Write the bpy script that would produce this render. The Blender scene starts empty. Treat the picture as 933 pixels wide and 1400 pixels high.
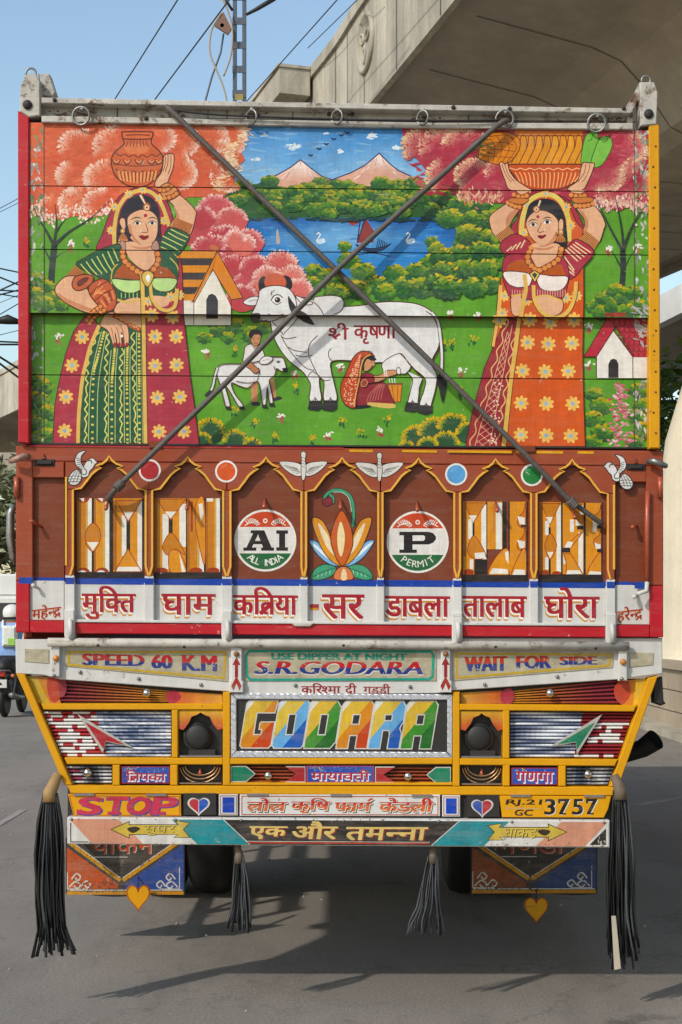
import bpy, bmesh, math, random
from mathutils import Vector, Matrix
from mathutils.geometry import tessellate_polygon

random.seed(7)
sc = bpy.context.scene
col = sc.collection
PI = math.pi

# ------------------------------------------------------------------ camera
D, F, HC = 6.0, 2113.0, 1.5            # metres to the truck's rear, focal length in photo pixels, lens height
HX, HY = 466.5, 850.0                  # principal column and horizon row in photo pixels
cam_d = bpy.data.cameras.new('camera')
cam = bpy.data.objects.new('camera', cam_d)
col.objects.link(cam)
cam.location = (0, -D, HC)
cam.rotation_euler = (math.radians(90), 0, 0)
cam_d.sensor_fit = 'VERTICAL'
cam_d.sensor_height = 24.0
cam_d.lens = 24.0 * F / 1400.0
cam_d.shift_y = (HY - 700.0) / 1400.0
cam_d.clip_start = 0.05
cam_d.clip_end = 20000
sc.camera = cam

# ------------------------------------------------------------------ light
SUN_EL, SUN_AZ = math.radians(37.0), math.radians(42.0)   # azimuth measured to the left of straight behind the lens
wd = bpy.data.worlds.new('World'); sc.world = wd; wd.use_nodes = True
nt = wd.node_tree
bg = nt.nodes['Background']
sky = nt.nodes.new('ShaderNodeTexSky')
sky.sky_type = 'NISHITA'; sky.sun_disc = False
sky.sun_elevation = SUN_EL
sky.sun_rotation = math.radians(180) + SUN_AZ
sky.altitude = 200; sky.air_density = 1.55; sky.dust_density = 1.4; sky.ozone_density = 2.2
nt.links.new(sky.outputs[0], bg.inputs[0])
bg.inputs[1].default_value = 0.15
sun_d = bpy.data.lights.new('sun', 'SUN')
sun_d.energy = 2.4; sun_d.angle = math.radians(1.3); sun_d.color = (1.0, 0.95, 0.87)
sun = bpy.data.objects.new('sun', sun_d); col.objects.link(sun)
ld = Vector((math.sin(SUN_AZ) * math.cos(SUN_EL), math.cos(SUN_AZ) * math.cos(SUN_EL), -math.sin(SUN_EL)))
sun.rotation_euler = ld.to_track_quat('-Z', 'Y').to_euler()
sun.location = (-8, -10, 12)
sc.view_settings.view_transform = 'Standard'
sc.view_settings.look = 'None'
sc.view_settings.gamma = 1.0
sc.view_settings.use_curve_mapping = False
sc.view_settings.exposure = 0.26

# ------------------------------------------------------------------ helpers
def W(px, py, y=0.0):
    "photo pixel -> point on the upright plane at depth y (y = 0 is the tailgate face)"
    k = (D + y) / F
    return Vector(((px - HX) * k, y, HC - (py - HY) * k))
def G(px, py, z=0.0):
    "photo pixel -> point on the horizontal plane at height z"
    d = F * (HC - z) / (py - HY)
    return Vector(((px - HX) * d / F, d - D, z))
def lin(c):
    return tuple((v / 255 / 12.92) if v / 255 <= 0.04045 else ((v / 255 + 0.055) / 1.055) ** 2.4 for v in c[:3])
def hexc(h):
    return tuple(int(h[i:i + 2], 16) for i in (0, 2, 4))
def rgb(c):
    if isinstance(c, str): c = hexc(c)
    return lin(c)
def tag(o, label=None, cat=None, group=None, kind=None):
    if label: o['label'] = label
    if cat: o['category'] = cat
    if group: o['group'] = group
    if kind: o['kind'] = kind
    return o
def link(name, data, parent=None):
    o = bpy.data.objects.new(name, data); col.objects.link(o)
    if parent is not None: o.parent = parent
    return o
def empty(name, loc=(0, 0, 0), parent=None):
    o = link(name, None, parent); o.location = loc; o.empty_display_size = 0.1
    return o

# ------------------------------------------------------------------ materials
def nodes_of(name):
    m = bpy.data.materials.new(name); m.use_nodes = True
    return m, m.node_tree.nodes, m.node_tree.links, m.node_tree.nodes['Principled BSDF']
def nz(N, L, vec, scale, detail=6, rough=0.6, lo=0.3, hi=0.7, c0=(0, 0, 0), c1=(1, 1, 1)):
    n = N.new('ShaderNodeTexNoise'); n.inputs['Scale'].default_value = scale
    n.inputs['Detail'].default_value = detail; n.inputs['Roughness'].default_value = rough
    L.new(vec, n.inputs['Vector'])
    r = N.new('ShaderNodeValToRGB'); L.new(n.outputs[0], r.inputs[0])
    r.color_ramp.elements[0].position = lo; r.color_ramp.elements[1].position = hi
    r.color_ramp.elements[0].color = (*c0, 1); r.color_ramp.elements[1].color = (*c1, 1)
    return r.outputs[0]
def mixc(N, L, fac, a, b, mode='MIX'):
    m = N.new('ShaderNodeMix'); m.data_type = 'RGBA'; m.blend_type = mode
    for s, v in ((m.inputs[0], fac), (m.inputs[6], a), (m.inputs[7], b)):
        if hasattr(v, 'links'): L.new(v, s)
        elif isinstance(v, (int, float)): s.default_value = v
        else: s.default_value = (*v, 1)
    return m.outputs[2]
def coord(N, L, scale=(1, 1, 1)):
    g = N.new('ShaderNodeNewGeometry')
    mp = N.new('ShaderNodeMapping'); mp.inputs['Scale'].default_value = scale
    L.new(g.outputs['Position'], mp.inputs['Vector'])
    return mp.outputs[0]
def bump(N, L, b, h, strength=0.3, dist=0.01):
    bp = N.new('ShaderNodeBump'); bp.inputs['Strength'].default_value = strength
    bp.inputs['Distance'].default_value = dist
    L.new(h, bp.inputs['Height']); L.new(bp.outputs[0], b.inputs['Normal'])
def paint_mat(name, color=None, rough=0.42, wear=0.5, wearcol=(0.45, 0.42, 0.38), dirt=0.35, metal=0.0, attr=False, scale=1.0, rust=0.0):
    m, N, L, b = nodes_of(name)
    c = coord(N, L)
    if attr:
        a = N.new('ShaderNodeAttribute'); a.attribute_name = 'Col'; base = a.outputs['Color']
        for sc_, s_ in (((9, 9, 60), 2.2), ((70, 70, 12), 1.6), ((30, 30, 30), 1.0)):
            base = mixc(N, L, 1.0, base, nz(N, L, coord(N, L, sc_), s_, 5, .6, .3, .7, (.91, .905, .90), (1.05, 1.05, 1.055)), 'MULTIPLY')
    else:
        base = rgb(color)
    g = nz(N, L, c, 3.1 * scale, 8, 0.65, 0.25, 0.75, (1 - dirt * 0.45,) * 3, (1.06, 1.06, 1.06))
    x = mixc(N, L, 1.0, base, g, 'MULTIPLY')
    cs = coord(N, L, (26, 26, 2.2))
    st = nz(N, L, cs, 1.0 * scale, 5, 0.6, 0.35, 0.7, (1 - dirt * 0.3,) * 3, (1, 1, 1))
    x = mixc(N, L, 1.0, x, st, 'MULTIPLY')
    sm_ = nz(N, L, coord(N, L, (1.5, 1.5, 9)), 3.0 * scale, 9, 0.75, 0.48, 0.80, (0, 0, 0), (dirt * 0.7,) * 3)
    x = mixc(N, L, sm_, x, (0.30, 0.25, 0.20))
    if wear > 0:
        w = nz(N, L, c, 24 * scale, 10, 0.72, 0.655 - 0.06 * wear, 0.70 - 0.06 * wear)
        w2 = nz(N, L, coord(N, L, (6, 6, 70)), 1.0 * scale, 8, 0.7, 0.665 - 0.05 * wear, 0.70 - 0.05 * wear)
        x = mixc(N, L, mixc(N, L, 1.0, w2, (0.55,) * 3, 'MULTIPLY'), x, wearcol)
        x = mixc(N, L, w, x, wearcol)
    if rust > 0:
        w = nz(N, L, c, 9 * scale, 10, 0.75, 0.63 - 0.12 * rust, 0.72 - 0.12 * rust)
        x = mixc(N, L, w, x, (0.10, 0.045, 0.02))
    hs = N.new('ShaderNodeHueSaturation'); hs.inputs['Saturation'].default_value = 1.03; L.new(x, hs.inputs['Color'])
    L.new(hs.outputs[0], b.inputs['Base Color']); b.inputs['Specular IOR Level'].default_value = 0.3
    rr = nz(N, L, c, 40, 4, 0.5, 0.2, 0.8, (rough - 0.1,) * 3, (rough + 0.15,) * 3)
    L.new(rr, b.inputs['Roughness'])
    b.inputs['Metallic'].default_value = metal
    h = nz(N, L, c, 60, 6, 0.6, 0.2, 0.8)
    bump(N, L, b, h, 0.12, 0.004)
    return m
def flat_mat(name, color, rough=0.6, metal=0.0, var=0.25, scale=12.0, bumpy=0.2, bscale=60, dist=0.004):
    m, N, L, b = nodes_of(name)
    c = coord(N, L)
    g = nz(N, L, c, scale, 8, 0.65, 0.25, 0.75, (1 - var,) * 3, (1 + var * 0.3,) * 3)
    L.new(mixc(N, L, 1.0, rgb(color), g, 'MULTIPLY'), b.inputs['Base Color'])
    b.inputs['Roughness'].default_value = rough
    b.inputs['Metallic'].default_value = metal
    if bumpy: bump(N, L, b, nz(N, L, c, bscale, 6, 0.6, 0.2, 0.8), bumpy, dist)
    return m

# ------------------------------------------------------------------ mesh helpers
class MB:
    def __init__(s): s.v = []; s.f = []; s.sm = []
    def add(s, vs, fs, smooth=False):
        b = len(s.v); s.v += [tuple(v) for v in vs]
        for f in fs: s.f.append(tuple(i + b for i in f)); s.sm.append(smooth)
        return s
    def box(s, a, b, bev=0.0):
        x0, y0, z0 = (min(a[i], b[i]) for i in range(3)); x1, y1, z1 = (max(a[i], b[i]) for i in range(3))
        e = min(bev, (x1 - x0) * .45, (y1 - y0) * .45, (z1 - z0) * .45)
        if e <= 0:
            return s.add([(x0, y0, z0), (x1, y0, z0), (x1, y1, z0), (x0, y1, z0), (x0, y0, z1), (x1, y0, z1), (x1, y1, z1), (x0, y1, z1)],
                         [(0, 3, 2, 1), (4, 5, 6, 7), (0, 1, 5, 4), (1, 2, 6, 5), (2, 3, 7, 6), (3, 0, 4, 7)])
        return s.prism([(x0, z0), (x1, z0), (x1, z1), (x0, z1)], y0, y1, e)
    def prism(s, pts, y0, y1, bev=0.0):
        "outline in (x, z), extruded from y0 (front) to y1; the front edge is chamfered by bev"
        A = sum(pts[i - 1][0] * pts[i][1] - pts[i][0] * pts[i - 1][1] for i in range(len(pts)))
        if A < 0: pts = pts[::-1]
        n = len(pts)
        rings = []
        if bev > 0:
            rings.append([(x, y0, z) for x, z in inset(pts, bev)]); rings.append([(x, y0 + bev, z) for x, z in pts])
        else:
            rings.append([(x, y0, z) for x, z in pts])
        rings.append([(x, y1, z) for x, z in pts])
        vs = [v for r in rings for v in r]; fs = []
        t = tess(pts)
        fs += [tuple(f) for f in t]
        k = len(rings) - 1
        fs += [tuple(i + k * n for i in f[::-1]) for f in t]
        for r in range(k):
            for i in range(n):
                j = (i + 1) % n
                fs.append((r * n + i, (r + 1) * n + i, (r + 1) * n + j, r * n + j))
        return s.add(vs, fs)
    def tube(s, path, r, n=10, caps=True, smooth=True):
        path = [Vector(p) for p in path]; rs = r if isinstance(r, (list, tuple)) else [r] * len(path)
        vs = []; fs = []
        up = None
        for i, p in enumerate(path):
            t = (path[min(i + 1, len(path) - 1)] - path[max(i - 1, 0)]).normalized()
            if up is None:
                up = Vector((0, 0, 1)) if abs(t.z) < 0.9 else Vector((0, 1, 0))
            a = t.cross(up)
            if a.length < 1e-6: a = t.cross(Vector((1, 0, 0)))
            a.normalize(); b = a.cross(t).normalized(); up = b
            for k in range(n):
                w = 2 * PI * k / n
                vs.append(p + (a * math.cos(w) + b * math.sin(w)) * rs[i])
        for i in range(len(path) - 1):
            for k in range(n):
                k2 = (k + 1) % n
                fs.append((i * n + k, i * n + k2, (i + 1) * n + k2, (i + 1) * n + k))
        if caps:
            fs.append(tuple(range(n - 1, -1, -1))); fs.append(tuple((len(path) - 1) * n + k for k in range(n)))
        return s.add(vs, fs, smooth)
    def lathe(s, c, axis, prof, n=20):
        "prof: (distance along axis, radius)"
        c = Vector(c); axis = Vector(axis).normalized()
        a = axis.orthogonal().normalized(); b = axis.cross(a)
        vs = []; fs = []
        for t, r in prof:
            for k in range(n):
                w = 2 * PI * k / n
                vs.append(c + axis * t + (a * math.cos(w) + b * math.sin(w)) * max(r, 1e-4))
        for i in range(len(prof) - 1):
            for k in range(n):
                k2 = (k + 1) % n
                fs.append((i * n + k, i * n + k2, (i + 1) * n + k2, (i + 1) * n + k))
        fs.append(tuple(range(n - 1, -1, -1))); fs.append(tuple((len(prof) - 1) * n + k for k in range(n)))
        return s.add(vs, fs, True)
    def torus(s, c, axis, R, r, n=24, m=8):
        c = Vector(c); axis = Vector(axis).normalized()
        a = axis.orthogonal().normalized(); b = axis.cross(a)
        vs = []; fs = []
        for i in range(n):
            w = 2 * PI * i / n; d = a * math.cos(w) + b * math.sin(w)
            for k in range(m):
                q = 2 * PI * k / m
                vs.append(c + d * (R + r * math.cos(q)) + axis * r * math.sin(q))
        for i in range(n):
            for k in range(m):
                i2 = (i + 1) % n; k2 = (k + 1) % m
                fs.append((i * m + k, i2 * m + k, i2 * m + k2, i * m + k2))
        return s.add(vs, fs, True)
    def build(s, name, mat, parent=None, mesh_only=False):
        me = bpy.data.meshes.new(name)
        me.from_pydata(s.v, [], s.f)
        me.polygons.foreach_set('use_smooth', s.sm)
        if mat: me.materials.append(mat)
        bm = bmesh.new(); bm.from_mesh(me); bmesh.ops.recalc_face_normals(bm, faces=bm.faces); bm.to_mesh(me); bm.free()
        me.update()
        return me if mesh_only else link(name, me, parent)
def inset(pts, e):
    n = len(pts); out = []
    for i in range(n):
        p0, p1, p2 = pts[i - 1], pts[i], pts[(i + 1) % n]
        d1 = Vector((p1[0] - p0[0], p1[1] - p0[1])); d2 = Vector((p2[0] - p1[0], p2[1] - p1[1]))
        if d1.length < 1e-9 or d2.length < 1e-9: out.append(p1); continue
        d1.normalize(); d2.normalize()
        n1 = Vector((-d1.y, d1.x)); n2 = Vector((-d2.y, d2.x))
        m = n1 + n2
        if m.length < 1e-6: out.append(p1); continue
        m.normalize(); k = e / max(m.dot(n1), 0.4)
        out.append((p1[0] + m.x * k, p1[1] + m.y * k))
    return out
def tess(pts):
    r = tessellate_polygon([[Vector((p[0], p[1], 0)) for p in pts]])
    out = []
    for t in r:
        a, b, c = (pts[i] for i in t)
        if (b[0] - a[0]) * (c[1] - a[1]) - (c[0] - a[0]) * (b[1] - a[1]) < 0: t = t[::-1]
        out.append(tuple(t))
    return out
def crv(pts, n=4, closed=True):
    "Catmull-Rom through pts"
    P = pts; m = len(P); out = []
    rng = range(m) if closed else range(m - 1)
    for i in rng:
        if closed: p0, p1, p2, p3 = P[i - 1], P[i], P[(i + 1) % m], P[(i + 2) % m]
        else: p0, p1, p2, p3 = P[max(i - 1, 0)], P[i], P[i + 1], P[min(i + 2, m - 1)]
        for k in range(n):
            t = k / n
            out.append(tuple(0.5 * (2 * p1[d] + (p2[d] - p0[d]) * t + (2 * p0[d] - 5 * p1[d] + 4 * p2[d] - p3[d]) * t * t + (3 * p1[d] - p0[d] - 3 * p2[d] + p3[d]) * t ** 3) for d in range(len(p1))))
    if not closed: out.append(tuple(P[-1]))
    return out
# ------------------------------------------------------------------ sign painter: flat colour shapes on a board, in photo pixels
import numpy as np
STEP = 0.000013
class Canvas:
    "how thick the paint already lies at each spot, so that every touch goes just on top of what it covers"
    def __init__(s, x0=0, y0=0, w=933, h=1400, c=1.5): s.x0, s.y0, s.c = x0, y0, c; s.h = np.zeros((int(h / c) + 2, int(w / c) + 2), np.int32)
    def lay(s, T):
        cells = []; top = 0; H = s.h; ny, nx = H.shape
        for t in T:
            xs = [(v[0] - s.x0) / s.c for v in t]; ys = [(v[1] - s.y0) / s.c for v in t]
            a, b = max(0, int(min(xs) - .15)), min(nx, int(max(xs) + .15) + 1); e, f = max(0, int(min(ys) - .15)), min(ny, int(max(ys) + .15) + 1)
            if a >= b or e >= f: continue
            m = None
            if (b - a) * (f - e) > 24:
                gx, gy = np.meshgrid(np.arange(a, b) + .5, np.arange(e, f) + .5)
                A = sum(xs[i - 1] * ys[i] - xs[i] * ys[i - 1] for i in range(len(xs))); m = np.ones(gx.shape, bool)
                for i in range(len(xs)):
                    dx, dy = xs[i] - xs[i - 1], ys[i] - ys[i - 1]; l = math.hypot(dx, dy)
                    if l < 1e-9: continue
                    d = (dx * (gy - ys[i - 1]) - dy * (gx - xs[i - 1])) / l * (1 if A > 0 else -1)
                    m &= d > -.75
                if not m.any(): continue
                top = max(top, int(H[e:f, a:b][m].max()))
            else: top = max(top, int(H[e:f, a:b].max()))
            cells.append((a, b, e, f, m))
        for a, b, e, f, m in cells:
            if m is None: H[e:f, a:b] = np.maximum(H[e:f, a:b], top + 1)
            else:
                v = H[e:f, a:b]; v[m] = np.maximum(v[m], top + 1)
        return top + 1
CANVAS = Canvas()
def clip_half(poly, f):
    "keep the part of a polygon of (x, y, colour) where f(x, y) >= 0"
    out = []
    for i in range(len(poly)):
        a, b = poly[i - 1], poly[i]
        fa, fb = f(a[0], a[1]), f(b[0], b[1])
        if (fa >= 0) != (fb >= 0):
            t = fa / (fa - fb)
            out.append((a[0] + (b[0] - a[0]) * t, a[1] + (b[1] - a[1]) * t, tuple(a[2][k] + (b[2][k] - a[2][k]) * t for k in range(3))))
        if fb >= 0: out.append(b)
    return out
class Paint:
    def __init__(s, y=0.0, ox=0.0, oy=0.0, k=1.0):
        s.y = y; s.T = []; s.L = 0; s.g = 0; s.one = False; s.fr(ox, oy, k)
    def fr(s, ox, oy, k): s.ox, s.oy, s.k = ox, oy, k; return s
    def q(s, p): return (s.ox + p[0] / s.k, s.oy + p[1] / s.k)
    def poly(s, pts, c, L=None, up=True):
        if L is None:
            if up: s.L += 1
            L = s.L
        if not s.one: s.g += 1
        P = [s.q(p) for p in pts]
        fn = c if callable(c) else None
        cc = None if fn else rgb(c)
        cols = [rgb(fn(*p)) if fn else cc for p in P]
        for t in tess(P):
            s.T.append(([(*P[i], cols[i]) for i in t], s.g))
    def sm(s, pts, c, L=None, n=4, up=True): s.poly(crv(pts, n), c, L, up)
    def line(s, pts, w, c, L=None, up=True, smooth=True, taper=False, n=4, closed=False):
        if smooth and len(pts) > 2: pts = crv(pts, n, closed)
        elif closed: pts = list(pts) + [pts[0]]
        if closed and smooth: pts = pts + [pts[0]]
        if L is None:
            if up: s.L += 1
            L = s.L
        s.g += 1
        cc = rgb(c); P = [s.q(p) for p in pts]; m = len(P); lft = []; rgt = []
        for i in range(m):
            a, b = P[max(i - 1, 0)], P[min(i + 1, m - 1)]
            if closed and i in (0, m - 1): a, b = P[-2], P[1]
            dx, dy = b[0] - a[0], b[1] - a[1]; l = math.hypot(dx, dy) or 1
            h = w / 2
            if 0 < i < m - 1 or closed:
                p0, p2 = (P[i - 1], P[i + 1]) if 0 < i < m - 1 else (P[-2], P[1])
                e0 = math.atan2(P[i][1] - p0[1], P[i][0] - p0[0]); e1 = math.atan2(p2[1] - P[i][1], p2[0] - P[i][0]); dd = (e1 - e0 + PI) % (2 * PI) - PI
                if abs(dd) > .15:
                    w_ = e0 + dd / 2; dx, dy, l = math.cos(w_), math.sin(w_), 1.0
                    h = w / 2 / max(math.cos(dd / 2), .5)
            if taper: h *= max(0.15, math.sin(PI * (i + 0.3) / (m - 0.4)) if taper == 2 else 1 - i / m)
            lft.append((P[i][0] - dy / l * h, P[i][1] + dx / l * h)); rgt.append((P[i][0] + dy / l * h, P[i][1] - dx / l * h))
        for i in range(m - 1):
            s.T.append(([(*lft[i], cc), (*lft[i + 1], cc), (*rgt[i + 1], cc), (*rgt[i], cc)], s.g))
    def shape(s, pts, c, oc='3a1a10', ow=1.3, smooth=True, n=4):
        P = crv(pts, n) if smooth else pts
        s.poly(P, c); s.line(P, ow, oc, smooth=False, closed=True)
    def disc(s, x, y, r, c, ry=None, n=20, L=None, up=True, rot=0.0):
        ry = r if ry is None else ry; cr, sr = math.cos(rot), math.sin(rot)
        s.poly([(x + r * math.cos(w) * cr - ry * math.sin(w) * sr, y + r * math.cos(w) * sr + ry * math.sin(w) * cr) for w in (2 * PI * k / n for k in range(n))], c, L, up)
    def dab(s, x, y, l, w, ang, c, L):
        "one leaf-shaped brush touch"
        ca, sa = math.cos(ang), math.sin(ang)
        pts = [(-l, 0), (-l * .3, -w), (l * .5, -w * .7), (l, 0), (l * .4, w * .8), (-l * .4, w)]
        s.poly([(x + a * ca - b * sa, y + a * sa + b * ca) for a, b in pts], c, L)
    def tris(s, T, c, L=None):
        # separate strokes (unconnected pieces) each get their own coat
        par = {}
        def find(a):
            while par.setdefault(a, a) != a: par[a] = par[par[a]]; a = par[a]
            return a
        ky = [[(round(p[0], 4), round(p[1], 4)) for p in t] for t in T]
        for q in ky:
            for b in q[1:]: par[find(b)] = find(q[0])
        gid = {}
        for t, q in zip(T, ky):
            r = find(q[0])
            if r not in gid: s.g += 1; gid[r] = s.g
            P = [s.q(p) for p in t]
            cols = [rgb(c(*p)) if callable(c) else rgb(c) for p in P]
            s.T.append(([(*P[i], cols[i]) for i in range(len(P))], gid[r]))
    def split(s, f, below=None):
        "cut every triangle along f = 0 so that a colour function can change there"
        out = []
        for t, L in s.T:
            for g in (f, lambda x, y: -f(x, y)):
                r = clip_half(t, g)
                if len(r) >= 3: out.append((r, L))
        s.T = out
    def clip(s, f):
        out = []
        for t, L in s.T:
            r = clip_half(t, f)
            if len(r) >= 3: out.append((r, L))
        s.T = out
    def build(s, name, parent, mat, bands=None, canvas=None):
        v = []; fc = []; cl = []; lay = {}; grp = {}
        for t, g in s.T: grp.setdefault(g, []).append(t)
        for g in sorted(grp): lay[g] = (canvas or CANVAS).lay(grp[g])
        for t, g in s.T:
            L = lay[g]
            todo = [(t, s.y)]
            if bands:
                todo = []
                for f0, f1, yy in bands:
                    r = clip_half(t, f0)
                    if len(r) >= 3: r = clip_half(r, f1)
                    if len(r) >= 3: todo.append((r, yy))
            for r, yy in todo:
                A = sum(r[i - 1][0] * r[i][1] - r[i][0] * r[i - 1][1] for i in range(len(r)))
                if abs(A) < 1e-4: continue
                if A > 0: r = r[::-1]
                b = len(v)
                for x, y, c in r: v.append(tuple(W(x, y, yy - L * STEP))); cl.append((*c, 1.0))
                fc.append(tuple(range(b, b + len(r))))
        if not fc: return None
        me = bpy.data.meshes.new(name); me.from_pydata(v, [], fc)
        a = me.color_attributes.new('Col', 'FLOAT_COLOR', 'POINT')
        a.data.foreach_set('color', [x for c in cl for x in c])
        me.materials.append(mat)
        return link(name, me, parent)

# ------------------------------------------------------------------ lettering from the built-in font
_gc = {}
def glyphs(txt, bold=0.0, shear=0.0):
    "triangles of one line of text, y up, unscaled"
    key = (txt, shear)
    if key in _gc: return _gc[key]
    cu = bpy.data.curves.new('lettering', 'FONT'); cu.body = txt; cu.size = 1.0
    cu.dimensions = '2D'; cu.fill_mode = 'FRONT'; cu.offset = 0.0; cu.resolution_u = 3; cu.shear = 0
    o = bpy.data.objects.new('lettering', cu); col.objects.link(o)
    dg = bpy.context.evaluated_depsgraph_get()
    me = o.evaluated_get(dg).to_mesh()
    me.calc_loop_triangles()
    T = [[(me.vertices[i].co.x + shear * me.vertices[i].co.y, me.vertices[i].co.y) for i in t.vertices] for t in me.loop_triangles]
    o.evaluated_get(dg).to_mesh_clear()
    bpy.data.objects.remove(o); bpy.data.curves.remove(cu)
    _gc[key] = T
    return T
def bbox(T):
    xs = [p[0] for t in T for p in t]; ys = [p[1] for t in T for p in t]
    return min(xs), min(ys), max(xs), max(ys)
def clipx(T, x1, keep_left=True):
    out = []
    for t in T:
        r = clip_half([(p[0], p[1], (0, 0, 0)) for p in t], (lambda x, y: x1 - x) if keep_left else (lambda x, y: x - x1))
        r = [(p[0], p[1]) for p in r]
        for i in range(1, len(r) - 1): out.append([r[0], r[i], r[i + 1]])
    return out
def seg(a, b, w):
    "a straight pen stroke as triangles"
    dx, dy = b[0] - a[0], b[1] - a[1]; l = math.hypot(dx, dy); nx, ny = -dy / l * w / 2, dx / l * w / 2
    q = [(a[0] + nx, a[1] + ny), (a[0] - nx, a[1] - ny), (b[0] - nx, b[1] - ny), (b[0] + nx, b[1] + ny)]
    return [[q[0], q[1], q[2]], [q[0], q[2], q[3]]]
def word(pieces, bold=0.02):
    """pieces: 'letters', or ('letters', fraction kept), or ('letters', 1, strokes) where strokes are pen strokes
    in units of the piece's own box, drawn on top (for conjuncts the plain font cannot join)"""
    out = []; x = 0.0
    for p in pieces:
        t, fr, st = (p, 1, ()) if isinstance(p, str) else (p + (1, ()))[:3] if len(p) == 1 else (p[0], p[1], p[2] if len(p) > 2 else ())
        T = glyphs(t, bold); x0, y0, x1, y1 = bbox(T)
        w = (x1 - x0)
        if t == 'ि':
            q = bbox(glyphs('िक', bold)); r = bbox(glyphs('क', bold)); w = (q[2] - q[0]) - (r[2] - r[0]) + 2 * bold
        if fr < 1: T = clipx(T, x0 + w * fr); w *= fr
        T = T + [q for a, b, sw in st for q in seg((x0 + a[0] * (x1 - x0), a[1]), (x0 + b[0] * (x1 - x0), b[1]), sw)]
        out += [[(p_[0] - x0 + x, p_[1]) for p_ in tr] for tr in T]
        x += w - .5 * bold
    return out
def put(paint, T, box, c, slope=0.0, shear=0.0, L=None, dx=0.0, dy=0.0, fat=0.0):
    if fat:
        for a, b in ((-fat, -fat * .4), (fat, -fat * .4), (fat, fat * .4), (-fat, fat * .4)): put(paint, T, (box[0] + fat, box[1], box[2] - fat, box[3]), c, slope, shear, None, dx + a, dy + b)
        return
    _put(paint, T, box, c, slope, shear, L, dx, dy)
def _put(paint, T, box, c, slope=0.0, shear=0.0, L=None, dx=0.0, dy=0.0):
    "fit triangles into box = (x0, top, x1, bottom) of the paint's frame"
    a0, b0, a1, b1 = bbox(T); x0, t, x1, b = box
    sx, sy = (x1 - x0) / (a1 - a0), (b - t) / (b1 - b0)
    def m(p):
        X = x0 + (p[0] - a0) * sx; Y = b - (p[1] - b0) * sy
        return (X + shear * (b - Y) + dx, Y + slope * (X - x0) + dy)
    paint.tris([[m(p) for p in t_] for t_ in T], c, L)

def put2(paint, T, box, c1, c2, frac=.5, slope=0.0, shear=0.0, dx=0.0, dy=0.0, fat=0.0):
    if fat:
        for a in (-fat, 0, fat): put2(paint, T, (box[0] + fat, box[1], box[2] - fat, box[3]), c1, c2, frac, slope, shear, dx + a, dy)
        return
    "two colours, divided at frac of the height"
    a0, b0, a1, b1 = bbox(T); ym = b0 + (b1 - b0) * (1 - frac)
    for cc, sgn in ((c1, 1), (c2, -1)):
        out = []
        for t in T:
            r = clip_half([(p[0], p[1], (0, 0, 0)) for p in t], lambda x, y: (y - ym) * sgn)
            for i in range(1, len(r) - 1): out.append([r[0][:2], r[i][:2], r[i + 1][:2]])
        if not out: continue
        x0, t_, x1, b = box; sx, sy_ = (x1 - x0) / (a1 - a0), (b - t_) / (b1 - b0)
        def m(p):
            X = x0 + (p[0] - a0) * sx; Y = b - (p[1] - b0) * sy_
            return (X + shear * (b - Y) + dx, Y + slope * (X - x0) + dy)
        paint.tris([[m(p) for p in t] for t in out], cc)
# ------------------------------------------------------------------ the painted picture on the tail boards
from mathutils import noise as _ns
def fn(x, y, s, o=0.0): return _ns.noise(Vector((x * s + o, y * s, o)))
def mixh(a, b, t):
    a = hexc(a) if isinstance(a, str) else a; b = hexc(b) if isinstance(b, str) else b
    t = max(0.0, min(1.0, t))
    return tuple(a[i] + (b[i] - a[i]) * t for i in range(3))
def jit(c, j=12):
    c = hexc(c) if isinstance(c, str) else c
    d = random.uniform(-j, j)
    return tuple(max(0, min(255, v + d + random.uniform(-j, j) * .5)) for v in c)
R1, R2, R3, R4 = (0, 80, 2.744), (300, 80, 2.744), (593, 80, 2.744), (0, 330, 2.744)
R5, R6 = (270, 330, 2.592), (593, 330, 2.744)
FA, FB, FC, FD = (60, 160, 4.057), (60, 380, 4.057), (640, 160, 4.057), (660, 380, 4.057)
FE, FF = (270, 340, 4.057), (420, 380, 4.057)
# seams between the planks: (y at x = 40, y at x = 888)
SEAMS = [(167, 178), (254, 262.3), (340.7, 348.8), (428, 435), (512.3, 519), (606, 612.5)]
def seam(i, x): a, b = SEAMS[i]; return a + (b - a) * (x - 40) / 848
PLY = [-0.038, -0.038, -0.038, 0.0, 0.0]
def bands_of(gap=0.65):
    r = []
    for i in range(5):
        r.append(((lambda x, y, i=i: y - seam(i, x) - (gap if i else 0.5)), (lambda x, y, i=i: seam(i + 1, x) - gap - y), PLY[i]))
    return r
BANDS = bands_of()

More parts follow.
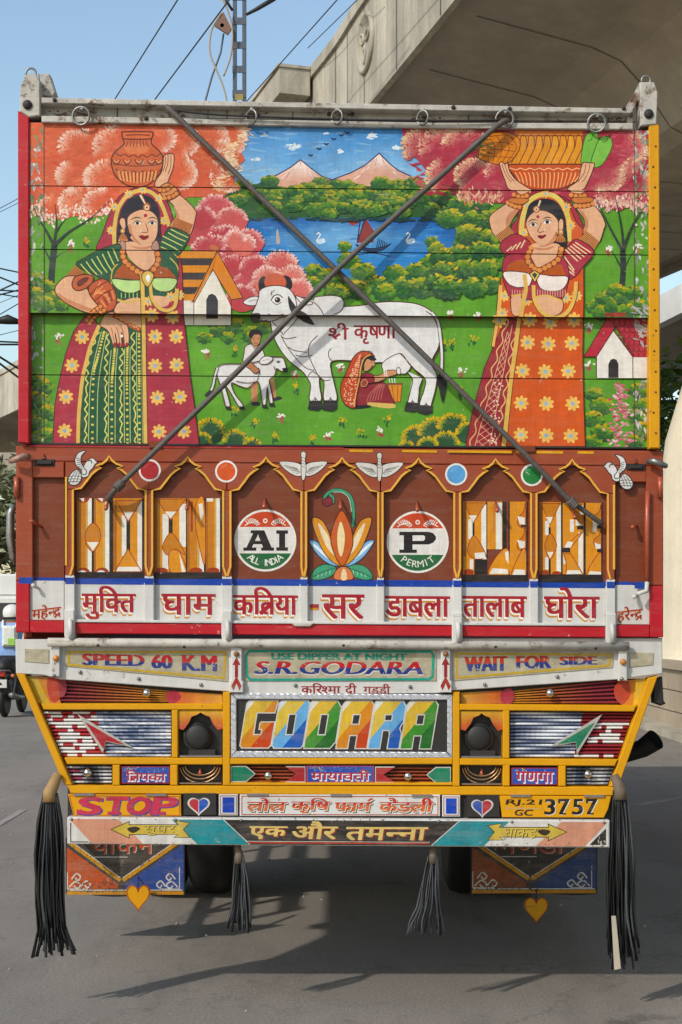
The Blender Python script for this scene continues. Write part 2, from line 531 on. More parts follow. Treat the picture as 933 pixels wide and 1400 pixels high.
def gridfill(p, x0, y0, x1, y1, nx, ny, f, edge=None):
    p.g += 1; p.one = True
    for i in range(nx):
        for j in range(ny):
            q = [(x0 + (x1 - x0) * a / nx, y0 + (y1 - y0) * b / ny) for a, b in ((i, j), (i + 1, j), (i + 1, j + 1), (i, j + 1))]
            p.poly(q, f, p.L)
    p.one = False
def foliage(p, x, y, rx, ry, dark, mid, hi, n=60, top=0.75, sz=3.0, base=True, up=2):
    "a painted bush: dark irregular body, touches of lighter paint gathered on the tops of its lobes"
    if base:
        ph = random.uniform(0, 9)
        p.poly([(x + rx * (1 + .16 * fn(math.cos(w), math.sin(w), 2.3, ph)) * math.cos(w), y + ry * (1 + .2 * fn(math.cos(w), math.sin(w), 2.9, ph + 3)) * math.sin(w)) for w in (2 * PI * k / 22 for k in range(22))], jit(dark, 8))
    else: p.L += 1
    L = p.L + 1
    for k in range(int(n * 1.9)):
        w = random.uniform(0, 2 * PI); r = math.sqrt(random.uniform(0, 1))
        dx, dy = r * math.cos(w), r * math.sin(w)
        lit = max(0, (-dy * .8 + dx * .25) * .7 + .36 + random.uniform(-.22, .22) + .3 * fn(x + dx * rx, y + dy * ry, .09, 5)) * (0.5 + 0.5 * r)
        c = mixh(dark, mid, lit * 2.2) if lit < .45 else mixh(mid, hi, (lit - .45) * 2.0)
        p.dab(x + dx * rx, y + dy * ry, sz * random.uniform(.7, 1.7), sz * random.uniform(.35, .75), random.uniform(-.7, .7) + (0 if dx > 0 else PI), jit(c, 10), L + random.randrange(up))
    p.L = L + up
def lobes(p, pts, dark, mid, hi, sz=2.6, dens=1.0):
    for x, y, r in pts:
        foliage(p, x, y, r, r * .8, dark, mid, hi, int(dens * r * r * .55 + 14), sz=sz)
        p.L -= 3
    p.L += 3
def blossom(p, x, y, rx, ry, base, white, a0=-150, a1=20, n=70, sz=4.5, body=True, inner=.55):
    "a fluffy blossom head: coloured body, pale radial touches round part of its rim"
    if body:
        ph = random.uniform(0, 9)
        p.poly([(x + rx * (1 + .12 * fn(math.cos(w), math.sin(w), 2, ph)) * math.cos(w), y + ry * (1 + .12 * fn(math.cos(w), math.sin(w), 2, ph + 5)) * math.sin(w)) for w in (2 * PI * k / 24 for k in range(24))], jit(base, 6))
    L = p.L + 1
    n = int(n * 2.2); sz *= .72
    for k in range(n):
        w = math.radians(random.uniform(a0, a1)); r = 1.03 - abs(random.gauss(0, 1)) * (1 - inner) * .62
        if r < .3: continue
        t = max(0, (r - inner) / (1 - inner)); e_ = min(1, (w - math.radians(a0)) * 3, (math.radians(a1) - w) * 3)
        c = mixh(base, white, (.05 + .95 * t ** 1.3 * random.uniform(.6, 1.1)) * max(.15, e_))
        p.dab(x + rx * r * math.cos(w), y + ry * r * math.sin(w), sz * random.uniform(.5, 1.2), sz * random.uniform(.22, .42), math.atan2(math.sin(w) * ry, math.cos(w) * rx) + random.uniform(-.5, .5), jit(c, 6), L + (k % 2))
    p.L = L + 2
def bloom(p, x, y, r, petal='e9bb62', mid='8fb4c4', n=8):
    L = p.L + 1
    rot = random.uniform(0, .7)
    for k in range(n):
        w = rot + 2 * PI * k / n
        p.disc(x + r * .66 * math.cos(w), y + r * .66 * math.sin(w), r * .4, jit(petal, 8), r * .25, 8, L, rot=w)
    p.disc(x, y, r * .62, petal, None, 12, L + 1)
    p.disc(x, y, r * .30, jit(mid, 8), None, 8, L + 2)
    p.L = L + 2
def tuft(p, x, y, kind):
    L = p.L + 1
    if kind == 'w':
        for k in range(10): p.dab(x + random.gauss(0, 2.6), y - 2 + random.gauss(0, 1.8), random.uniform(1.5, 3.2), 1.3, random.uniform(0, PI), jit('e9e4da', 12), L + 1)
        for k in range(8): p.dab(x + random.gauss(0, 2.2), y + 4 + random.gauss(0, 2), random.uniform(1.5, 3), 1.1, random.uniform(1, 2), jit('a8424a', 14), L)
    else:
        for k in range(7): p.dab(x + random.gauss(0, 2.2), y + 6 + random.gauss(0, 2.2), random.uniform(1.5, 3.5), 1.4, random.uniform(.8, 2.2), jit('1f5c2a', 10), L)
        for k in range(9): p.dab(x + random.gauss(0, 2.6), y - 1 + random.gauss(0, 2), random.uniform(1.3, 2.8), 1.1, random.uniform(0, PI), jit('c9a415', 16), L + 1)
    p.L = L

GD, GM, GH = '1d4f2b', '4a7d28', 'bfa41c'
def paint_landscape():
    p = Paint()
    def field(x, y):
        t = fn(x, y, .012, 3) * .5 + fn(x, y, .05, 8) * .3
        c = mixh('4d8a1e', '6fae35', .45 + t)
        return mixh(c, '57992b', max(0, (y - 480) / 260))
    gridfill(p, 40, 164, 889, 616, 60, 34, field)
    for k in range(420):
        x, y = random.uniform(42, 886), random.uniform(270, 606)
        p.dab(x, y, random.uniform(4, 11), random.uniform(1, 2.4), random.uniform(-.3, .3), jit(field(x, y), 9), 2 + k % 3)
    p.L = 6
    # sky
    p.fr(0, 0, 1)
    def skyc(x, y):
        t = (y - 168) / 85 + .25 * fn(x, y, .02, 4)
        return mixh('3f86c8', '8cbde2', t)
    gridfill(p, 318, 166, 652, 262, 26, 10, skyc)
    for k in range(140):
        x, y = random.uniform(322, 648), random.uniform(170, 250)
        p.dab(x, y, random.uniform(5, 14), random.uniform(.8, 1.8), random.uniform(-.2, .2), mixh(skyc(x, y), 'cfe4f2', random.uniform(0, .35)), p.L + 1 + k % 2)
    p.L += 3
    p.fr(*R2)
    for x, y, s in ((285, 330, 26), (455, 348, 20), (145, 378, 18), (575, 288, 24), (665, 335, 22), (170, 285, 14), (405, 280, 12)):
        for k in range(9): p.dab(x + random.gauss(0, s * .45), y + abs(random.gauss(0, s * .3)) - s * .2, s * .4, s * .16, random.uniform(-.3, .3), mixh('a9cbe6', 'f2f4f2', random.random()), p.L + k % 2)
        p.poly([(x - s * .5, y + s * .3), (x - s * .1, y - s * .6), (x + s * .5, y + s * .3)], 'dbe7ef', p.L)
    p.L += 2
    for x, y in ((343, 363), (375, 339), (402, 321), (430, 302), (458, 288), (480, 278)):
        s = 1.25 - (480 - x) / -300
        p.line([(x - 9, y - 4), (x - 2, y + 1), (x + 9, y - 2)], 2.0, '16284a', p.L); p.line([(x - 5, y + 3), (x + 6, y + 2)], 1.6, '16284a', p.L)
    # mountains
    for ridge in ([(120, 480), (150, 470), (220, 435), (268, 408), (305, 380), (345, 412), (385, 442), (425, 455), (430, 500), (120, 500)],
                  [(395, 462), (425, 454), (490, 430), (545, 402), (600, 355), (640, 395), (672, 420), (720, 442), (720, 500), (395, 500)]):
        pk = min(ridge, key=lambda q: q[1])
        def mc(x, y, pk=pk):
            X, Y = (x - R2[0]) * R2[2], (y - R2[1]) * R2[2]
            return mixh('f3ece6', 'd9a48e', (Y - pk[1]) / 70 + .3 * fn(x, y, .2))
        p.poly(ridge, mc)
        for k in range(26):
            a = random.uniform(.15, 1); e = random.choice(ridge[1:-2])
            x, y = pk[0] + (e[0] - pk[0]) * a * .8, pk[1] + (e[1] - pk[1]) * a + random.uniform(8, 26)
            p.dab(x, y, random.uniform(8, 22), 1.8, math.atan2(80, (x - pk[0]) * 1.4 + .01), mixh('f7efe8', 'cf9482', random.random()), p.L + 1)
        p.L += 1
        p.line(ridge[:-2], 1.6, '3a2e5c', smooth=False)
    # lake
    def lake(x, y):
        t = math.exp(-((x - 465) / 95) ** 2) * math.exp(-((y - 325) / 26) ** 2)
        return mixh(mixh('0f4f9e', '2f86cc', (y - 300) / 60 + .3 * fn(x, y, .03)), '86bfe6', t * .8 + .15 * fn(x, y * 3, .04, 6))
    p.fr(0, 0, 1); gridfill(p, 310, 296, 648, 380, 26, 10, lake)
    for k in range(150):
        x, y = random.uniform(318, 640), random.uniform(302, 366)
        p.dab(x, y, random.uniform(4, 13), random.uniform(.6, 1.3), random.uniform(-.12, .12), mixh(lake(x, y), random.choice(['a9d3ee', '0c468f']), random.uniform(0, .4)), p.L + 1 + k % 2)
    p.L += 3
    p.fr(*R2)
    # sail boat and swans
    p.poly([(548, 598), (585, 655), (578, 690), (515, 692)], '8c3230'); p.line([(548, 598), (518, 690)], 1.8, '1b2036', smooth=False)
    p.poly([(470, 605), (530, 602), (520, 618), (500, 628)], '9c3c38'); p.line([(530, 600), (518, 690)], 1.6, '1b2036', smooth=False)
    p.shape([(512, 697), (560, 712), (610, 708), (645, 694), (605, 722), (545, 722)], '22365c', '10182c', 1)
    for a in range(6): p.line([(590 + a * 7, 712), (597 + a * 6, 675 + a * 3)], 1.2, '14203a', p.L, smooth=False)
    p.line([(520, 735), (580, 730), (640, 742)], 1.4, '14203a', p.L)
    for x, y in ((372, 668), (708, 668)):
        p.line([(x - 6, y - 8), (x, y - 14), (x + 7, y - 8), (x + 1, y + 4), (x - 6, y + 16), (x + 4, y + 26), (x + 26, y + 18)], 1.7, 'e4eef4', p.L)
        p.sm([(x - 4, y + 14), (x + 14, y + 6), (x + 26, y + 12), (x + 12, y + 27), (x, y + 26)], 'cfe2ee', p.L)
    p.sm([(216, 640), (222, 650), (228, 690), (214, 692)], 'b7a9a0', p.L)
    # far wood between mountains and lake
    p.fr(*R2); pts = []
    for k in range(62):
        x = random.uniform(10, 920); t = abs(fn(x, 0, .012, 2))
        pts.append((x, random.uniform(470 + 30 * t, 585), random.uniform(22, 40)))
    for x, y, r in ((190, 462, 34), (380, 472, 36), (480, 478, 30), (605, 470, 38), (735, 468, 36), (90, 480, 34), (30, 500, 40), (850, 500, 45), (910, 520, 40), (300, 500, 34), (545, 510, 32)): pts.append((x, y, r))
    p.poly([(0, 478), (120, 470), (300, 486), (470, 480), (620, 478), (760, 486), (933, 500), (933, 596), (20, 598)], '2a5a2a')
    pts.sort(key=lambda q: q[1])
    for x, y, r in pts:
        d = mixh('1b4a2a', '2c5f2a', random.random())
        foliage(p, x, y, r, r * .72, d, random.choice(['4c7d26', '5f8a2a', '3f7030']), 'b3a42c', int(r * .9), sz=7.5, up=1); p.L -= 2.0
    p.L = int(p.L) + 4
    p.fr(0, 0, 1)
    for k in range(80):
        x = random.uniform(318, 640); p.dab(x, 300 + random.gauss(0, 1.2), random.uniform(4, 9), 1.2, 0, jit('173f3a', 8), p.L)
    # bushes this side of the lake
    p.fr(*R2); pts = [(470, 705, 22), (485, 760, 40), (360, 800, 36), (420, 830, 52), (540, 800, 44), (590, 850, 46), (660, 810, 44), (690, 860, 50), (800, 690, 24), (815, 715, 30), (745, 800, 46), (800, 770, 46), (860, 790, 50), (905, 740, 48), (760, 860, 50), (850, 860, 56), (910, 830, 50), (345, 850, 40), (520, 870, 46), (440, 880, 44), (920, 620, 44), (905, 580, 40), (930, 690, 46), (620, 880, 40)]
    pts.sort(key=lambda q: q[1])
    for x, y, r in pts:
        foliage(p, x, y, r, r * .8, random.choice(['1f5529', '2a6128', '24502c']), random.choice(['5d8a22', '6f8f24', '4f7f28']), 'cdb02a', int(r * 1.1), sz=8, up=1); p.L -= 1.4
    p.L = int(p.L) + 4
    p.fr(*R3); pts = [(40, 520, 42), (100, 555, 46), (170, 550, 42), (60, 600, 50), (150, 610, 50), (220, 600, 44), (130, 660, 48), (200, 680, 46), (30, 745, 44), (90, 730, 40), (180, 720, 44), (240, 720, 30), (40, 800, 50), (120, 790, 48), (195, 790, 46), (60, 860, 56), (150, 860, 50), (215, 850, 40), (10, 840, 40), (230, 780, 30)]
    pts.sort(key=lambda q: q[1])
    for x, y, r in pts:
        foliage(p, x, y, r, r * .75, random.choice(['1c4d2b', '255a2a', '1a4430']), random.choice(['5b8a26', '72922a', '4b7c2c']), 'd2b42c', int(r * 1.15), sz=8.5, up=1); p.L -= 1.4
    p.L = int(p.L) + 4
    # coral blossom, upper left
    p.fr(*R1)
    def coral(x, y): return mixh('cf5434', 'e07a55', .5 + .9 * fn(x, y, .03, 2))
    p.poly([(105, 236), (890, 236), (930, 290), (900, 340), (920, 380), (880, 420), (880, 470), (840, 520), (700, 520), (420, 580), (380, 590), (330, 600), (280, 590), (230, 605), (180, 595), (105, 560)], 'd2613f')
    for k in range(520):
        x, y = random.uniform(112, 860), random.uniform(245, 560); q = p.q((x, y))
        if x > 700 and y > 480: continue
        p.dab(x, y, random.uniform(12, 30), random.uniform(3, 7), random.uniform(-.6, .6), jit(coral(*q), 8), p.L + 1 + k % 2)
    p.L += 3
    for x, y, rx, ry, a0, a1, n in ((300, 330, 80, 66, -200, -60, 80), (440, 330, 90, 80, -200, -90, 90), (280, 440, 70, 60, -215, -110, 70), (400, 450, 85, 70, -220, -90, 85), (600, 300, 60, 50, -60, 80, 70),
                                    (680, 310, 70, 60, -70, 80, 80), (790, 300, 70, 60, -80, 70, 90), (870, 300, 56, 64, -60, 60, 80), (680, 430, 60, 60, -70, 90, 90), (820, 350, 60, 46, -90, 60, 50),
                                    (860, 440, 70, 60, 60, 200, 60), (300, 540, 80, 60, -225, -90, 70), (390, 545, 80, 58, -220, -80, 70), (200, 560, 70, 50, -240, -100, 60), (790, 430, 50, 50, -80, 60, 40)):
        blossom(p, x, y, rx, ry, coral(*p.q((x, y))), 'f2ddcb', a0 - 10, a1 + 10, int(n * 1.4), 11, False, .38)
        p.L -= 1
    for k in range(170):
        x = random.uniform(112, 425); y = 586 + 14 * math.sin(x * .04) + random.gauss(0, 14) - max(0, x - 330) * .2
        p.dab(x, y, random.uniform(4, 9), random.uniform(2.5, 5), random.uniform(-2.3, -1), mixh('e08f70', 'f2e6da', random.random() ** .7), p.L + 1 + k % 2)
    for k in range(130):
        y = random.uniform(250, 500); x = 905 - (y - 250) * .28 + 22 * math.sin(y * .05) + random.gauss(0, 12)
        p.dab(x, y, random.uniform(7, 16), random.uniform(2, 4), random.uniform(-.6, .8), mixh('e2a66e', 'f4e2c4', random.random()), p.L + 1 + k % 2)
    p.L += 3
    # pink blossom heads beside the hut and behind the cow
    for x, y, r in ((810, 570, 70), (870, 610, 60), (750, 660, 66), (850, 690, 74), (790, 720, 70), (900, 740, 70), (930, 690, 60), (880, 800, 74), (930, 860, 70), (760, 600, 50), (960, 790, 60), (990, 870, 60), (910, 900, 60)):
        blossom(p, x, y, r, r * .85, mixh('b53b46', 'c75a58', random.random()), 'f1ccc0', -190, 10, 66, 10, True, .62); p.L -= 2
    p.L += 3
    p.fr(*R2)
    for x, y, r in ((230, 780, 66), (180, 830, 56), (270, 830, 60), (300, 870, 50), (90, 700, 46), (60, 680, 40)):
        blossom(p, x, y, r, r * .9, mixh('c4524e', 'd8776a', random.random()), 'f5ddd2', -200, 20, 80, 10, True, .45); p.L -= 2
    p.L += 3
    # crimson blossom, upper right
    p.fr(*R3)
    p.poly([(-120, 255), (820, 255), (820, 520), (790, 560), (740, 550), (700, 572), (650, 560), (600, 545), (560, 530), (300, 545), (200, 540), (130, 530), (90, 490), (30, 470), (-20, 430), (-60, 380), (-110, 330)], 'ab3446')
    for k in range(420):
        x, y = random.uniform(-80, 808), random.uniform(262, 520)
        p.dab(x, y, random.uniform(12, 30), random.uniform(3, 7), random.uniform(-.6, .6), mixh('9c2438', 'c4525c', .5 + 1.2 * fn(x, y, .012, 5)), p.L + 1 + k % 2)
    p.L += 3
    for x, y, rx, ry, a0, a1, n in ((30, 330, 90, 70, -200, -60, 90), (-40, 330, 80, 70, -215, -100, 100), (110, 330, 80, 70, -170, -60, 60), (160, 440, 80, 66, -220, -60, 100), (50, 440, 80, 70, -230, -120, 70),
                                    (700, 350, 100, 90, -60, 60, 130), (640, 430, 80, 70, -20, 110, 120), (760, 440, 60, 70, -200, -70, 60), (740, 330, 60, 60, -60, 80, 60), (770, 470, 50, 60, -60, 60, 50), (190, 330, 60, 50, -100, 40, 40), (690, 490, 90, 60, 20, 150, 90), (770, 520, 60, 50, 0, 160, 60), (250, 420, 60, 60, -200, -80, 30)):
        blossom(p, x, y, rx, ry, 'b5424e', 'f0d6a8', a0 - 15, a1 + 15, int(n * 1.7), 11, False, .30); p.L -= 1
    for k in range(120):
        x = random.uniform(590, 806); p.dab(x, 545 + 12 * math.sin(x * .05) + random.gauss(0, 12), random.uniform(6, 14), random.uniform(2, 4), random.uniform(.6, 2.3), mixh('d08a86', 'f0dcc8', random.random()), p.L + k % 2)
        x = random.uniform(90, 260); p.dab(x, 520 + random.gauss(0, 14), random.uniform(6, 14), random.uniform(2, 4), random.uniform(.6, 2.3), mixh('c2625c', 'eacfa0', random.random()), p.L + k % 2)
    p.L += 3
    # bare trees at both edges
    tr = [([(190, 940), (192, 860), (196, 790), (205, 700)], 9), ([(205, 705), (170, 640), (140, 590), (120, 530)], 4.5), ([(203, 700), (212, 620), (208, 545)], 4), ([(205, 700), (260, 650), (340, 600), (410, 535)], 4.5), ([(213, 650), (230, 620), (250, 600)], 2.5), ([(196, 770), (170, 720), (150, 690)], 3), ([(198, 760), (225, 735), (250, 725)], 2.5)]
    p.fr(*R1)
    for pts, w in tr: p.line([(x, y) for x, y in pts], w, '2b3a34', p.L, taper=(w < 6) and 1)
    p.fr(*R3)
    for pts, w in (([(715, 950), (708, 860), (712, 790), (710, 720)], 8), ([(710, 722), (670, 650), (630, 570), (605, 520)], 4), ([(712, 715), (706, 640), (690, 555), (682, 520)], 3.6), ([(710, 720), (740, 640), (775, 580), (800, 545)], 4), ([(706, 790), (680, 740), (655, 700)], 3), ([(716, 790), (740, 740), (756, 720)], 2.4)):
        p.line(pts, w, '26302a', p.L, taper=(w < 6) and 1)
    p.L += 1
    # yellow-green shrubs at the feet of the trees
    p.fr(0, 0, 1)
    for lst in (((52, 384, 13), (66, 392, 11), (48, 402, 12), (72, 408, 12), (60, 416, 14), (84, 418, 9)), ((48, 520, 12), (60, 530, 14), (52, 548, 16), (64, 565, 15), (50, 580, 15), (62, 596, 15), (48, 604, 12)),
                ((814, 420, 13), (828, 408, 14), (842, 398, 13), (824, 428, 14), (840, 420, 14), (853, 408, 12), (866, 400, 12), (872, 420, 14), (858, 426, 13)), ((812, 540, 13), (822, 556, 16), (812, 574, 15), (824, 592, 16), (810, 604, 12)), ((874, 535, 14), (880, 556, 14), (870, 570, 12), (880, 590, 16), (868, 604, 12)),
                ((300, 452, 13), (322, 446, 14), (345, 456, 13), (290, 440, 9), (362, 448, 10), (280, 462, 10), (312, 462, 10), (382, 444, 9), (340, 462, 8))):
        for x, y, r in lst: foliage(p, x, y, r, r * .75, '2a5a2a', '5f8f24', 'caa61c', int(r * 2.6), sz=3.0, up=1); p.L -= 1.2
        p.L = int(p.L) + 4
    # domed shrubs with yellow rims along the lower edge
    for cx, cy, r in ((288, 590, 20), (276, 604, 14), (322, 603, 17), (345, 610, 12), (570, 600, 20), (596, 592, 24), (620, 585, 22), (610, 606, 18), (585, 610, 14), (640, 592, 16), (556, 612, 10)):
        p.disc(cx, cy, r, '23502c', r * .9)
        L = p.L
        for k in range(int(r * 7)):
            w = math.radians(random.uniform(-190, 10)); rr = r * (1.02 - abs(random.gauss(0, .17)))
            p.dab(cx + rr * math.cos(w), cy + rr * .9 * math.sin(w), random.uniform(1.4, 3.2), random.uniform(.6, 1.1), w + random.uniform(-.5, .5), jit(mixh('3d6f28', 'e0b416', (rr / r - .55) * 2.2), 12), L + 1)
        p.L = L + 1
    # pink flower spire
    for k in range(150):
        t = random.random(); x = 849 + random.gauss(0, 1) * (3 + 6 * min(1, t * 1.4)); y = 524 + t * 86
        p.dab(x, y, random.uniform(2, 4.6), random.uniform(1, 2), random.uniform(-.8, .8), mixh('b23c50', 'f1cfd2', random.random()), p.L + 1 + k % 3)
    p.L += 4
    # flowers scattered in the grass
    for x, y, kd in ((97, 335, 'w'), (81, 462, 'w'), (283, 483, 'w'), (449, 596, 'w'), (385, 570, 'w'), (519, 590, 'w'), (465, 502, 'w'), (616, 430, 'w'), (655, 432, 'w'), (631, 508, 'w'), (832, 342, 'w'), (806, 448, 'w'), (806, 500, 'w'), (872, 338, 'w'),
                     (350, 575, 'y'), (376, 596, 'y'), (347, 492, 'y'), (406, 528, 'y'), (427, 600, 'y'), (468, 576, 'y'), (495, 590, 'y'), (530, 572, 'y'), (619, 468, 'y'), (649, 464, 'y'), (630, 535, 'y'), (118, 330, 'y'), (120, 470, 'y'), (322, 478, 'y'), (320, 560, 'y'), (404, 512, 'w'), (606, 470, 'y')):
        tuft(p, x, y, kd)
    # worn edge strips where the straps rub
    for x0, x1 in ((41, 59), (868, 887)):
        for k in range(170):
            y = random.uniform(170, 606)
            p.dab(random.uniform(x0, x1), y, random.uniform(1.5, 6), random.uniform(.8, 2.2), random.uniform(.9, 2.2), jit(random.choice(['8f9389', 'a9aaa2', '707a6c', 'c9c9c2']), 10) if fn(x0, y, .02, 4) > -.1 else jit('6f7f5a', 14), p.L + 1 + k % 2)
    p.L += 3
    p.line([(60.5, 170), (60.5, 608)], 1.1, '4b3a34', smooth=False); p.line([(867.5, 178), (867.5, 610)], 1.0, '50443c', smooth=False)
    return p

OUT = '4a1d12'
def hut_left(L0):
    p = Paint(); p.L = L0; p.fr(*R1)
    for k in range(7):
        y = 722 + k * 27; p.poly([(655, y), (815 - k * 13, y), (815 - (k + 1) * 13, y + 27), (655, y + 27)], 'd98a2c' if k % 2 == 0 else '3c3434', p.L + 1)
    p.L += 1
    p.poly([(800, 790), (868, 933), (868, 1000), (728, 1000), (728, 905)], 'e9e2d2'); p.poly([(660, 908), (728, 908), (728, 1000), (690, 1000)], 'e4ddce')
    p.shape([(815, 722), (912, 898), (868, 905), (798, 790)], 'd9832a', OUT, 1.2, False)
    p.poly([(815, 722), (798, 790), (728, 915), (716, 915)], 'd9832a'); p.line([(815, 722), (722, 915)], 1.2, OUT, smooth=False); p.line([(800, 792), (730, 915)], 1, OUT, smooth=False)
    p.shape([(776, 975), (776, 905), (785, 888), (796, 884), (808, 890), (817, 908), (817, 975)], '34343c', '1d1a1a', 1, False)
    p.line([(868, 905), (868, 1000)], 1, OUT, smooth=False); p.line([(728, 905), (728, 1000)], 1, OUT, smooth=False)
    for x, y in ((800, 708), (808, 712)): p.disc(x, y, 14, 'c06a44', 10)
    return p
def hut_right(L0):
    p = Paint(); p.L = L0; p.fr(*FD)
    p.poly([(690, 220), (930, 220), (930, 445), (835, 440), (730, 260)], 'b0323e')
    L = p.L + 1
    for r in range(6):
        for c in range(8):
            x, y = 745 + c * 30 + (r % 2) * 15 + r * 12, 250 + r * 36
            if x > 925: continue
            p.line([(x - 15, y - 14), (x - 13, y + 8), (x, y + 18), (x + 13, y + 8), (x + 15, y - 14)], 1.2, '6e1420', L)
    p.L = L
    p.poly([(725, 290), (832, 440), (832, 555), (632, 555), (632, 430)], 'e8e2d8'); p.poly([(836, 440), (925, 440), (925, 555), (836, 555)], 'dcd6cc')
    p.shape([(692, 222), (736, 262), (725, 292), (632, 437), (562, 437)], 'b73040', OUT, 1.2, False)
    p.line([(725, 290), (832, 435)], 1.5, '5a141a', smooth=False); p.line([(736, 262), (838, 430)], 1.3, '5a141a', smooth=False)
    for x in (632, 834): p.line([(x, 435), (x, 555)], 1.2, OUT, smooth=False)
    p.shape([(700, 552), (700, 480), (712, 455), (727, 450), (742, 456), (752, 480), (752, 552)], '2b2426', '121010', 1, False)
    for k in range(26): p.dab(random.uniform(690, 790), random.uniform(195, 212), random.uniform(8, 18), 4, random.uniform(-.5, .5), jit('a8342e', 14), p.L + 1)
    for k in range(30): p.dab(random.uniform(838, 925), random.uniform(150, 420), random.uniform(10, 40), random.uniform(3, 8), random.uniform(-.3, 1.8), jit('a9aaa6', 16), p.L + 1 + k % 2)
    p.L += 3
    return p

SK, SKD, SKO = 'e3ae88', 'c98660', '7a3318'
def eye(p, x, y, w, d=1):
    p.sm([(x - w, y + 2), (x - w * .4, y - w * .42), (x + w * .4, y - w * .45), (x + w, y), (x + w * .4, y + w * .42), (x - w * .4, y + w * .45)], 'efe6dc')
    p.disc(x, y, w * .46, '2a1712', None, 12)
    p.line([(x - w * 1.15, y + 3), (x - w * .4, y - w * .5), (x + w * .4, y - w * .52), (x + w * 1.15, y - 1)], .9, '1b0d0a')
def necklace(p, pts, r, c='d98a46', oc=OUT):
    P = crv(pts, 12, False); out = [P[0]]; acc = 0
    for a, b in zip(P, P[1:]):
        acc += math.hypot(b[0] - a[0], b[1] - a[1])
        if acc >= r * 1.9: out.append(b); acc = 0
    L = p.L + 1
    p.line(pts, (2 * r + 7) / p.k, '8a3a1c', L)
    for x, y in out: p.disc(x, y, r, jit(c, 8), None, 10, L + 1)
    p.L = L + 1
def hatch(p, poly_pts, c, lc, step=12, w=.7):
    p.poly(poly_pts, c); xs = [q[0] for q in poly_pts]; ys = [q[1] for q in poly_pts]; L = p.L + 1
    cx, cy = sum(xs) / len(xs), sum(ys) / len(ys)
    qp = [(p.q(q)) for q in poly_pts]
    A = sum(qp[i - 1][0] * qp[i][1] - qp[i][0] * qp[i - 1][1] for i in range(len(qp)))
    for s in (1, -1):
        k = min(xs) - (max(ys) - min(ys))
        while k < max(xs) + (max(ys) - min(ys)):
            t = Paint(); t.fr(p.ox, p.oy, p.k)
            a, b = ((k, min(ys)), (k + (max(ys) - min(ys)), max(ys))) if s > 0 else ((k, max(ys)), (k + (max(ys) - min(ys)), min(ys)))
            t.line([a, b], w, lc, L, smooth=False)
            for i in range(len(qp)):
                (x0, y0), (x1, y1) = qp[i - 1], qp[i]
                t.clip(lambda x, y: ((x1 - x0) * (y - y0) - (y1 - y0) * (x - x0)) * (1 if A > 0 else -1))
            p.g += 1; p.T += [(a_, p.g) for a_, _ in t.T]
            k += step
    p.L = L
def stripes(p, segs, w, c):
    L = p.L + 1
    for s in segs: p.line(s, w, c, L, n=3)
    p.L = L

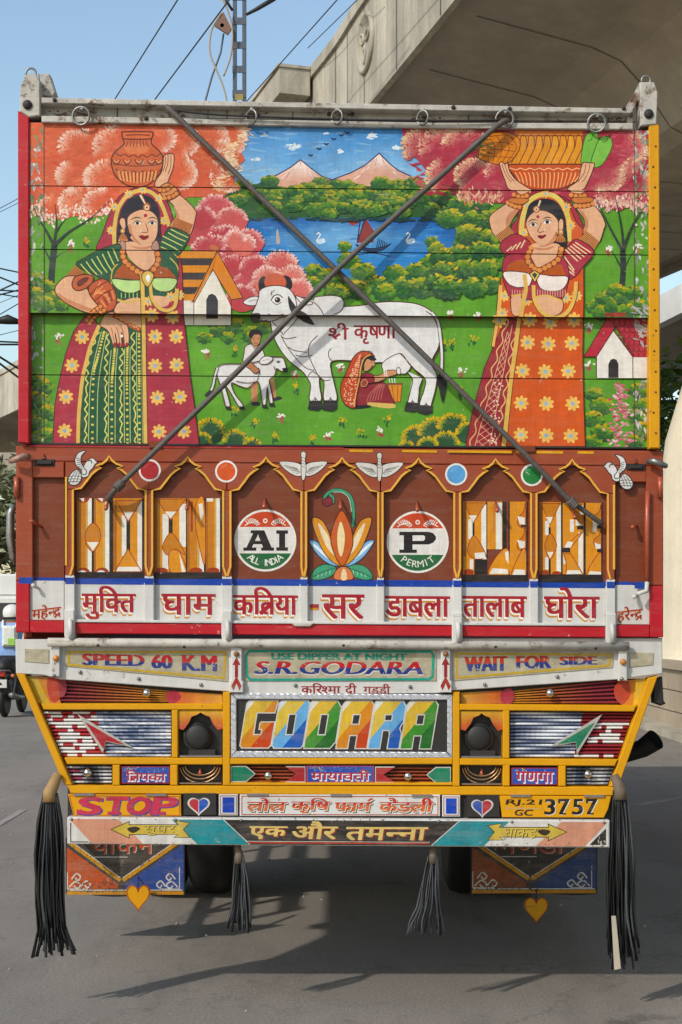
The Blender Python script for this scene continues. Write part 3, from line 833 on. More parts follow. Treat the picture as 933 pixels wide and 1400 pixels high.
def woman_left(L0):
    p = Paint(); p.L = L0; p.fr(*FA)
    # veil behind head and down the right side
    p.shape([(295, 740), (325, 650), (360, 550), (405, 460), (455, 415), (525, 388), (595, 395), (655, 430), (695, 490), (715, 560), (728, 620), (700, 690), (650, 750), (420, 760)], 'a83344', OUT)
    p.line([(392, 715), (393, 610), (413, 510), (460, 440), (530, 408), (600, 420), (648, 475), (678, 545), (695, 605)], 5.2, 'd8b95e'); 
    for x, y in ((550, 402), (640, 450), (393, 498), (374, 628), (668, 575), (470, 428)): bloom(p, x, y, 24)
    # raised arm: hand on the pot
    p.shape([(700, 610), (735, 545), (722, 495), (690, 455), (735, 425), (790, 460), (840, 515), (845, 545), (815, 650), (770, 640)], SK, OUT)
    p.sm([(704, 608), (735, 548), (722, 498), (740, 520), (752, 560), (730, 612)], SKD)
    hatch(p, [(705, 605), (735, 560), (828, 595), (808, 655)], 'd78a4f', '8a4420', 13)
    p.shape([(645, 700), (665, 660), (705, 612), (808, 655), (780, 720), (740, 770), (640, 745)], '1e5638', OUT)
    stripes(p, [[(660, 660 + 0), (720, 690), (770, 715)], [(690, 640), (740, 670), (788, 690)], [(655, 690), (710, 718), (755, 745)], [(650, 720), (690, 740), (735, 770)], [(705, 622), (750, 645), (800, 668)]], 1.5, 'c9cf74')
    p.shape([(618, 385), (622, 350), (655, 300), (665, 220), (690, 205), (722, 210), (718, 280), (700, 330), (680, 375), (650, 390)], SK, OUT)
    for s in ([(690, 208), (688, 260), (672, 305)], [(706, 208), (705, 270), (690, 315)], [(676, 220), (672, 270), (662, 300)]): p.line(s, .9, SKO, p.L)
    p.shape([(640, 395), (690, 365), (755, 415), (735, 445), (690, 465), (665, 450), (650, 425)], 'd58c54', OUT)
    necklace(p, [(645, 405), (680, 405), (712, 380)], 11); necklace(p, [(672, 450), (715, 440), (750, 412)], 11)
    # pot on the head
    p.shape([(440, 120), (480, 118), (560, 118), (595, 120), (600, 150), (650, 200), (662, 250), (640, 320), (580, 375), (515, 388), (450, 372), (395, 320), (375, 250), (390, 200), (445, 150)], 'c9623a', '5a2412', 1.8)
    p.sm([(450, 160), (520, 150), (580, 165), (560, 200), (470, 200)], 'd8784a')
    for k in range(7): x = 470 + k * 16; p.line([(x, 130), (x + (x - 520) * .25, 165)], 1.2, '6e2c14', p.L + 1)
    p.L += 1
    for yy, am in ((205, 7), (260, 0), (295, 7)):
        p.line([(385 + abs(250 - yy) * .3 + k * 25, yy + (am if k % 2 else -am) + 12 * math.sin(k / 11 * PI)) for k in range(12) if 385 + k * 25 < 660], 1.4, '6e2c14')
    for x in (405, 465, 530, 600, 640): p.line([(x - 24, 235), (x - 12, 258), (x + 8, 258), (x + 20, 235)], 1.6, '5a2412', p.L); p.line([(x - 18, 240), (x, 252), (x + 14, 240)], 1.3, 'e8a070', p.L)
    for k in range(11): x = 415 + k * 21; p.line([(x, 308 + 6 * abs(k - 5) * -.3), (x + (520 - x) * .12, 350 + 18 * (1 - abs(k - 5) / 5))], 2.6, 'e79b60', p.L + 1); p.line([(x + 9, 308), (x + 9 + (520 - x) * .12, 346 + 18 * (1 - abs(k - 5) / 5))], 1.1, '6e2c14', p.L + 1)
    p.L += 1
    p.shape([(435, 88), (450, 82), (590, 82), (606, 95), (600, 115), (580, 122), (455, 122), (437, 110)], 'd06a40', '5a2412', 1.8)
    p.line([(455, 102), (520, 98), (590, 102)], 2, '8a3a1c')
    # hair, face
    p.sm([(405, 735), (408, 620), (428, 520), (470, 455), (530, 430), (590, 442), (632, 490), (645, 570), (650, 640), (640, 700), (440, 740)], '26222e')
    p.shape([(463, 575), (475, 545), (510, 522), (550, 513), (600, 525), (630, 560), (634, 605), (630, 650), (612, 690), (575, 716), (540, 714), (500, 692), (472, 655)], SK, OUT, 1.1)
    p.sm([(468, 600), (476, 640), (505, 690), (545, 712), (525, 690), (495, 650), (485, 600)], SKD)
    p.shape([(420, 585), (428, 562), (446, 562), (456, 585), (452, 620), (440, 625)], SK, OUT, 1)
    p.sm([(452, 575), (466, 600), (476, 640), (488, 655), (475, 668), (462, 650), (455, 610)], '26222e')
    # ear drops, hair jewel
    p.disc(438, 632, 13, 'c98a4a', 14); p.disc(438, 632, 6, 'f0d8a0', 6)
    p.sm([(415, 705), (420, 665), (440, 645), (462, 668), (466, 705)], 'b5683a'); 
    for k in range(4): p.line([(420 + k * 13, 680), (418 + k * 14, 706)], 1.2, 'e9c98a', p.L)
    p.line([(415, 690), (465, 690)], 1.3, '6e2c14', smooth=False)
    p.line([(535, 432), (555, 465), (572, 490)], 3, 'e8cfa4'); p.line([(545, 432), (560, 462), (574, 488)], 1, '8a3a1c')
    p.disc(572, 500, 20, 'b5683a', 24); p.disc(572, 502, 12, 'efd9b0', 14); p.disc(572, 502, 6, '9a3a22', 7)
    p.disc(565, 546, 10, 'a3272a', 10)
    eye(p, 520, 588, 21); eye(p, 602, 588, 20)
    p.line([(480, 572), (510, 557), (545, 562)], 1.5, '26140f', taper=2); p.line([(578, 565), (605, 556), (630, 568)], 1.5, '26140f', taper=2)
    p.line([(565, 590), (575, 620), (578, 636), (562, 642), (540, 636)], 1.0, SKO); p.disc(540, 632, 4, 'f2e6d0')
    p.sm([(528, 660), (548, 655), (560, 659), (578, 655), (585, 664), (570, 678), (552, 682), (538, 674)], '8e1e28'); p.line([(532, 664), (560, 667), (582, 664)], .7, '4a0e12')
    # neck and chest
    p.sm([(455, 700), (500, 692), (560, 716), (600, 700), (612, 735), (620, 790), (600, 825), (570, 850), (530, 835), (480, 790), (460, 750)], SK)
    p.sm([(480, 715), (545, 722), (600, 712), (580, 730), (520, 732)], SKD)
    for x in (435, 620): p.shape([(x - 22, 730), (x - 8, 690), (x + 12, 690), (x + 20, 735)], 'b58a7a', OUT, .8)
    # left sleeve, blouse
    p.shape([(180, 820), (230, 780), (300, 740), (400, 705), (430, 720), (430, 790), (440, 830), (400, 870), (390, 940), (330, 930), (300, 885)], '1e5638', OUT)
    stripes(p, [[(205 + k * 30, 815 - k * 14), (235 + k * 30, 850 - k * 8), (268 + k * 28, 880 - k * 6)] for k in range(7)], 1.6, 'c9cf74')
    hatch(p, [(120, 885), (175, 825), (225, 862), (195, 920)], 'd78a4f', '8a4420', 13)
    p.shape([(640, 735), (700, 745), (745, 800), (750, 880), (735, 960), (640, 1060), (400, 1050), (385, 1000), (372, 900), (390, 830), (430, 795), (480, 800), (570, 860), (640, 800)], '1e5638', OUT)
    p.line([(395, 1000), (375, 920), (382, 850), (410, 815)], 1.5, 'd9b75a'); p.line([(700, 780), (742, 830), (748, 900), (725, 970)], 1.5, 'd9b75a')
    p.fr(60, 160, 4.057)
    hatch(p, [(388, 890), (405, 850), (440, 815), (500, 850), (550, 895), (545, 905)], 'cf7038', '7a2f12', 13)
    hatch(p, [(600, 888), (640, 825), (690, 840), (720, 870), (735, 895)], 'cf7038', '7a2f12', 13)
    p.shape([(380, 898), (470, 905), (545, 908), (545, 950), (500, 975), (440, 970), (395, 940)], 'b9d98a', OUT, 1.2); p.shape([(600, 900), (665, 892), (738, 900), (725, 945), (690, 968), (640, 965), (608, 945)], 'b9d98a', OUT, 1.2)
    necklace(p, [(437, 745), (445, 790), (480, 830), (530, 862), (570, 880), (605, 850), (635, 800), (628, 745)], 14)
    # skirt and shawl
    p.fr(*FB)
    p.shape([(410, 140), (540, 110), (560, 250), (520, 300), (400, 210)], SK, OUT); p.sm([(400, 200), (440, 185), (530, 195), (540, 240), (470, 235)], 'd49a72')
    p.line([(405, 120), (470, 135), (545, 120)], 3, 'd8b45a'); 
    for k in range(12): p.line([(420 + k * 11, 82), (420 + k * 11, 112)], 1.2, 'a9c470' if k % 2 else '0f3d28', p.L)
    p.shape([(300, 265), (340, 270), (470, 260), (540, 290), (555, 530), (562, 918), (200, 918), (212, 530), (245, 400)], '1a5232', OUT, smooth=False)
    p.L += 1; L = p.L
    wav = [((300, 300), (250, 440), (240, 530), (232, 915)), ((360, 290), (348, 440), (345, 530), (345, 915)), ((440, 390), (430, 460), (428, 540), (430, 915)), ((492, 300), (500, 440), (500, 560), (512, 915))]
    for a in wav:
        P = crv([(q[0], q[1]) for q in a], 18, False); p.line([(x + 9 * math.sin(y * .11), y) for x, y in P], 1.7, 'd6cf6e', L, smooth=False)
    for a in (((335, 300), (300, 440), (275, 560), (270, 915)), ((395, 390), (385, 500), (378, 600), (378, 915)), ((465, 380), (462, 500), (462, 640), (465, 915)), ((528, 310), (530, 500), (530, 640), (532, 915))):
        P = crv(list(a), 9, False)
        for i, (x, y) in enumerate(P): p.disc(x, y, 8, jit('d8c85c', 10), 6.5, 8, L)
    for a in (((320, 300), (285, 440), (258, 600), (248, 915)), ((350, 300), (318, 480), (300, 640), (296, 915)), ((375, 400), (362, 560), (358, 915)), ((410, 390), (398, 560), (396, 915)), ((450, 390), (446, 560), (448, 915)), ((480, 380), (478, 560), (480, 915)), ((515, 300), (516, 560), (522, 915)), ((543, 320), (545, 560), (550, 915))):
        p.line(list(a), 1.0, 'bcd08a', L)
    p.shape([(270, 205), (225, 215), (165, 300), (122, 420), (95, 530), (62, 700), (50, 920), (190, 920), (210, 560), (230, 470), (255, 380), (305, 268)], 'a83344', OUT, smooth=False)
    p.line([(308, 262), (262, 370), (235, 470), (215, 560), (196, 740), (190, 918)], 5, 'dcb55c')
    for x, y in ((213, 328), (157, 485), (124, 660), (117, 848)): bloom(p, x, y, 40)
    # shawl hanging at the right
    p.shape([(560, 112), (690, 112), (735, 60), (748, -20), (752, -120), (768, -60), (772, 60), (776, 200), (795, 380), (815, 560), (840, 740), (862, 922), (575, 922), (568, 500), (560, 200)], 'a83344', OUT, smooth=False)
    p.line([(545, -20), (552, 200), (556, 500), (564, 918)], 5.6, 'dcb55c'); p.line([(533, -20), (540, 200), (546, 500), (552, 918)], .9, OUT); p.line([(563, 60), (567, 200), (570, 500), (578, 918)], .9, OUT)
    for x, y in ((600, 205), (715, 215), (618, 325), (735, 325), (618, 487), (737, 483), (630, 665), (755, 660), (640, 852), (778, 850), (580, 130), (705, 105), (752, 95)): bloom(p, x, y, 40 if y > 150 else 28)
    p.sm([(600, 100), (690, 110), (690, 150), (650, 160), (610, 140)], SK)
    p.shape([(595, 0), (745, -80), (750, 0), (700, 60), (640, 75), (600, 50)], '1e5638', OUT) if False else None
    p.line([(590, 30), (600, 110), (640, 165), (690, 180), (730, 150), (740, 60)], 5.0, 'dcb55c'); p.line([(580, 30), (590, 115), (635, 178), (690, 192), (742, 155), (752, 60)], .9, OUT)
    p.shape([(545, -20), (575, -40), (610, -20), (600, 20), (577, 50), (550, 20)], 'd8b45a', OUT, 1.2); p.sm([(565, 0), (580, -20), (592, 0), (580, 25)], 'e9f0e0')
    # the arm with the small pot at the hip
    p.shape([(215, 0), (130, -10), (78, 30), (62, 70), (88, 112), (160, 160), (250, 195), (330, 200), (345, 160), (300, 110), (240, 60)], SK, OUT)
    p.sm([(70, 80), (120, 135), (220, 180), (310, 190), (240, 160), (140, 120)], SKD)
    p.shape([(250, 50), (300, 10), (345, 10), (390, 60), (405, 120), (390, 170), (350, 185), (310, 160), (260, 100)], 'c05a36', '5a2412', 1.6)
    p.shape([(160, 20), (180, -10), (240, -20), (275, -5), (268, 25), (230, 60), (185, 70), (160, 50)], 'c4603a', '5a2412', 1.6); p.sm([(185, 25), (215, 0), (250, -5), (240, 20), (205, 45), (188, 45)], '6a2818')
    for k in range(5): p.line([(275 + k * 6, 85 - k * 12 + 20 + k * 4), (315 + k * 14, 50 + k * 22 - 30 + k * 2)], 1.6, 'e8965e', p.L)
    for k in range(6): p.line([(300 + k * 15, 135 - k * 15), (335 + k * 11, 175 - k * 12)], 2.0, 'e39058' if k % 2 else '7a2f18', p.L)
    p.line([(258, 95), (300, 50), (350, 20)], 1.3, '6e2412'); p.line([(285, 125), (330, 90), (385, 60)], 1.3, '6e2412')
    for a in ([(240, 235), (270, 190), (320, 155)], [(255, 250), (285, 215), (335, 180)]): necklace(p, a, 10)
    p.shape([(312, 262), (325, 225), (350, 195), (400, 195), (455, 250), (472, 300), (470, 372), (450, 375), (432, 300), (432, 375), (412, 378), (395, 300), (405, 375), (388, 380), (360, 300), (330, 275)], SK, OUT, 1.1)
    for a in ([(425, 260), (440, 300), (448, 370)], [(400, 270), (415, 310), (424, 375)], [(375, 275), (385, 320), (394, 375)]): p.line(a, .8, SKO, p.L)
    for x in (395, 420, 440, 462): p.disc(x, 370, 8, '9c1f2c', 13, 10, p.L)
    p.disc(432, 322, 8, 'f0ece4')
    p.line([(385, 205), (440, 235), (500, 270), (535, 288)], 6.5, 'b5562e'); p.line([(395, 200), (450, 232), (535, 272)], 1, 'e8a868', p.L); 
    P = [(395 + k * 12, 210 + k * 6.5 + (5 if k % 2 else -5)) for k in range(12)]; p.line(P, 1.2, 'efb070', smooth=False)
    return p

def woman_right(L0):
    p = Paint(); p.L = L0; p.fr(*FD)
    # shawl and skirt below the waist
    p.shape([(100, 0), (560, -160), (562, 120), (556, 400), (560, 640), (570, 935), (100, 935), (140, 640), (165, 400), (70, 380), (90, 150)], 'd05a28', OUT, smooth=False)
    p.shape([(130, 222), (190, 228), (172, 420), (140, 640), (100, 935), (-95, 935), (-60, 760), (10, 500), (70, 360)], '9a2c34', OUT, 1.3, False)
    p.L += 1; L = p.L
    for a, b in (((140, 228), (-68, 930)), ((178, 300), (78, 930))):
        n = 40; p.line([(a[0] + (b[0] - a[0]) * k / n + 9 * math.sin(k * 1.1), a[1] + (b[1] - a[1]) * k / n) for k in range(n + 1)], 1.7, 'e0b070', L)
    p.line([(138, 300), (-42, 930)], .9, 'e8b28c', L, smooth=False); p.line([(165, 260), (40, 930)], .9, 'e8b28c', L, smooth=False)
    for k in range(16):
        y = 300 + k * 40; x0 = 140 - (y - 300) * .285; x1 = x0 + 20 + k * 3.6
        p.line([(x0, y), (x1 - 10, y + 55)], .7, 'e8b28c', L, smooth=False); p.line([(x1, y), (x0 - 16, y + 55)], .7, 'e8b28c', L, smooth=False)
    for k in range(40):
        y = random.uniform(580, 920); x = random.uniform(0, 1) * 50 + 52 - (y - 700) * .1
        p.disc(x, y, 5, 'f0d8c0', None, 6, L)
    p.line([(205, 215), (185, 380), (160, 560), (138, 740), (118, 932)], 6.0, 'dfb45a'); p.line([(217, 215), (198, 380), (172, 560), (152, 740), (132, 932)], .9, OUT)
    p.line([(100, 40), (88, 200), (70, 290), (55, 380)], 5.5, 'dfb45a'); p.line([(88, 40), (74, 210), (48, 380)], 1.1, OUT)
    for x, y in ((262, 232), (375, 245), (508, 232), (250, 358), (365, 366), (496, 362), (222, 515), (348, 520), (476, 516), (214, 694), (355, 697), (500, 697), (213, 870), (354, 874), (490, 876), (122, 100), (245, 125), (462, 112), (522, 100), (110, 195), (95, 235)): bloom(p, x, y, 41 if y > 220 else 30)
    # head, from behind to front
    p.fr(*FC)
    p.shape([(240, 620), (275, 560), (285, 500), (330, 445), (400, 420), (470, 425), (540, 450), (590, 500), (640, 600), (650, 640), (560, 720), (420, 760), (300, 720)], 'a83344', OUT)
    p.shape([(275, 640), (290, 540), (330, 460), (420, 425), (500, 435), (560, 490), (600, 580), (640, 640), (560, 740), (340, 740)], 'cf5a2c', OUT)
    p.line([(300, 690), (298, 600), (318, 510), (360, 450), (425, 428), (490, 445), (535, 500), (560, 580), (560, 690)], 6.6, 'dcc463')
    for x, y in ((310, 640), (330, 490), (545, 500), (570, 600), (430, 425)): bloom(p, x, y, 26)
    p.sm([(322, 600), (325, 530), (350, 475), (420, 452), (490, 470), (530, 530), (548, 620), (550, 720), (500, 740), (380, 640)], '1d1a20')
    p.shape([(322, 590), (340, 550), (370, 525), (420, 518), (470, 540), (500, 575), (502, 620), (495, 660), (465, 700), (430, 718), (395, 710), (360, 680), (335, 640)], SK, OUT, 1.1)
    p.sm([(495, 640), (488, 680), (450, 712), (415, 718), (455, 690), (480, 650)], SKD)
    p.shape([(502, 590), (512, 565), (528, 572), (530, 610), (518, 640), (505, 630)], SK, OUT, 1)
    p.disc(515, 640, 14, 'c98a4a', 18); p.disc(515, 636, 6, 'f0d8a0', 6); p.sm([(488, 690), (495, 665), (515, 655), (535, 668), (538, 692)], 'c07a3c'); 
    for k in range(4): p.line([(492 + k * 13, 672), (490 + k * 14, 692)], 1, '6e2c14', p.L)
    p.disc(340, 665, 8, 'b5683a', 12); p.disc(490, 650, 6, 'b5683a', 14)
    p.line([(402, 462), (392, 490), (380, 505)], 2.4, 'e8cfa4'); p.disc(380, 512, 19, 'b5683a', 20); p.disc(380, 512, 11, 'efd9b0', 12); p.disc(380, 512, 5, '9a3a22', 6)
    p.disc(388, 553, 9, 'a3272a', 9)
    eye(p, 362, 596, 21); eye(p, 440, 582, 23)
    p.line([(330, 585), (355, 570), (388, 572)], 1.5, '26140f', taper=2); p.line([(412, 568), (440, 556), (470, 562)], 1.5, '26140f', taper=2)
    p.line([(408, 585), (395, 615), (386, 632), (402, 640), (424, 632)], 1.0, SKO); p.disc(425, 626, 4, 'f2e6d0')
    p.sm([(385, 660), (402, 654), (412, 657), (428, 651), (434, 658), (420, 672), (405, 676), (393, 670)], '8e1e28'); p.line([(388, 662), (410, 663), (432, 657)], .7, '4a0e12')
    # arms and hands up to the basket
    p.shape([(150, 660), (118, 580), (130, 540), (175, 505), (225, 480), (290, 505), (250, 560), (215, 620)], SK, OUT)
    p.sm([(215, 620), (212, 560), (250, 520), (288, 506), (252, 560), (228, 605)], SKD)
    p.shape([(600, 500), (640, 490), (690, 485), (735, 530), (762, 590), (755, 620), (720, 700), (640, 640), (650, 580)], SK, OUT)
    p.sm([(640, 640), (650, 580), (615, 510), (650, 540), (668, 590), (655, 640)], SKD)
    hatch(p, [(150, 660), (225, 605), (258, 645), (185, 700)], 'd99a58', '8a4420', 13); hatch(p, [(610, 690), (655, 630), (730, 690), (690, 750)], 'd99a58', '8a4420', 13)
    p.shape([(180, 705), (258, 648), (340, 690), (345, 765), (210, 765)], 'a83344', OUT); p.shape([(530, 770), (560, 710), (608, 678), (700, 745), (640, 830), (590, 890), (520, 900)], 'a83344', OUT)
    stripes(p, [[(215 + k * 26, 745 - k * 6), (245 + k * 24, 700 - k * 12 + 18)] for k in range(4)], 1.7, 'e6cf9c')
    stripes(p, [[(560 + k * 5, 850 - k * 24), (640 + k * 6, 800 - k * 16 - 10)] for k in range(0)], 1.7, 'e6cf9c')
    stripes(p, [[(540 + k * 14, 735 - k * 10), (610 + k * 18, 800 - k * 12)] for k in range(5)] + [[(535, 775 + k * 30), (590, 850 + k * 14)] for k in range(3)], 1.6, 'e6cf9c')
    # basket of fruit
    p.poly([(265, 75), (640, 75), (635, 105), (255, 105)], 'd7772a'); p.poly([(270, 100), (635, 100), (640, 268), (225, 268)], 'd98f2e')
    for k in range(9):
        x = 265 + k * 44; p.shape([(x + 30, 105), (x + 55, 108), (x + 62, 160), (x + 45, 220), (x + 28, 264), (x - 22, 264), (x - 4, 215), (x + 22, 160)], jit('dc9230', 6), '6e3412', 1.2)
    p.line([(262, 104), (640, 104)], 1.3, '6e3412', smooth=False)
    p.shape([(60, 225), (75, 140), (120, 95), (185, 82), (250, 95), (288, 130), (280, 190), (230, 250), (160, 262), (100, 245)], 'd9801f', '6e3412', 1.3)
    p.L += 1
    for k in range(5): p.line([(85 + k * 38, 115 - k * 4 + abs(k - 2) * 6), (110 + k * 40, 170), (112 + k * 26, 250)], .9, '7a3a10', p.L, smooth=True)
    for k in range(4): p.line([(70 + k * 4, 215 - k * 34), (150 + k * 20, 200 - k * 40 + 20), (260 - k * 2, 225 - k * 34)], .9, '7a3a10', p.L, smooth=True)
    for k in range(26): p.dab(80 + random.gauss(0, 30), 165 + random.gauss(0, 26), 24, 4, random.uniform(-.8, .8) + PI, jit('41562a', 12), p.L + 1)
    p.L += 1
    p.shape([(628, 265), (640, 150), (660, 95), (695, 82), (722, 100), (720, 160), (680, 265)], '74b445', '2c5a1e', 1.2); p.shape([(680, 268), (715, 150), (745, 110), (785, 112), (802, 150), (780, 210), (735, 272)], '7cba4a', '2c5a1e', 1.2)
    p.line([(665, 132), (685, 125), (690, 98)], 1, '2c5a1e', p.L); p.line([(745, 140), (770, 132), (775, 115)], 1, '2c5a1e', p.L)
    p.shape([(215, 266), (420, 262), (660, 266), (640, 310), (600, 355), (530, 395), (440, 402), (350, 400), (290, 370), (245, 310)], 'c2501f', '5a2412', 1.6)
    p.line([(225, 284)] + [(240 + k * 26, 288 + (5 if k % 2 else -4)) for k in range(16)], 1.5, 'f0b080')
    for k in range(16): x = 262 + k * 24; p.line([(x, 306), (x + (430 - x) * .06 + 4, 330), (x + (430 - x) * .16, 345 + 50 * math.sin((k + .6) / 16.2 * PI) ** .6)], 1.6, 'f0a870', p.L + 1)
    p.L += 1
    p.shape([(175, 262), (190, 250), (205, 262), (220, 255), (232, 300), (270, 350), (330, 390), (350, 405), (235, 405), (205, 350)], SK, OUT); p.line([(204, 265), (225, 320), (260, 360)], .9, SKO); p.line([(188, 262), (210, 320), (240, 360)], .9, SKO)
    p.shape([(632, 265), (650, 250), (668, 255), (698, 255), (700, 275), (670, 350), (635, 405), (555, 405), (565, 385), (610, 350)], SK, OUT); p.line([(655, 260), (645, 310), (610, 360)], .9, SKO); p.line([(678, 262), (662, 320), (635, 360)], .9, SKO)
    p.sm([(270, 408), (350, 404), (320, 440)], SK); p.sm([(570, 404), (650, 408), (600, 430)], SK)
    for a in ([(255, 430), (300, 445), (345, 425)], [(222, 475), (260, 495), (300, 500)], [(572, 432), (620, 440), (668, 432)], [(598, 492), (650, 492), (698, 478)]): necklace(p, a, 12)
    p.shape([(240, 450), (335, 455), (300, 485), (230, 470)], 'c9783c', OUT, .8); p.shape([(580, 450), (680, 445), (690, 468), (600, 478)], 'c9783c', OUT, .8)
    # neck, bodice
    p.sm([(345, 720), (380, 700), (420, 720), (480, 700), (515, 720), (512, 770), (460, 810), (400, 845), (350, 790)], SK); p.sm([(365, 722), (420, 728), (480, 715), (450, 735), (390, 738)], SKD)
    p.fr(640, 160, 4.057)
    p.shape([(210, 770), (330, 765), (360, 800), (400, 850), (500, 775), (545, 800), (562, 870), (555, 930), (530, 1000), (480, 1010), (260, 1010), (215, 960), (192, 870)], 'a83344', OUT)
    hatch(p, [(205, 855), (235, 808), (290, 790), (335, 800), (345, 868)], 'd8702c', '8a3412', 13); hatch(p, [(400, 872), (470, 815), (520, 820), (545, 880)], 'd8702c', '8a3412', 13)
    p.shape([(200, 858), (345, 870), (345, 930), (320, 940), (270, 945), (220, 920)], 'ecdfd6', OUT, 1.2); p.shape([(385, 875), (470, 882), (552, 885), (545, 930), (510, 962), (440, 965), (395, 940)], 'ecdfd6', OUT, 1.2)
    p.fr(*FD)
    for k in range(22):
        x = 165 + k * 14
        if 225 < x < 290: continue
        p.line([(x, 66), (x, 105)], 1, 'e0a890', p.L)
    p.shape([(160, 105), (215, 100), (212, 200), (165, 200)], SK, OUT, 1); p.shape([(290, 112), (350, 100), (440, 120), (440, 185), (390, 212), (340, 200), (305, 170)], SK, OUT, 1)
    p.line([(160, 100), (215, 92)], 2.6, 'dfb45a', smooth=False); p.line([(290, 108), (360, 98), (440, 130)], 2.6, 'dfb45a')
    p.line([(232, -20), (240, 60), (225, 140), (213, 215)], 5.6, 'dfb45a'); p.line([(282, 40), (288, 120), (330, 190), (400, 222), (470, 190), (510, 110), (520, 20)], 5.4, 'dfb45a'); p.line([(270, 40), (277, 125), (322, 200), (400, 234), (480, 200), (522, 110), (532, 20)], .9, OUT)
    p.fr(*FC)
    necklace(p, [(350, 725), (330, 780), (340, 810), (385, 850), (440, 830), (500, 790), (520, 720)], 14)
    p.shape([(340, 870), (370, 850), (400, 870), (372, 918)], 'd8b45a', OUT, 1.2, False); p.poly([(356, 872), (370, 862), (384, 873), (371, 898)], '26403a')
    return p

def cow(L0):
    p = Paint(); p.L = L0; p.fr(*FF)
    WH, BK = 'e4e2e0', '242226'
    # body from shoulder to rump with the legs
    p.shape([(200, 158), (300, 152), (400, 135), (500, 132), (600, 142), (670, 170), (715, 215), (738, 290), (730, 380), (700, 440), (690, 480), (720, 540), (712, 620), (690, 700), (690, 712), (625, 706), (650, 620), (655, 560), (600, 510), (575, 490), (545, 525), (500, 530), (470, 525), (425, 515), (418, 470), (330, 475), (250, 460), (140, 462), (135, 520), (150, 580), (165, 680), (95, 680), (95, 580), (70, 555), (70, 600), (78, 680), (15, 682), (20, 600), (5, 560), (-30, 515), (-100, 460), (-160, 380), (-195, 290), (-200, 200), (-150, 120), (0, 110), (60, 150)], WH, OUT, 1.4)
    p.poly([(560, 520), (640, 555), (620, 610), (615, 695), (558, 690), (575, 600), (585, 560)], WH); p.line([(548, 520), (585, 560), (575, 620), (558, 690)], 1.3, OUT); p.line([(640, 560), (625, 620), (615, 690)], 1.3, OUT)
    # udder
    p.shape([(420, 470), (515, 418), (560, 470), (575, 495), (548, 530), (520, 530), (500, 515), (480, 530), (430, 520)], WH, OUT, 1.1); p.shape([(500, 500), (515, 500), (520, 528), (508, 535), (496, 525)], WH, OUT, 1)
    # hooves
    for pts in ([(15, 682), (78, 682), (80, 720), (60, 735), (5, 728)], [(92, 680), (165, 680), (164, 725), (140, 738), (85, 730)], [(552, 690), (620, 695), (615, 735), (590, 742), (540, 735)], [(632, 706), (694, 710), (694, 745), (660, 758), (615, 745)]): p.shape(pts, BK, BK, .8, False)
    for x, y in ((45, 660), (130, 660), (585, 675), (660, 690)): p.line([(x, y), (x + 3, y + 30)], 1.2, OUT, p.L); p.line([(x - 12, y + 22), (x, y + 8), (x + 14, y + 22)], 1, OUT, p.L)
    # hump, lines of the shoulder, brisket folds
    p.shape([(40, 110), (90, 100), (150, 98), (190, 110), (205, 145), (180, 190), (100, 205), (50, 160)], WH, OUT, 1.3); p.sm([(60, 130), (120, 120), (180, 150), (150, 200), (95, 212), (60, 190)], WH)
    for s in ([(60, 320), (20, 360), (8, 420), (40, 500), (70, 555)], [(135, 392), (120, 410), (122, 440), (140, 462)], [(690, 470), (720, 420), (735, 360)], [(515, 418), (560, 465), (600, 515), (640, 555)], [(70, 555), (100, 570), (130, 565)], [(0, 130), (40, 150), (80, 190), (95, 215)], [(660, 185), (700, 215), (728, 280)], [(5, 545), (30, 520), (70, 545)]): p.line(s, 1.2, OUT, p.L + 1)
    p.L += 1
    # tail
    p.line([(690, 190), (725, 240), (740, 330), (748, 430), (745, 530)], 5.2, OUT); p.line([(690, 190), (725, 240), (740, 330), (748, 430), (745, 540)], 3.2, WH); p.shape([(735, 530), (765, 540), (776, 580), (765, 640), (752, 690), (735, 620), (722, 570)], BK, BK, .8)
    # head
    p.fr(*FE)
    p.shape([(470, 500), (440, 450), (410, 400), (440, 340), (560, 300), (660, 290), (700, 350), (660, 420), (560, 480)], WH, WH, .5)
    for s in ([(470, 490), (500, 500), (550, 490)], [(505, 545), (540, 565), (610, 575)], [(545, 590), (590, 600), (640, 590)], [(465, 480), (490, 530), (540, 600), (600, 660), (650, 675)], [(415, 405), (440, 430), (480, 480)], [(560, 380), (530, 420), (480, 470)], [(640, 290), (680, 330), (700, 365)]): p.line(s, 1.2, OUT, p.L + 1)
    p.L += 1
    p.shape([(375, 155), (350, 165), (340, 200), (350, 235), (380, 215), (372, 190)], BK, BK, .8); p.shape([(480, 150), (512, 160), (525, 190), (520, 222), (490, 205), (495, 180)], BK, BK, .8)
    p.sm([(378, 160), (430, 135), (480, 155), (492, 200), (440, 208), (380, 212)], 'cf6446')
    p.shape([(335, 265), (290, 270), (255, 295), (275, 312), (320, 315), (345, 295)], WH, OUT, 1.2); p.line([(285, 295), (310, 285), (335, 285)], 1, 'b09088')
    p.shape([(380, 212), (440, 204), (495, 215), (530, 245), (550, 300), (540, 350), (480, 375), (420, 400), (370, 402), (330, 395), (302, 365), (318, 330), (340, 270), (345, 235)], WH, OUT, 1.3)
    p.shape([(300, 365), (330, 358), (348, 365), (342, 400), (315, 408), (298, 390)], '55484c', BK, .8); p.line([(345, 375), (362, 400), (390, 395)], 1.2, OUT); p.line([(390, 360), (430, 372), (480, 362)], 1.0, OUT)
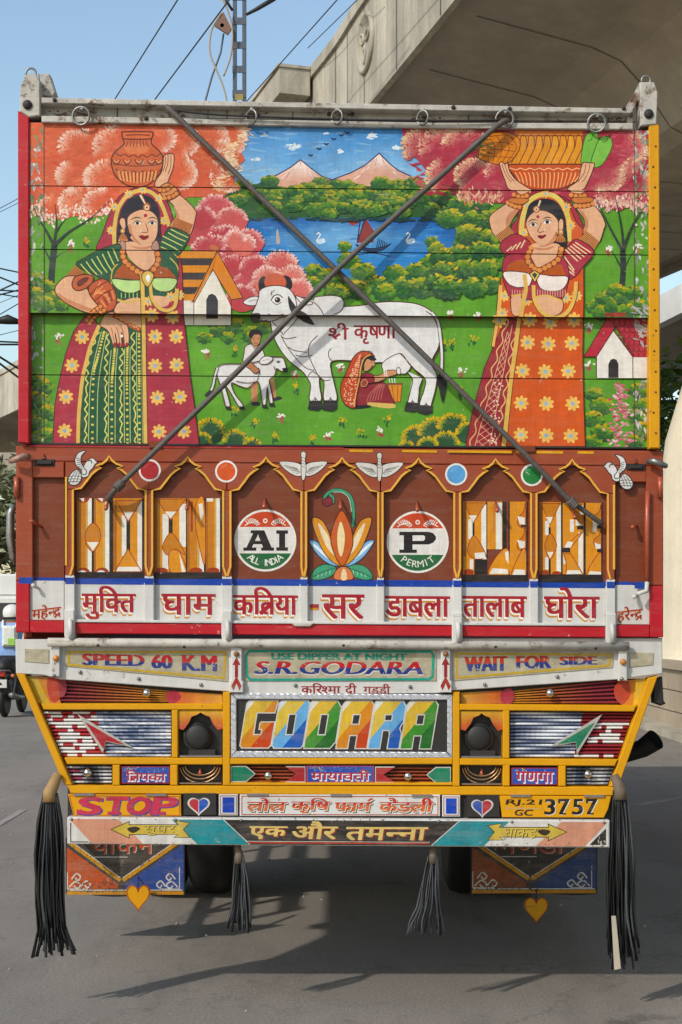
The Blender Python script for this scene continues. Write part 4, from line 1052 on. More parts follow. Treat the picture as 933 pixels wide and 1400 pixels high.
    p.sm([(415, 288), (428, 262), (452, 260), (470, 275), (460, 298), (440, 308)], 'efece8'); p.disc(445, 284, 16, '2a1c1a', None, 14); p.disc(440, 280, 4, 'f4f0ec'); p.line([(408, 290), (425, 262), (452, 256), (474, 272)], 1.4, '1d1412'); p.line([(415, 292), (440, 310), (466, 296)], 1, '1d1412'); p.line([(405, 255), (420, 238), (430, 230)], .9, OUT); p.line([(415, 265), (410, 235)], .8, OUT)
    p.shape([(545, 262), (590, 275), (640, 300), (620, 312), (580, 305)], WH, OUT, 1.2)
    p.sm([(505, 262), (522, 285), (560, 335), (610, 365), (650, 422), (600, 410), (560, 385), (520, 350), (505, 300)], BK)
    # vermilion lettering on the flank
    p.fr(*FF)
    RD = '9a2230'
    T = word([('श', .62, [((.78, .30), (.40, .12), .09)]), 'ी'], 0.012); put(p, T, (118, 250, 232, 342), RD, fat=2.2)
    T = word(['कृ', ('ष', .80), 'ण', 'ा'], 0.012); put(p, T, (258, 264, 497, 366), RD, fat=2.2)
    return p

def calf(L0):
    p = Paint(); p.L = L0; p.fr(*FE)
    WH, BK = 'e2e0de', '242226'
    # boy behind the calf
    p.sm([(300, 750), (330, 740), (332, 850), (305, 855)], 'c98a62'); p.sm([(405, 730), (425, 725), (438, 830), (418, 835)], 'c98a62')
    p.shape([(300, 855), (335, 850), (348, 868), (310, 870)], BK, BK, .6); p.shape([(420, 832), (455, 820), (470, 832), (430, 845)], BK, BK, .6)
    p.shape([(270, 540), (310, 528), (345, 540), (368, 575), (372, 640), (262, 640), (260, 580)], 'e2ddd6', OUT, 1.1)
    p.shape([(290, 505), (310, 520), (345, 520), (330, 560)], 'c98a62', OUT, .8, False); p.shape([(295, 490), (300, 520), (322, 540), (345, 522), (352, 485), (335, 470), (310, 470)], 'c98a62', OUT, .9)
    p.sm([(285, 480), (295, 455), (325, 445), (355, 458), (360, 485), (345, 478), (315, 478), (300, 500)], '1e1a1c')
    for x in (312, 338): p.disc(x, 497, 4, '1e1412', 3, 8)
    p.line([(316, 524), (326, 527), (334, 523)], .8, '7a2a20'); p.line([(300, 528), (322, 562), (345, 530)], 1, OUT, smooth=False)
    # calf
    p.shape([(105, 690), (115, 655), (150, 640), (250, 638), (340, 625), (380, 600), (440, 600), (475, 605), (492, 650), (490, 675), (465, 680), (440, 665), (430, 700), (400, 730), (405, 760), (420, 850), (400, 855), (388, 770), (380, 860), (362, 862), (350, 780), (330, 735), (280, 772), (230, 760), (190, 745), (205, 800), (255, 870), (232, 878), (178, 790), (150, 755), (165, 800), (182, 872), (158, 878), (130, 770)], WH, OUT, 1.3)
    p.line([(110, 660), (95, 710), (85, 760), (70, 795)], 4.0, OUT); p.line([(112, 660), (97, 710), (87, 760), (74, 790)], 2.4, WH); p.sm([(78, 785), (70, 810), (40, 818), (55, 795)], BK)
    for x, y in ((170, 882), (245, 882), (372, 874), (412, 864)): p.poly([(x - 14, y - 8), (x + 12, y - 8), (x + 20, y + 10), (x - 12, y + 10)], BK, p.L)
    p.sm([(470, 665), (498, 662), (500, 680), (485, 685)], BK); p.shape([(345, 625), (370, 598), (410, 600), (418, 615), (390, 638), (355, 640)], WH, OUT, 1.1); p.line([(362, 622), (395, 612)], .9, 'b09088')
    p.disc(450, 630, 8, '2a1c1a', 5); p.line([(436, 628), (450, 622), (464, 628)], .8, '1d1412'); p.line([(425, 650), (430, 668), (445, 675)], 1, OUT); p.line([(215, 735), (280, 745), (330, 735)], 1, OUT); p.line([(330, 735), (345, 690), (340, 660)], 1, OUT)
    p.shape([(262, 625), (300, 630), (320, 650), (342, 672), (335, 688), (315, 690), (295, 670), (270, 650)], 'b87a54', OUT, 1)
    return p

def milkmaid(L0):
    p = Paint(); p.L = L0; p.fr(*FF)
    p.shape([(445, 585), (530, 585), (518, 688), (470, 688)], 'd98a2e', '6e3412', 1.2, False); p.line([(448, 590), (528, 590)], 2, '8a4a18', smooth=False); p.line([(470, 588), (485, 686)], .9, '8a4a18', p.L); p.line([(505, 588), (500, 686)], .9, '8a4a18', p.L)
    for x in (455, 470, 485): p.line([(x, 555), (x + 4, 582)], 1, 'e8ecec', p.L)
    p.shape([(310, 530), (370, 555), (420, 575), (445, 600), (470, 660), (488, 715), (430, 720), (330, 705), (272, 715), (272, 620)], '8e2834', OUT, 1.2)
    for k in range(6): p.line([(330 + k * 16, 690 - k * 3), (350 + k * 14, 640 - k * 4), (400 + k * 6, 590)], 1, 'c06a62', p.L)
    p.sm([(345, 690), (430, 695), (485, 700), (486, 720), (430, 722), (345, 708), (335, 700)], 'd9b866'); p.sm([(275, 708), (340, 705), (355, 718), (280, 728)], '201c20')
    p.shape([(305, 425), (345, 405), (370, 430), (372, 470), (345, 510), (315, 515), (300, 470)], 'cf9468', OUT, 1); p.sm([(305, 470), (312, 440), (340, 420), (375, 440), (385, 455), (360, 460), (335, 450), (318, 480), (318, 515), (306, 505)], '1e1a20')
    p.sm([(368, 470), (376, 480), (366, 492)], 'cf9468'); p.disc(356, 468, 3.5, '1e1412', 3, 8); p.line([(350, 500), (362, 500)], 1, '8e1e28', smooth=False)
    p.shape([(345, 540), (400, 540), (440, 515), (490, 512), (495, 535), (450, 550), (400, 575), (350, 575)], 'cf9468', OUT, 1); p.shape([(320, 530), (365, 535), (372, 575), (325, 580)], '8e2834', OUT, 1)
    for x in (425, 436): p.line([(x, 505), (x + 8, 545)], 1.4, 'e8e0d8', p.L)
    p.shape([(300, 460), (296, 500), (285, 560), (270, 640), (268, 718), (215, 705), (188, 650), (190, 590), (215, 530), (240, 470), (270, 425), (310, 405), (350, 415), (375, 435), (345, 430), (315, 440)], 'c04a28', OUT, 1.3)
    L = p.L + 1
    for k in range(120):
        t = random.random(); y = 425 + t * 280; xl = 300 - (y - 405) * .52 if y < 600 else 192 + (y - 640) * .35; xr = 305 - (y - 430) * .12
        x = random.uniform(max(xl, 195) + 6, xr - 10)
        p.disc(x, y, 4, 'f0b890', None, 6, L)
    p.line([(352, 425), (318, 445), (300, 490), (290, 560), (270, 650), (262, 714)], 1.8, 'e0a858', L + 1); p.L = L + 1
    p.shape([(300, 580), (320, 562), (336, 580), (325, 600), (305, 600)], '9c3a3a', 'd9a860', .8)
    return p
# ------------------------------------------------------------------ the truck
SL = 0.0075
def sy(x, y): return y + SL * (x - 466)
M = {}
M['paint'] = paint_mat('sign_paint', attr=True, rough=0.42, wear=0.1, wearcol=(0.5, 0.46, 0.42), dirt=0.32)
M['paint2'] = paint_mat('dusty_sign_paint', attr=True, rough=0.5, wear=0.36, wearcol=(0.36, 0.31, 0.26), dirt=0.6, rust=0.10)
M['brown'] = paint_mat('brown_paint', '96462d', rough=0.42, wear=0.35, wearcol=(0.24, 0.13, 0.09), dirt=0.3)
M['dbrown'] = paint_mat('dark_brown_paint', '763922', rough=0.45, wear=0.2, wearcol=(0.2, 0.11, 0.08), dirt=0.3)
M['red'] = paint_mat('red_paint', 'b3262f', rough=0.4, wear=0.3, wearcol=(0.55, 0.42, 0.4), dirt=0.25)
M['white'] = paint_mat('white_paint', 'cfcdc8', rough=0.45, wear=0.2, wearcol=(0.25, 0.18, 0.13), dirt=0.4, rust=0.05)
M['dirtywhite'] = paint_mat('worn_white_paint', 'cfcabf', rough=0.55, wear=0.9, wearcol=(0.2, 0.15, 0.11), dirt=0.9, rust=0.75)
M['yellow'] = paint_mat('yellow_paint', 'd4960c', rough=0.4, wear=0.3, wearcol=(0.2, 0.13, 0.05), dirt=0.28)
M['gold'] = paint_mat('gold_trim_paint', 'd9a545', rough=0.4, wear=0.2, dirt=0.2)
M['plank'] = flat_mat('plank_wood', '4a3428', 0.8, var=0.4)
M['black'] = flat_mat('black_paint', '26221f', 0.5, var=0.3)
M['steel'] = flat_mat('grey_steel', '8d8c88', 0.4, 0.7, 0.4, 20)
M['rail'] = paint_mat('rail_steel', 'b7b4ab', rough=0.45, wear=0.8, wearcol=(0.22, 0.16, 0.11), dirt=0.9, rust=0.8)
M['chrome'] = flat_mat('chrome', 'd6d4d0', 0.15, 1.0, 0.1, 30, 0)
M['rope'] = flat_mat('rope_rubber', '5a534e', 0.6, 0.0, 0.4, 60, 0.5, 220, 0.003)
M['peg'] = flat_mat('copper_peg', 'b0563c', 0.35, 0.2, 0.3, 60)
M['latch'] = flat_mat('worn_latch', 'a8806e', .5, .1, .5, 50)
M['rubber'] = flat_mat('black_rubber', '1c1b1a', 0.6, 0, 0.3, 20)
M['dark'] = flat_mat('dark_chassis', '2a2624', 0.7, 0, 0.4, 10)
M['glass'] = None
m_, N_, L_, b_ = nodes_of('dusty_reflector')
c_ = coord(N_, L_)
L_.new(nz(N_, L_, c_, 14, 8, .7, .3, .7, lin((140, 131, 110)), lin((186, 176, 150))), b_.inputs['Base Color'])
b_.inputs['Roughness'].default_value = 0.28; b_.inputs['Metallic'].default_value = 0.1
bump(N_, L_, b_, nz(N_, L_, c_, 9, 3, .5, .2, .8), .5, .01)
M['silver'] = m_

truck = empty('truck', (0, 0, 0))
tag(truck, 'decorated lorry seen from behind with painted tailboards, arched panels and yellow lamp frame', 'truck')

def wp(pts, y, slope=True): return [(lambda v: (v.x, v.z))(W(x, sy(x, q) if slope else q, y)) for x, q in pts]
def plate(name, pts, y0, y1, mat, parent, bev=0.003, slope=True):
    return MB().prism(wp(pts, y0, slope), y0, y1, bev).build(name, mat, parent)
def rect(x0, a, x1, b): return [(x0, a), (x1, a), (x1, b), (x0, b)]
def pin(name, px, py, y, prof, mat, parent, axis=(0, -1, 0), slope=False, n=14):
    return MB().lathe(W(px, sy(px, py) if slope else py, y), axis, prof, n).build(name, mat, parent)
DOME = [(0, .0075), (.003, .0075), (.007, .006), (.009, .003), (.0095, .0005)]
def slp(p):
    "tilt a finished painting by the truck's slope"
    p.T = [([(x, sy(x, y), c) for x, y, c in t], g) for t, g in p.T]
    return p

# ---- upper tail boards with the picture
tb = plate('tail_board', [(34, 166), (895, 178), (895, 612), (34, 606)], 0.034, 0.07, M['black'], truck, 0, False)
for i in range(5):
    g = .75
    pts = [(40, seam(i, 40) + g * (i > 0)), (888, seam(i, 888) + g * (i > 0)), (888, seam(i + 1, 888) - g), (40, seam(i + 1, 40) - g)]
    plate('plank', pts, PLY[i] + 0.0008, PLY[i] + 0.030, M['plank'], tb, 0.0006, False)
ls = paint_landscape(); ls.clip(lambda x, y: x - 40.3); ls.clip(lambda x, y: 887.7 - x)
ls.build('painted_landscape', tb, M['paint'], BANDS)
for f, nm, lb in ((hut_left, 'painted_hut', 'white hut with orange striped roof'), (hut_right, 'painted_hut', 'white hut with red tiled roof'),
                  (cow, 'painted_cow', None), (calf, 'painted_calf', 'white calf with a boy'), (milkmaid, 'painted_milkmaid', None),
                  (woman_left, 'painted_woman', 'woman in green skirt carrying a pot'), (woman_right, 'painted_woman', 'woman in orange skirt carrying a fruit basket')):
    q = f(0); q.clip(lambda x, y: x - 40.3); q.clip(lambda x, y: 887.7 - x)
    o = q.build(nm, tb, M['paint'], BANDS)
    if lb: o['label'] = lb
plate('seam_strap', [(38, 605.4), (889, 611.4), (889, 614), (38, 608.4)], -0.012, 0.03, M['black'], tb, 0.002, False)
for x in (213, 724): plate('latch_block', rect(x - 9, 603 if x < 400 else 609, x + 9, 613 if x < 400 else 619), -0.03, 0.0, M['dbrown'], tb, 0.004, False)

# ---- corner posts and top rail
lp = plate('corner_post', [(24.5, 151), (40, 159), (40, 606), (25, 605)], -0.05, 0.10, M['red'], truck, 0.004, False)
rp = plate('corner_post', [(887.5, 170), (895, 166), (902, 172), (903, 613), (888, 613)], -0.05, 0.10, M['yellow'], truck, 0.004, False)
for k in range(15):
    pin('rivet', 895 + random.uniform(-2, 2), 200 + k * 28, -0.05, [(0, .004), (.002, .004), (.003, .001)], M['dbrown'], rp, n=8)
lb_ = plate('rail_bracket', [(27, 152), (28, 120), (33, 104), (40, 100), (50, 102), (55, 112), (55, 158), (40, 160)], -0.055, 0.03, M['dirtywhite'], truck, 0.004, False)
plate('bracket_cheek', [(52, 100), (68, 101), (76, 126), (72, 132), (57, 130)], 0.0, 0.06, M['dirtywhite'], lb_, 0.004, False)
MB().torus(W(42.5, 100, -0.01), (0, 1, 0), 0.019, 0.0045).build('lifting_eye', M['steel'], lb_)
pin('bolt', 38, 143.5, -0.055, [(0, .018), (.006, .018), (.010, .012), (.014, .004)], M['dark'], lb_)
rb_ = plate('rail_bracket', [(875, 112), (895, 112), (900, 127), (898, 170), (876, 172)], -0.055, 0.03, M['dirtywhite'], truck, 0.004, False)
plate('bracket_cheek', [(856, 146), (874, 116), (876, 116), (876, 132), (866, 150), (866, 172), (858, 172)], -0.02, 0.03, M['dirtywhite'], rb_, 0.003, False)
MB().torus(W(883.5, 110, -0.01), (0, 1, 0), 0.017, 0.0045).build('lifting_eye', M['steel'], rb_)
pin('bolt', 887, 156, -0.055, [(0, .018), (.006, .018), (.010, .012), (.014, .004)], M['dark'], rb_)
rail = plate('top_rail', [(56, 140), (866, 152), (866, 165), (56, 160)], -0.012, 0.05, M['rail'], truck, 0.0, False)
plate('rail_flange', [(57, 133), (340, 138.5), (594, 143), (866, 148), (866, 155), (594, 151), (340, 146), (57, 141)], -0.058, 0.06, M['dirtywhite'], rail, 0.003, False)
plate('rail_flange', [(57, 158), (340, 163), (594, 167.5), (866, 168), (866, 177), (594, 175), (340, 171), (57, 167)], -0.058, 0.06, M['dirtywhite'], rail, 0.003, False)
for x in (160, 284, 310, 400, 640, 700): plate('rail_splice', [(x, 141 + x * .013), (x + 1.2, 141 + x * .013), (x + 1.2, 159 + x * .012), (x, 159 + x * .012)], -0.014, 0.0, M['dark'], rail, 0, False)
for x, y, R in ((111, 158.5, .0335), (344, 160, .026), (461, 160, .026), (578, 161, .026), (690, 163, .0335), (816, 168, .0335)):
    r = MB().torus(W(x, y, -0.066), (.15 if R > .03 else .8, 1, .1), R, .0045).build('tie_ring', M['steel'], rail)
    MB().tube([W(x, y - 9, -0.02), W(x, y - 11, -0.066), W(x + 3, y - 9, -0.07)], .007, 8).build('ring_lug', M['rail'], r)
for x, y in ((450, 156), (482, 156), (697, 149), (853, 148), (200, 162), (75, 137), (620, 147)): pin('bolt', x, y, -0.03 if 150 < y < 158 else -0.058, [(0, .009), (.006, .008), (.008, .003)], M['dark'], rail, n=6)

def grime(yy, spots, n, c, parent, nm):
    p = Paint(yy)
    for x, y, s_ in spots:
        for k in range(n): p.dab(x + random.gauss(0, s_), y + random.gauss(0, s_ * .35), random.uniform(1, 4.5), random.uniform(.5, 1.6), random.uniform(-.4, .4), jit(c, 14), 0)
    p.clip(lambda x, y: y - (142.5 + x * .0125)); p.clip(lambda x, y: 158 + x * .0125 - y) if yy > -.05 else None
    o = p.build(nm, parent, M['paint']); o['kind'] = 'stuff'
grime(-.0128, [(x + 4, 157 + x * .009, 9) for x in (80, 111, 235, 344, 461, 578, 690, 816, 850)], 26, '5f4a3c', rail, 'rust_smears')
# ---- lower tailgate
tg = plate('tailgate', [(22, 640), (907, 640), (907, 868), (22, 868)], 0.045, 0.07, M['dbrown'], truck, 0)
FY, RY = -0.02, 0.004
plate('tailgate_beam', [(22, 613), (907, 613), (907, 634), (22, 634)], FY, 0.044, M['brown'], tg, 0.004)
for n_, (x0, x1, xi) in enumerate(((22, 45, 88), (884, 907, 842))):
    plate('tailgate_stile', rect(x0, 634, x1, 797), FY, 0.044, M['brown'], tg, 0.003)
    a, b = (45, 88) if n_ == 0 else (842, 884)
    plate('tailgate_stile', rect(a, 634, b, 656), FY, 0.044, M['brown'], tg, 0.003)
    plate('tailgate_foot', rect(x0, 797.6, 40.5, 868) if n_ == 0 else rect(889, 797.6, x1, 868), FY, 0.044, M['red'], tg, 0.003)
    plate('door_panel', rect(a, 656, b, 795), RY, 0.044, M['dbrown'], tg, 0)
    plate('name_panel', rect(a - (4 if n_ == 0 else 0), 797, b + (0 if n_ == 0 else 4.5), 851), -0.006, 0.044, M['white'], tg, 0.002)
    plate('tailgate_stile', rect(a - (4 if n_ == 0 else 0), 851.5, b + (0 if n_ == 0 else 4.5), 868), FY, 0.044, M['red'], tg, 0.003)
RIBS = [(89.5, 101.5), (198, 210), (304, 317), (411, 420.5), (516, 525), (620, 631), (725, 735.5), (830, 841)]
for a, b in RIBS:
    plate('rib', rect(a, 672, b, 790), FY, 0.044, M['brown'], tg, 0.003)
    plate('rib_foot', rect(a - 1, 799, b + 1, 851), FY, 0.044, M['white'], tg, 0.003)
def arch(c, w, k=1.0):
    "left half to right half of one cusped arch, photo pixels about its axis"
    h = [(-1.0, 671.5), (-.80, 671), (-.62, 660), (-.50, 652), (-.35, 646), (-.23, 643.5), (-.38, 640.5), (-.20, 637.5), (-.08, 633), (0, 627)]
    L = [(c + w * a, y) for a, y in h]
    return L + [(c - w * a, y) for a, y in h[-2::-1]]
trims = []
for i in range(7):
    a, b = RIBS[i][1], RIBS[i + 1][0]; c, w = (a + b) / 2, (b - a) / 2
    A = arch(c, w)
    lx, rx = a - (6 if i else 12), b + (6 if i < 6 else 12)
    plate('spandrel', [(lx, 634.2), (c - .06 * w, 634.2)] + [(c - .12 * w, 634.4)] + A[7:0:-1][1:] + [A[0], (lx, 671.5)], FY, 0.044, M['brown'], tg, 0.002)
    plate('spandrel', [(rx, 634.2), (rx, 671.5), A[-1]] + A[-2:11:-1] + [(c + .12 * w, 634.4), (c + .06 * w, 634.2)], FY, 0.044, M['brown'], tg, 0.002)
    plate('recess_panel', rect(a, 613.5, b, 797), RY, 0.0446, M['dbrown'], tg, 0)
    plate('word_panel', rect(a, 797.5, b, 850), RY, 0.0446, M['white'], tg, 0)
    # gold moulding along the arch, down both ribs
    p = Paint(FY - 0.006)
    A2 = [(x, y + .5) for x, y in A]
    path = [(RIBS[i][0] + (RIBS[i][1] - RIBS[i][0]) * .55, 789), (a - 1.6, 776), (a - 1.6, 672.5)] + [(x, y - 1) for x, y in A[1:-1]] + [(b + 1.6, 672.5), (b + 1.6, 776), (RIBS[i + 1][0] + (RIBS[i + 1][1] - RIBS[i + 1][0]) * .45, 789)]
    v = []; f = []
    P2 = [(x, sy(x, y)) for x, y in path]; hw = 1.6
    for j, (x, y) in enumerate(P2):
        q0, q1 = P2[max(j - 1, 0)], P2[min(j + 1, len(P2) - 1)]; dx, dy = q1[0] - q0[0], q1[1] - q0[1]; l = math.hypot(dx, dy); nx, ny = -dy / l * hw, dx / l * hw
        for s_, yy in ((-1, FY - .0008), (-.7, FY - .004), (.7, FY - .004), (1, FY - .0008)): v.append(W(x + nx * s_, y + ny * s_, yy))
    for j in range(len(P2) - 1):
        for s_ in range(3): f.append((j * 4 + s_, j * 4 + s_ + 1, j * 4 + 5 + s_, j * 4 + 4 + s_))
    MB().add(v, f).build('arch_moulding', M['gold'], tg)
for x, a, b in ((90.5, 655, 776), (840, 660, 776)):
    plate('side_moulding', rect(x - 1.5, a, x + 1.5, b), FY - .004, FY, M['gold'], tg, 0.001)
plate('tailgate_sill', rect(101, 849.5, 830, 853.5), FY - 0.006, 0.04, M['white'], tg, 0.002)
for i in range(0, 7, 1):
    a, b = RIBS[i][1] - 6, RIBS[i + 1][0] + 6
    if i in (0, 2, 5): pass
for a, b in ((101, 304), (317, 620), (631, 830)): plate('tailgate_skirt', rect(a, 853.8, b, 869), FY, 0.04, M['red'], tg, 0.003)
for x in (95, 310, 625.5, 836):
    h = plate('hinge_strap', [(x - 7, 836), (x + 7, 836), (x + 7, 870), (x + 5, 886), (x - 5, 886), (x - 7, 870)], FY - 0.02, 0.03, M['white'], tg, 0.004)
    MB().tube([W(x + 1, sy(x, 850), FY - .026), W(x + 2, sy(x, 862), FY - .034), W(x + 2, sy(x, 876), FY - .026)], .009, 8).build('hinge_pin', M['white'], h)
plate('drip_lug', [(397, 852), (430, 852), (424, 857), (404, 857)], FY - .012, FY, M['dirtywhite'], tg, .003)
# blue band, painted across panels and ribs
for i, (a, b, yy) in enumerate([(40, 88, RY)] + [(RIBS[k][1], RIBS[k + 1][0], RY) for k in range(7)] + [(842, 866, RY)] + [(r[0], r[1], FY) for r in RIBS] + [(24, 40, FY)] + [(868, 884, FY)]):
    p = Paint(yy - 0.0007 if yy == RY else yy - .0002)
    if yy == FY: plate('band_block', rect(a, 789.5, b, 799.5), FY, .044, M['white'] , tg, 0) if (a, b) in RIBS else None
    p.poly(rect(a, 792.5, b, 801.5) if a != 24 else [(27, 792.5), (45, 792.5), (45, 801.5), (25, 801)], jit('16409f', 4)); slp(p).build('blue_band', tg, M['paint'])
# latches, handles and pegs
for x0, x1, hx, sgn in ((47, 75, 29, -1), (857, 883, 897, 1)):
    k = plate('latch_slot', rect(x0, 631, x1, 640), FY - .004, FY + .01, M['rubber'], tg, .002)
    plate('latch_bolt', rect(x0 + 4, 633, x1 - 4, 638), FY - .014, FY, M['dark'], k, .003)
    plate('latch_tip', [(x0 + 10, 631), (x0 + 13, 623), (x0 + 16, 631)], FY - .008, FY, M['dbrown'], k, .002)
    MB().tube([W(hx + sgn * -11, sy(hx, 628), FY - .02), W(hx + sgn * -3, sy(hx, 627), FY - .045), W(hx + sgn * 6, sy(hx, 631), FY - .05), W(hx + sgn * 14, sy(hx, 634), FY - .03)], [.012, .013, .013, .010], 10).build('latch_handle', M['latch'] if sgn < 0 else M['steel'], tg)
    xs = 23 if sgn < 0 else 903
    MB().tube([W(xs, 652, FY - .01), W(xs, 680, FY - .01)], .011, 8).build('side_hinge', M['peg'], tg)
def peg(x, y, dx, dy, ln=.05, mat='peg', base=RY, r=.0075):
    a = W(x, y, base); b = a + Vector((dx * .0028, -ln, -dy * .0028))
    o = MB().tube([a, a.lerp(b, .45), a.lerp(b, .8), b], [r * .6, r * .75, r * 1.15, r * .9], 10).build('peg', M[mat], tg)
for x, y in ((148.5, 684), (258, 684), (362.5, 682), (466, 683), (570, 686), (678, 687), (783, 696)): peg(x, y, 0, 14, .065)
peg(58, 721, -12, -8, .06); peg(56, 806, -8, -6, .05, 'white', 0.004); peg(871, 719, -10, 3, .05); peg(873, 812, -10, 5, .05, 'white', .004)
MB().tube([W(886, 672, FY - .012), W(885, 718, FY - .016), W(885.5, 795, FY - .012)], .010, 8).build('lock_rod', M['peg'], tg)
MB().tube([W(885, 796, FY - .012), W(884, 808, FY - .02), W(872, 812, FY - .04)], .009, 8).build('lock_handle', M['white'], tg)

# ---- paintings on the lower tailgate
def bay_paint(name, fn_, y=RY - 0.0012, slope=False):
    p = Paint(y); fn_(p)
    if slope: slp(p)
    return p.build(name, tg, M['paint'])
OR, OR2, WHT, INK, VERM = 'd98f2a', 'c67c22', 'e6e2d6', '241c1a', '9c3a18'
def block(p, x0, x1, y0, y1, side=True):
    "one upright of the shaded block lettering"
    p.poly(rect(x0, y0, x1, y1), OR if random.random() < .6 else OR2)
    w = x1 - x0
    if side: p.poly(rect(x1 - w * .34, y0, x1 - 2, y1), WHT); p.poly(rect(x1 - w * .42, y0, x1 - w * .30, y1), 'c9a45a')
    p.poly(rect(x0, y0, x0 + w * .16, y1), 'a8641c'); p.line([(x1 - 1, y0), (x1 - 1, y1)], 2.4, INK, smooth=False); p.line([(x0, y0), (x0, y1)], 1.2, INK, smooth=False)
def letters1(p):
    p.fr(20, 610, 4.665)
    block(p, 395, 500, 332, 800); block(p, 502, 612, 332, 800)
    p.shape([(500, 490), (540, 525), (550, 580), (530, 640), (500, 672), (465, 640), (450, 580), (465, 525)], OR2, VERM, 1.2); p.poly([(462, 612), (538, 612), (500, 668)], WHT)
    p.line([(500, 332), (500, 490)], 3.0, INK, smooth=False); p.line([(500, 670), (500, 800)], 3.0, INK, smooth=False)
    for x in (440, 560): p.disc(x, 332, 38, VERM, 28); p.disc(x, 800, 40, VERM, 26); p.disc(x - 8, 806, 26, WHT, 14); p.poly([(x - 30, 332), (x + 6, 332), (x + 2, 356)], WHT)
    p.poly(rect(380, 300, 640, 331), '6f3424'); p.poly(rect(390, 803, 830, 842), INK)
    p.poly(rect(612, 332, 632, 800), INK); p.poly(rect(630, 332, 818, 800), OR); p.poly(rect(630, 350, 652, 790), 'a8641c'); p.poly(rect(685, 440, 716, 700), WHT); p.poly(rect(785, 350, 816, 795), WHT); p.poly(rect(714, 465, 738, 675), INK)
    p.shape([(645, 345), (812, 345), (726, 482)], OR2, VERM, 1.2, False); p.poly([(695, 418), (760, 418), (726, 474)], WHT)
    p.shape([(640, 800), (725, 655), (812, 800)], OR, VERM, 1.2, False); p.poly([(650, 798), (662, 770), (790, 770), (805, 798)], WHT); p.line([(818, 332), (818, 800)], 1.8, INK, smooth=False)
def letters2(p):
    p.fr(0, 600, 2.9156)
    p.poly(rect(618, 237, 745, 530), OR); p.poly(rect(612, 237, 628, 530), 'a8641c'); p.line([(745, 237), (745, 530)], 2.6, INK, smooth=False); p.poly(rect(648, 300, 672, 520), WHT); p.poly(rect(716, 260, 742, 430), WHT); p.poly(rect(674, 318, 689, 382), INK); p.line([(819, 237), (819, 530)], 2.2, INK, smooth=False)
    p.shape([(625, 240), (742, 240), (681, 322)], OR2, VERM, 1.1, False); p.poly([(658, 290), (704, 290), (681, 318)], WHT)
    p.shape([(682, 375), (715, 410), (738, 462), (700, 440), (672, 465), (650, 440), (655, 410)], OR2, VERM, 1.1)
    p.shape([(675, 455), (700, 442), (722, 460), (742, 530), (680, 530)], OR, VERM, 1.1); p.poly([(715, 455), (738, 520), (742, 530), (725, 530)], WHT)
    block(p, 745, 818, 237, 530); block(p, 820, 882, 237, 530)
    p.shape([(785, 250), (815, 250), (818, 500), (790, 400), (780, 330)], OR, VERM, 1.1); p.poly([(792, 260), (808, 256), (812, 300), (800, 330)], WHT); p.line([(765, 250), (765, 370)], 3.2, VERM)
    p.disc(782, 525, 26, VERM, 12); p.disc(850, 525, 26, VERM, 12); p.disc(645, 525, 24, VERM, 12); p.poly(rect(825, 237, 850, 250), WHT)
    p.poly(rect(612, 532, 885, 558), INK); p.line([(884, 237), (884, 532)], 1.8, INK, smooth=False)
def letters6(p):
    p.fr(613, 600, 2.9156)
    p.poly(rect(60, 250, 152, 540), OR); p.poly(rect(58, 255, 72, 470), 'a8641c'); p.line([(154, 250), (154, 475)], 2.4, INK, smooth=False); p.line([(244, 250), (244, 545)], 2.4, INK, smooth=False); p.poly(rect(132, 262, 152, 480), WHT); p.poly(rect(80, 320, 98, 400), WHT)
    p.shape([(65, 255), (150, 255), (100, 335)], OR2, VERM, 1.1, False); p.poly([(82, 305), (115, 305), (100, 332)], WHT); p.poly(rect(97, 335, 105, 388), INK)
    p.shape([(102, 385), (130, 420), (150, 470), (105, 478), (78, 450), (85, 415)], OR2, VERM, 1.1); p.poly([(105, 455), (145, 452), (150, 476), (108, 478)], WHT)
    p.poly(rect(104, 480, 155, 540), INK); p.poly(rect(62, 478, 102, 538), OR); p.disc(82, 532, 20, VERM, 14); p.poly(rect(86, 480, 100, 520), WHT)
    p.poly(rect(156, 250, 220, 440), OR); p.poly(rect(190, 255, 214, 440), WHT); p.poly(rect(216, 250, 232, 440), INK); p.line([(183, 258), (183, 365)], 3.4, 'c9812a')
    p.shape([(160, 540), (195, 465), (238, 440), (242, 540)], OR, VERM, 1.1); p.poly([(165, 538), (178, 515), (236, 520), (240, 538)], WHT); p.poly([(226, 450), (241, 448), (241, 500), (230, 480)], WHT)
    p.poly(rect(246, 250, 312, 545), OR)
    for y in (300, 395): p.shape([(308, y - 45), (300, y - 10), (276, y + 20), (280, y + 45), (308, y + 50)], OR2, VERM, 1.1); p.poly([(275, y + 8), (306, y + 14), (306, y + 42), (286, y + 40)], WHT); p.poly(rect(290, y + 43, 312, y + 52), INK)
    p.shape([(252, 545), (285, 460), (308, 440), (310, 545)], OR, VERM, 1.1); p.poly([(256, 543), (266, 520), (305, 522), (308, 543)], WHT); p.poly(rect(55, 542, 318, 570), INK); p.line([(314, 250), (314, 545)], 2, INK, smooth=False)
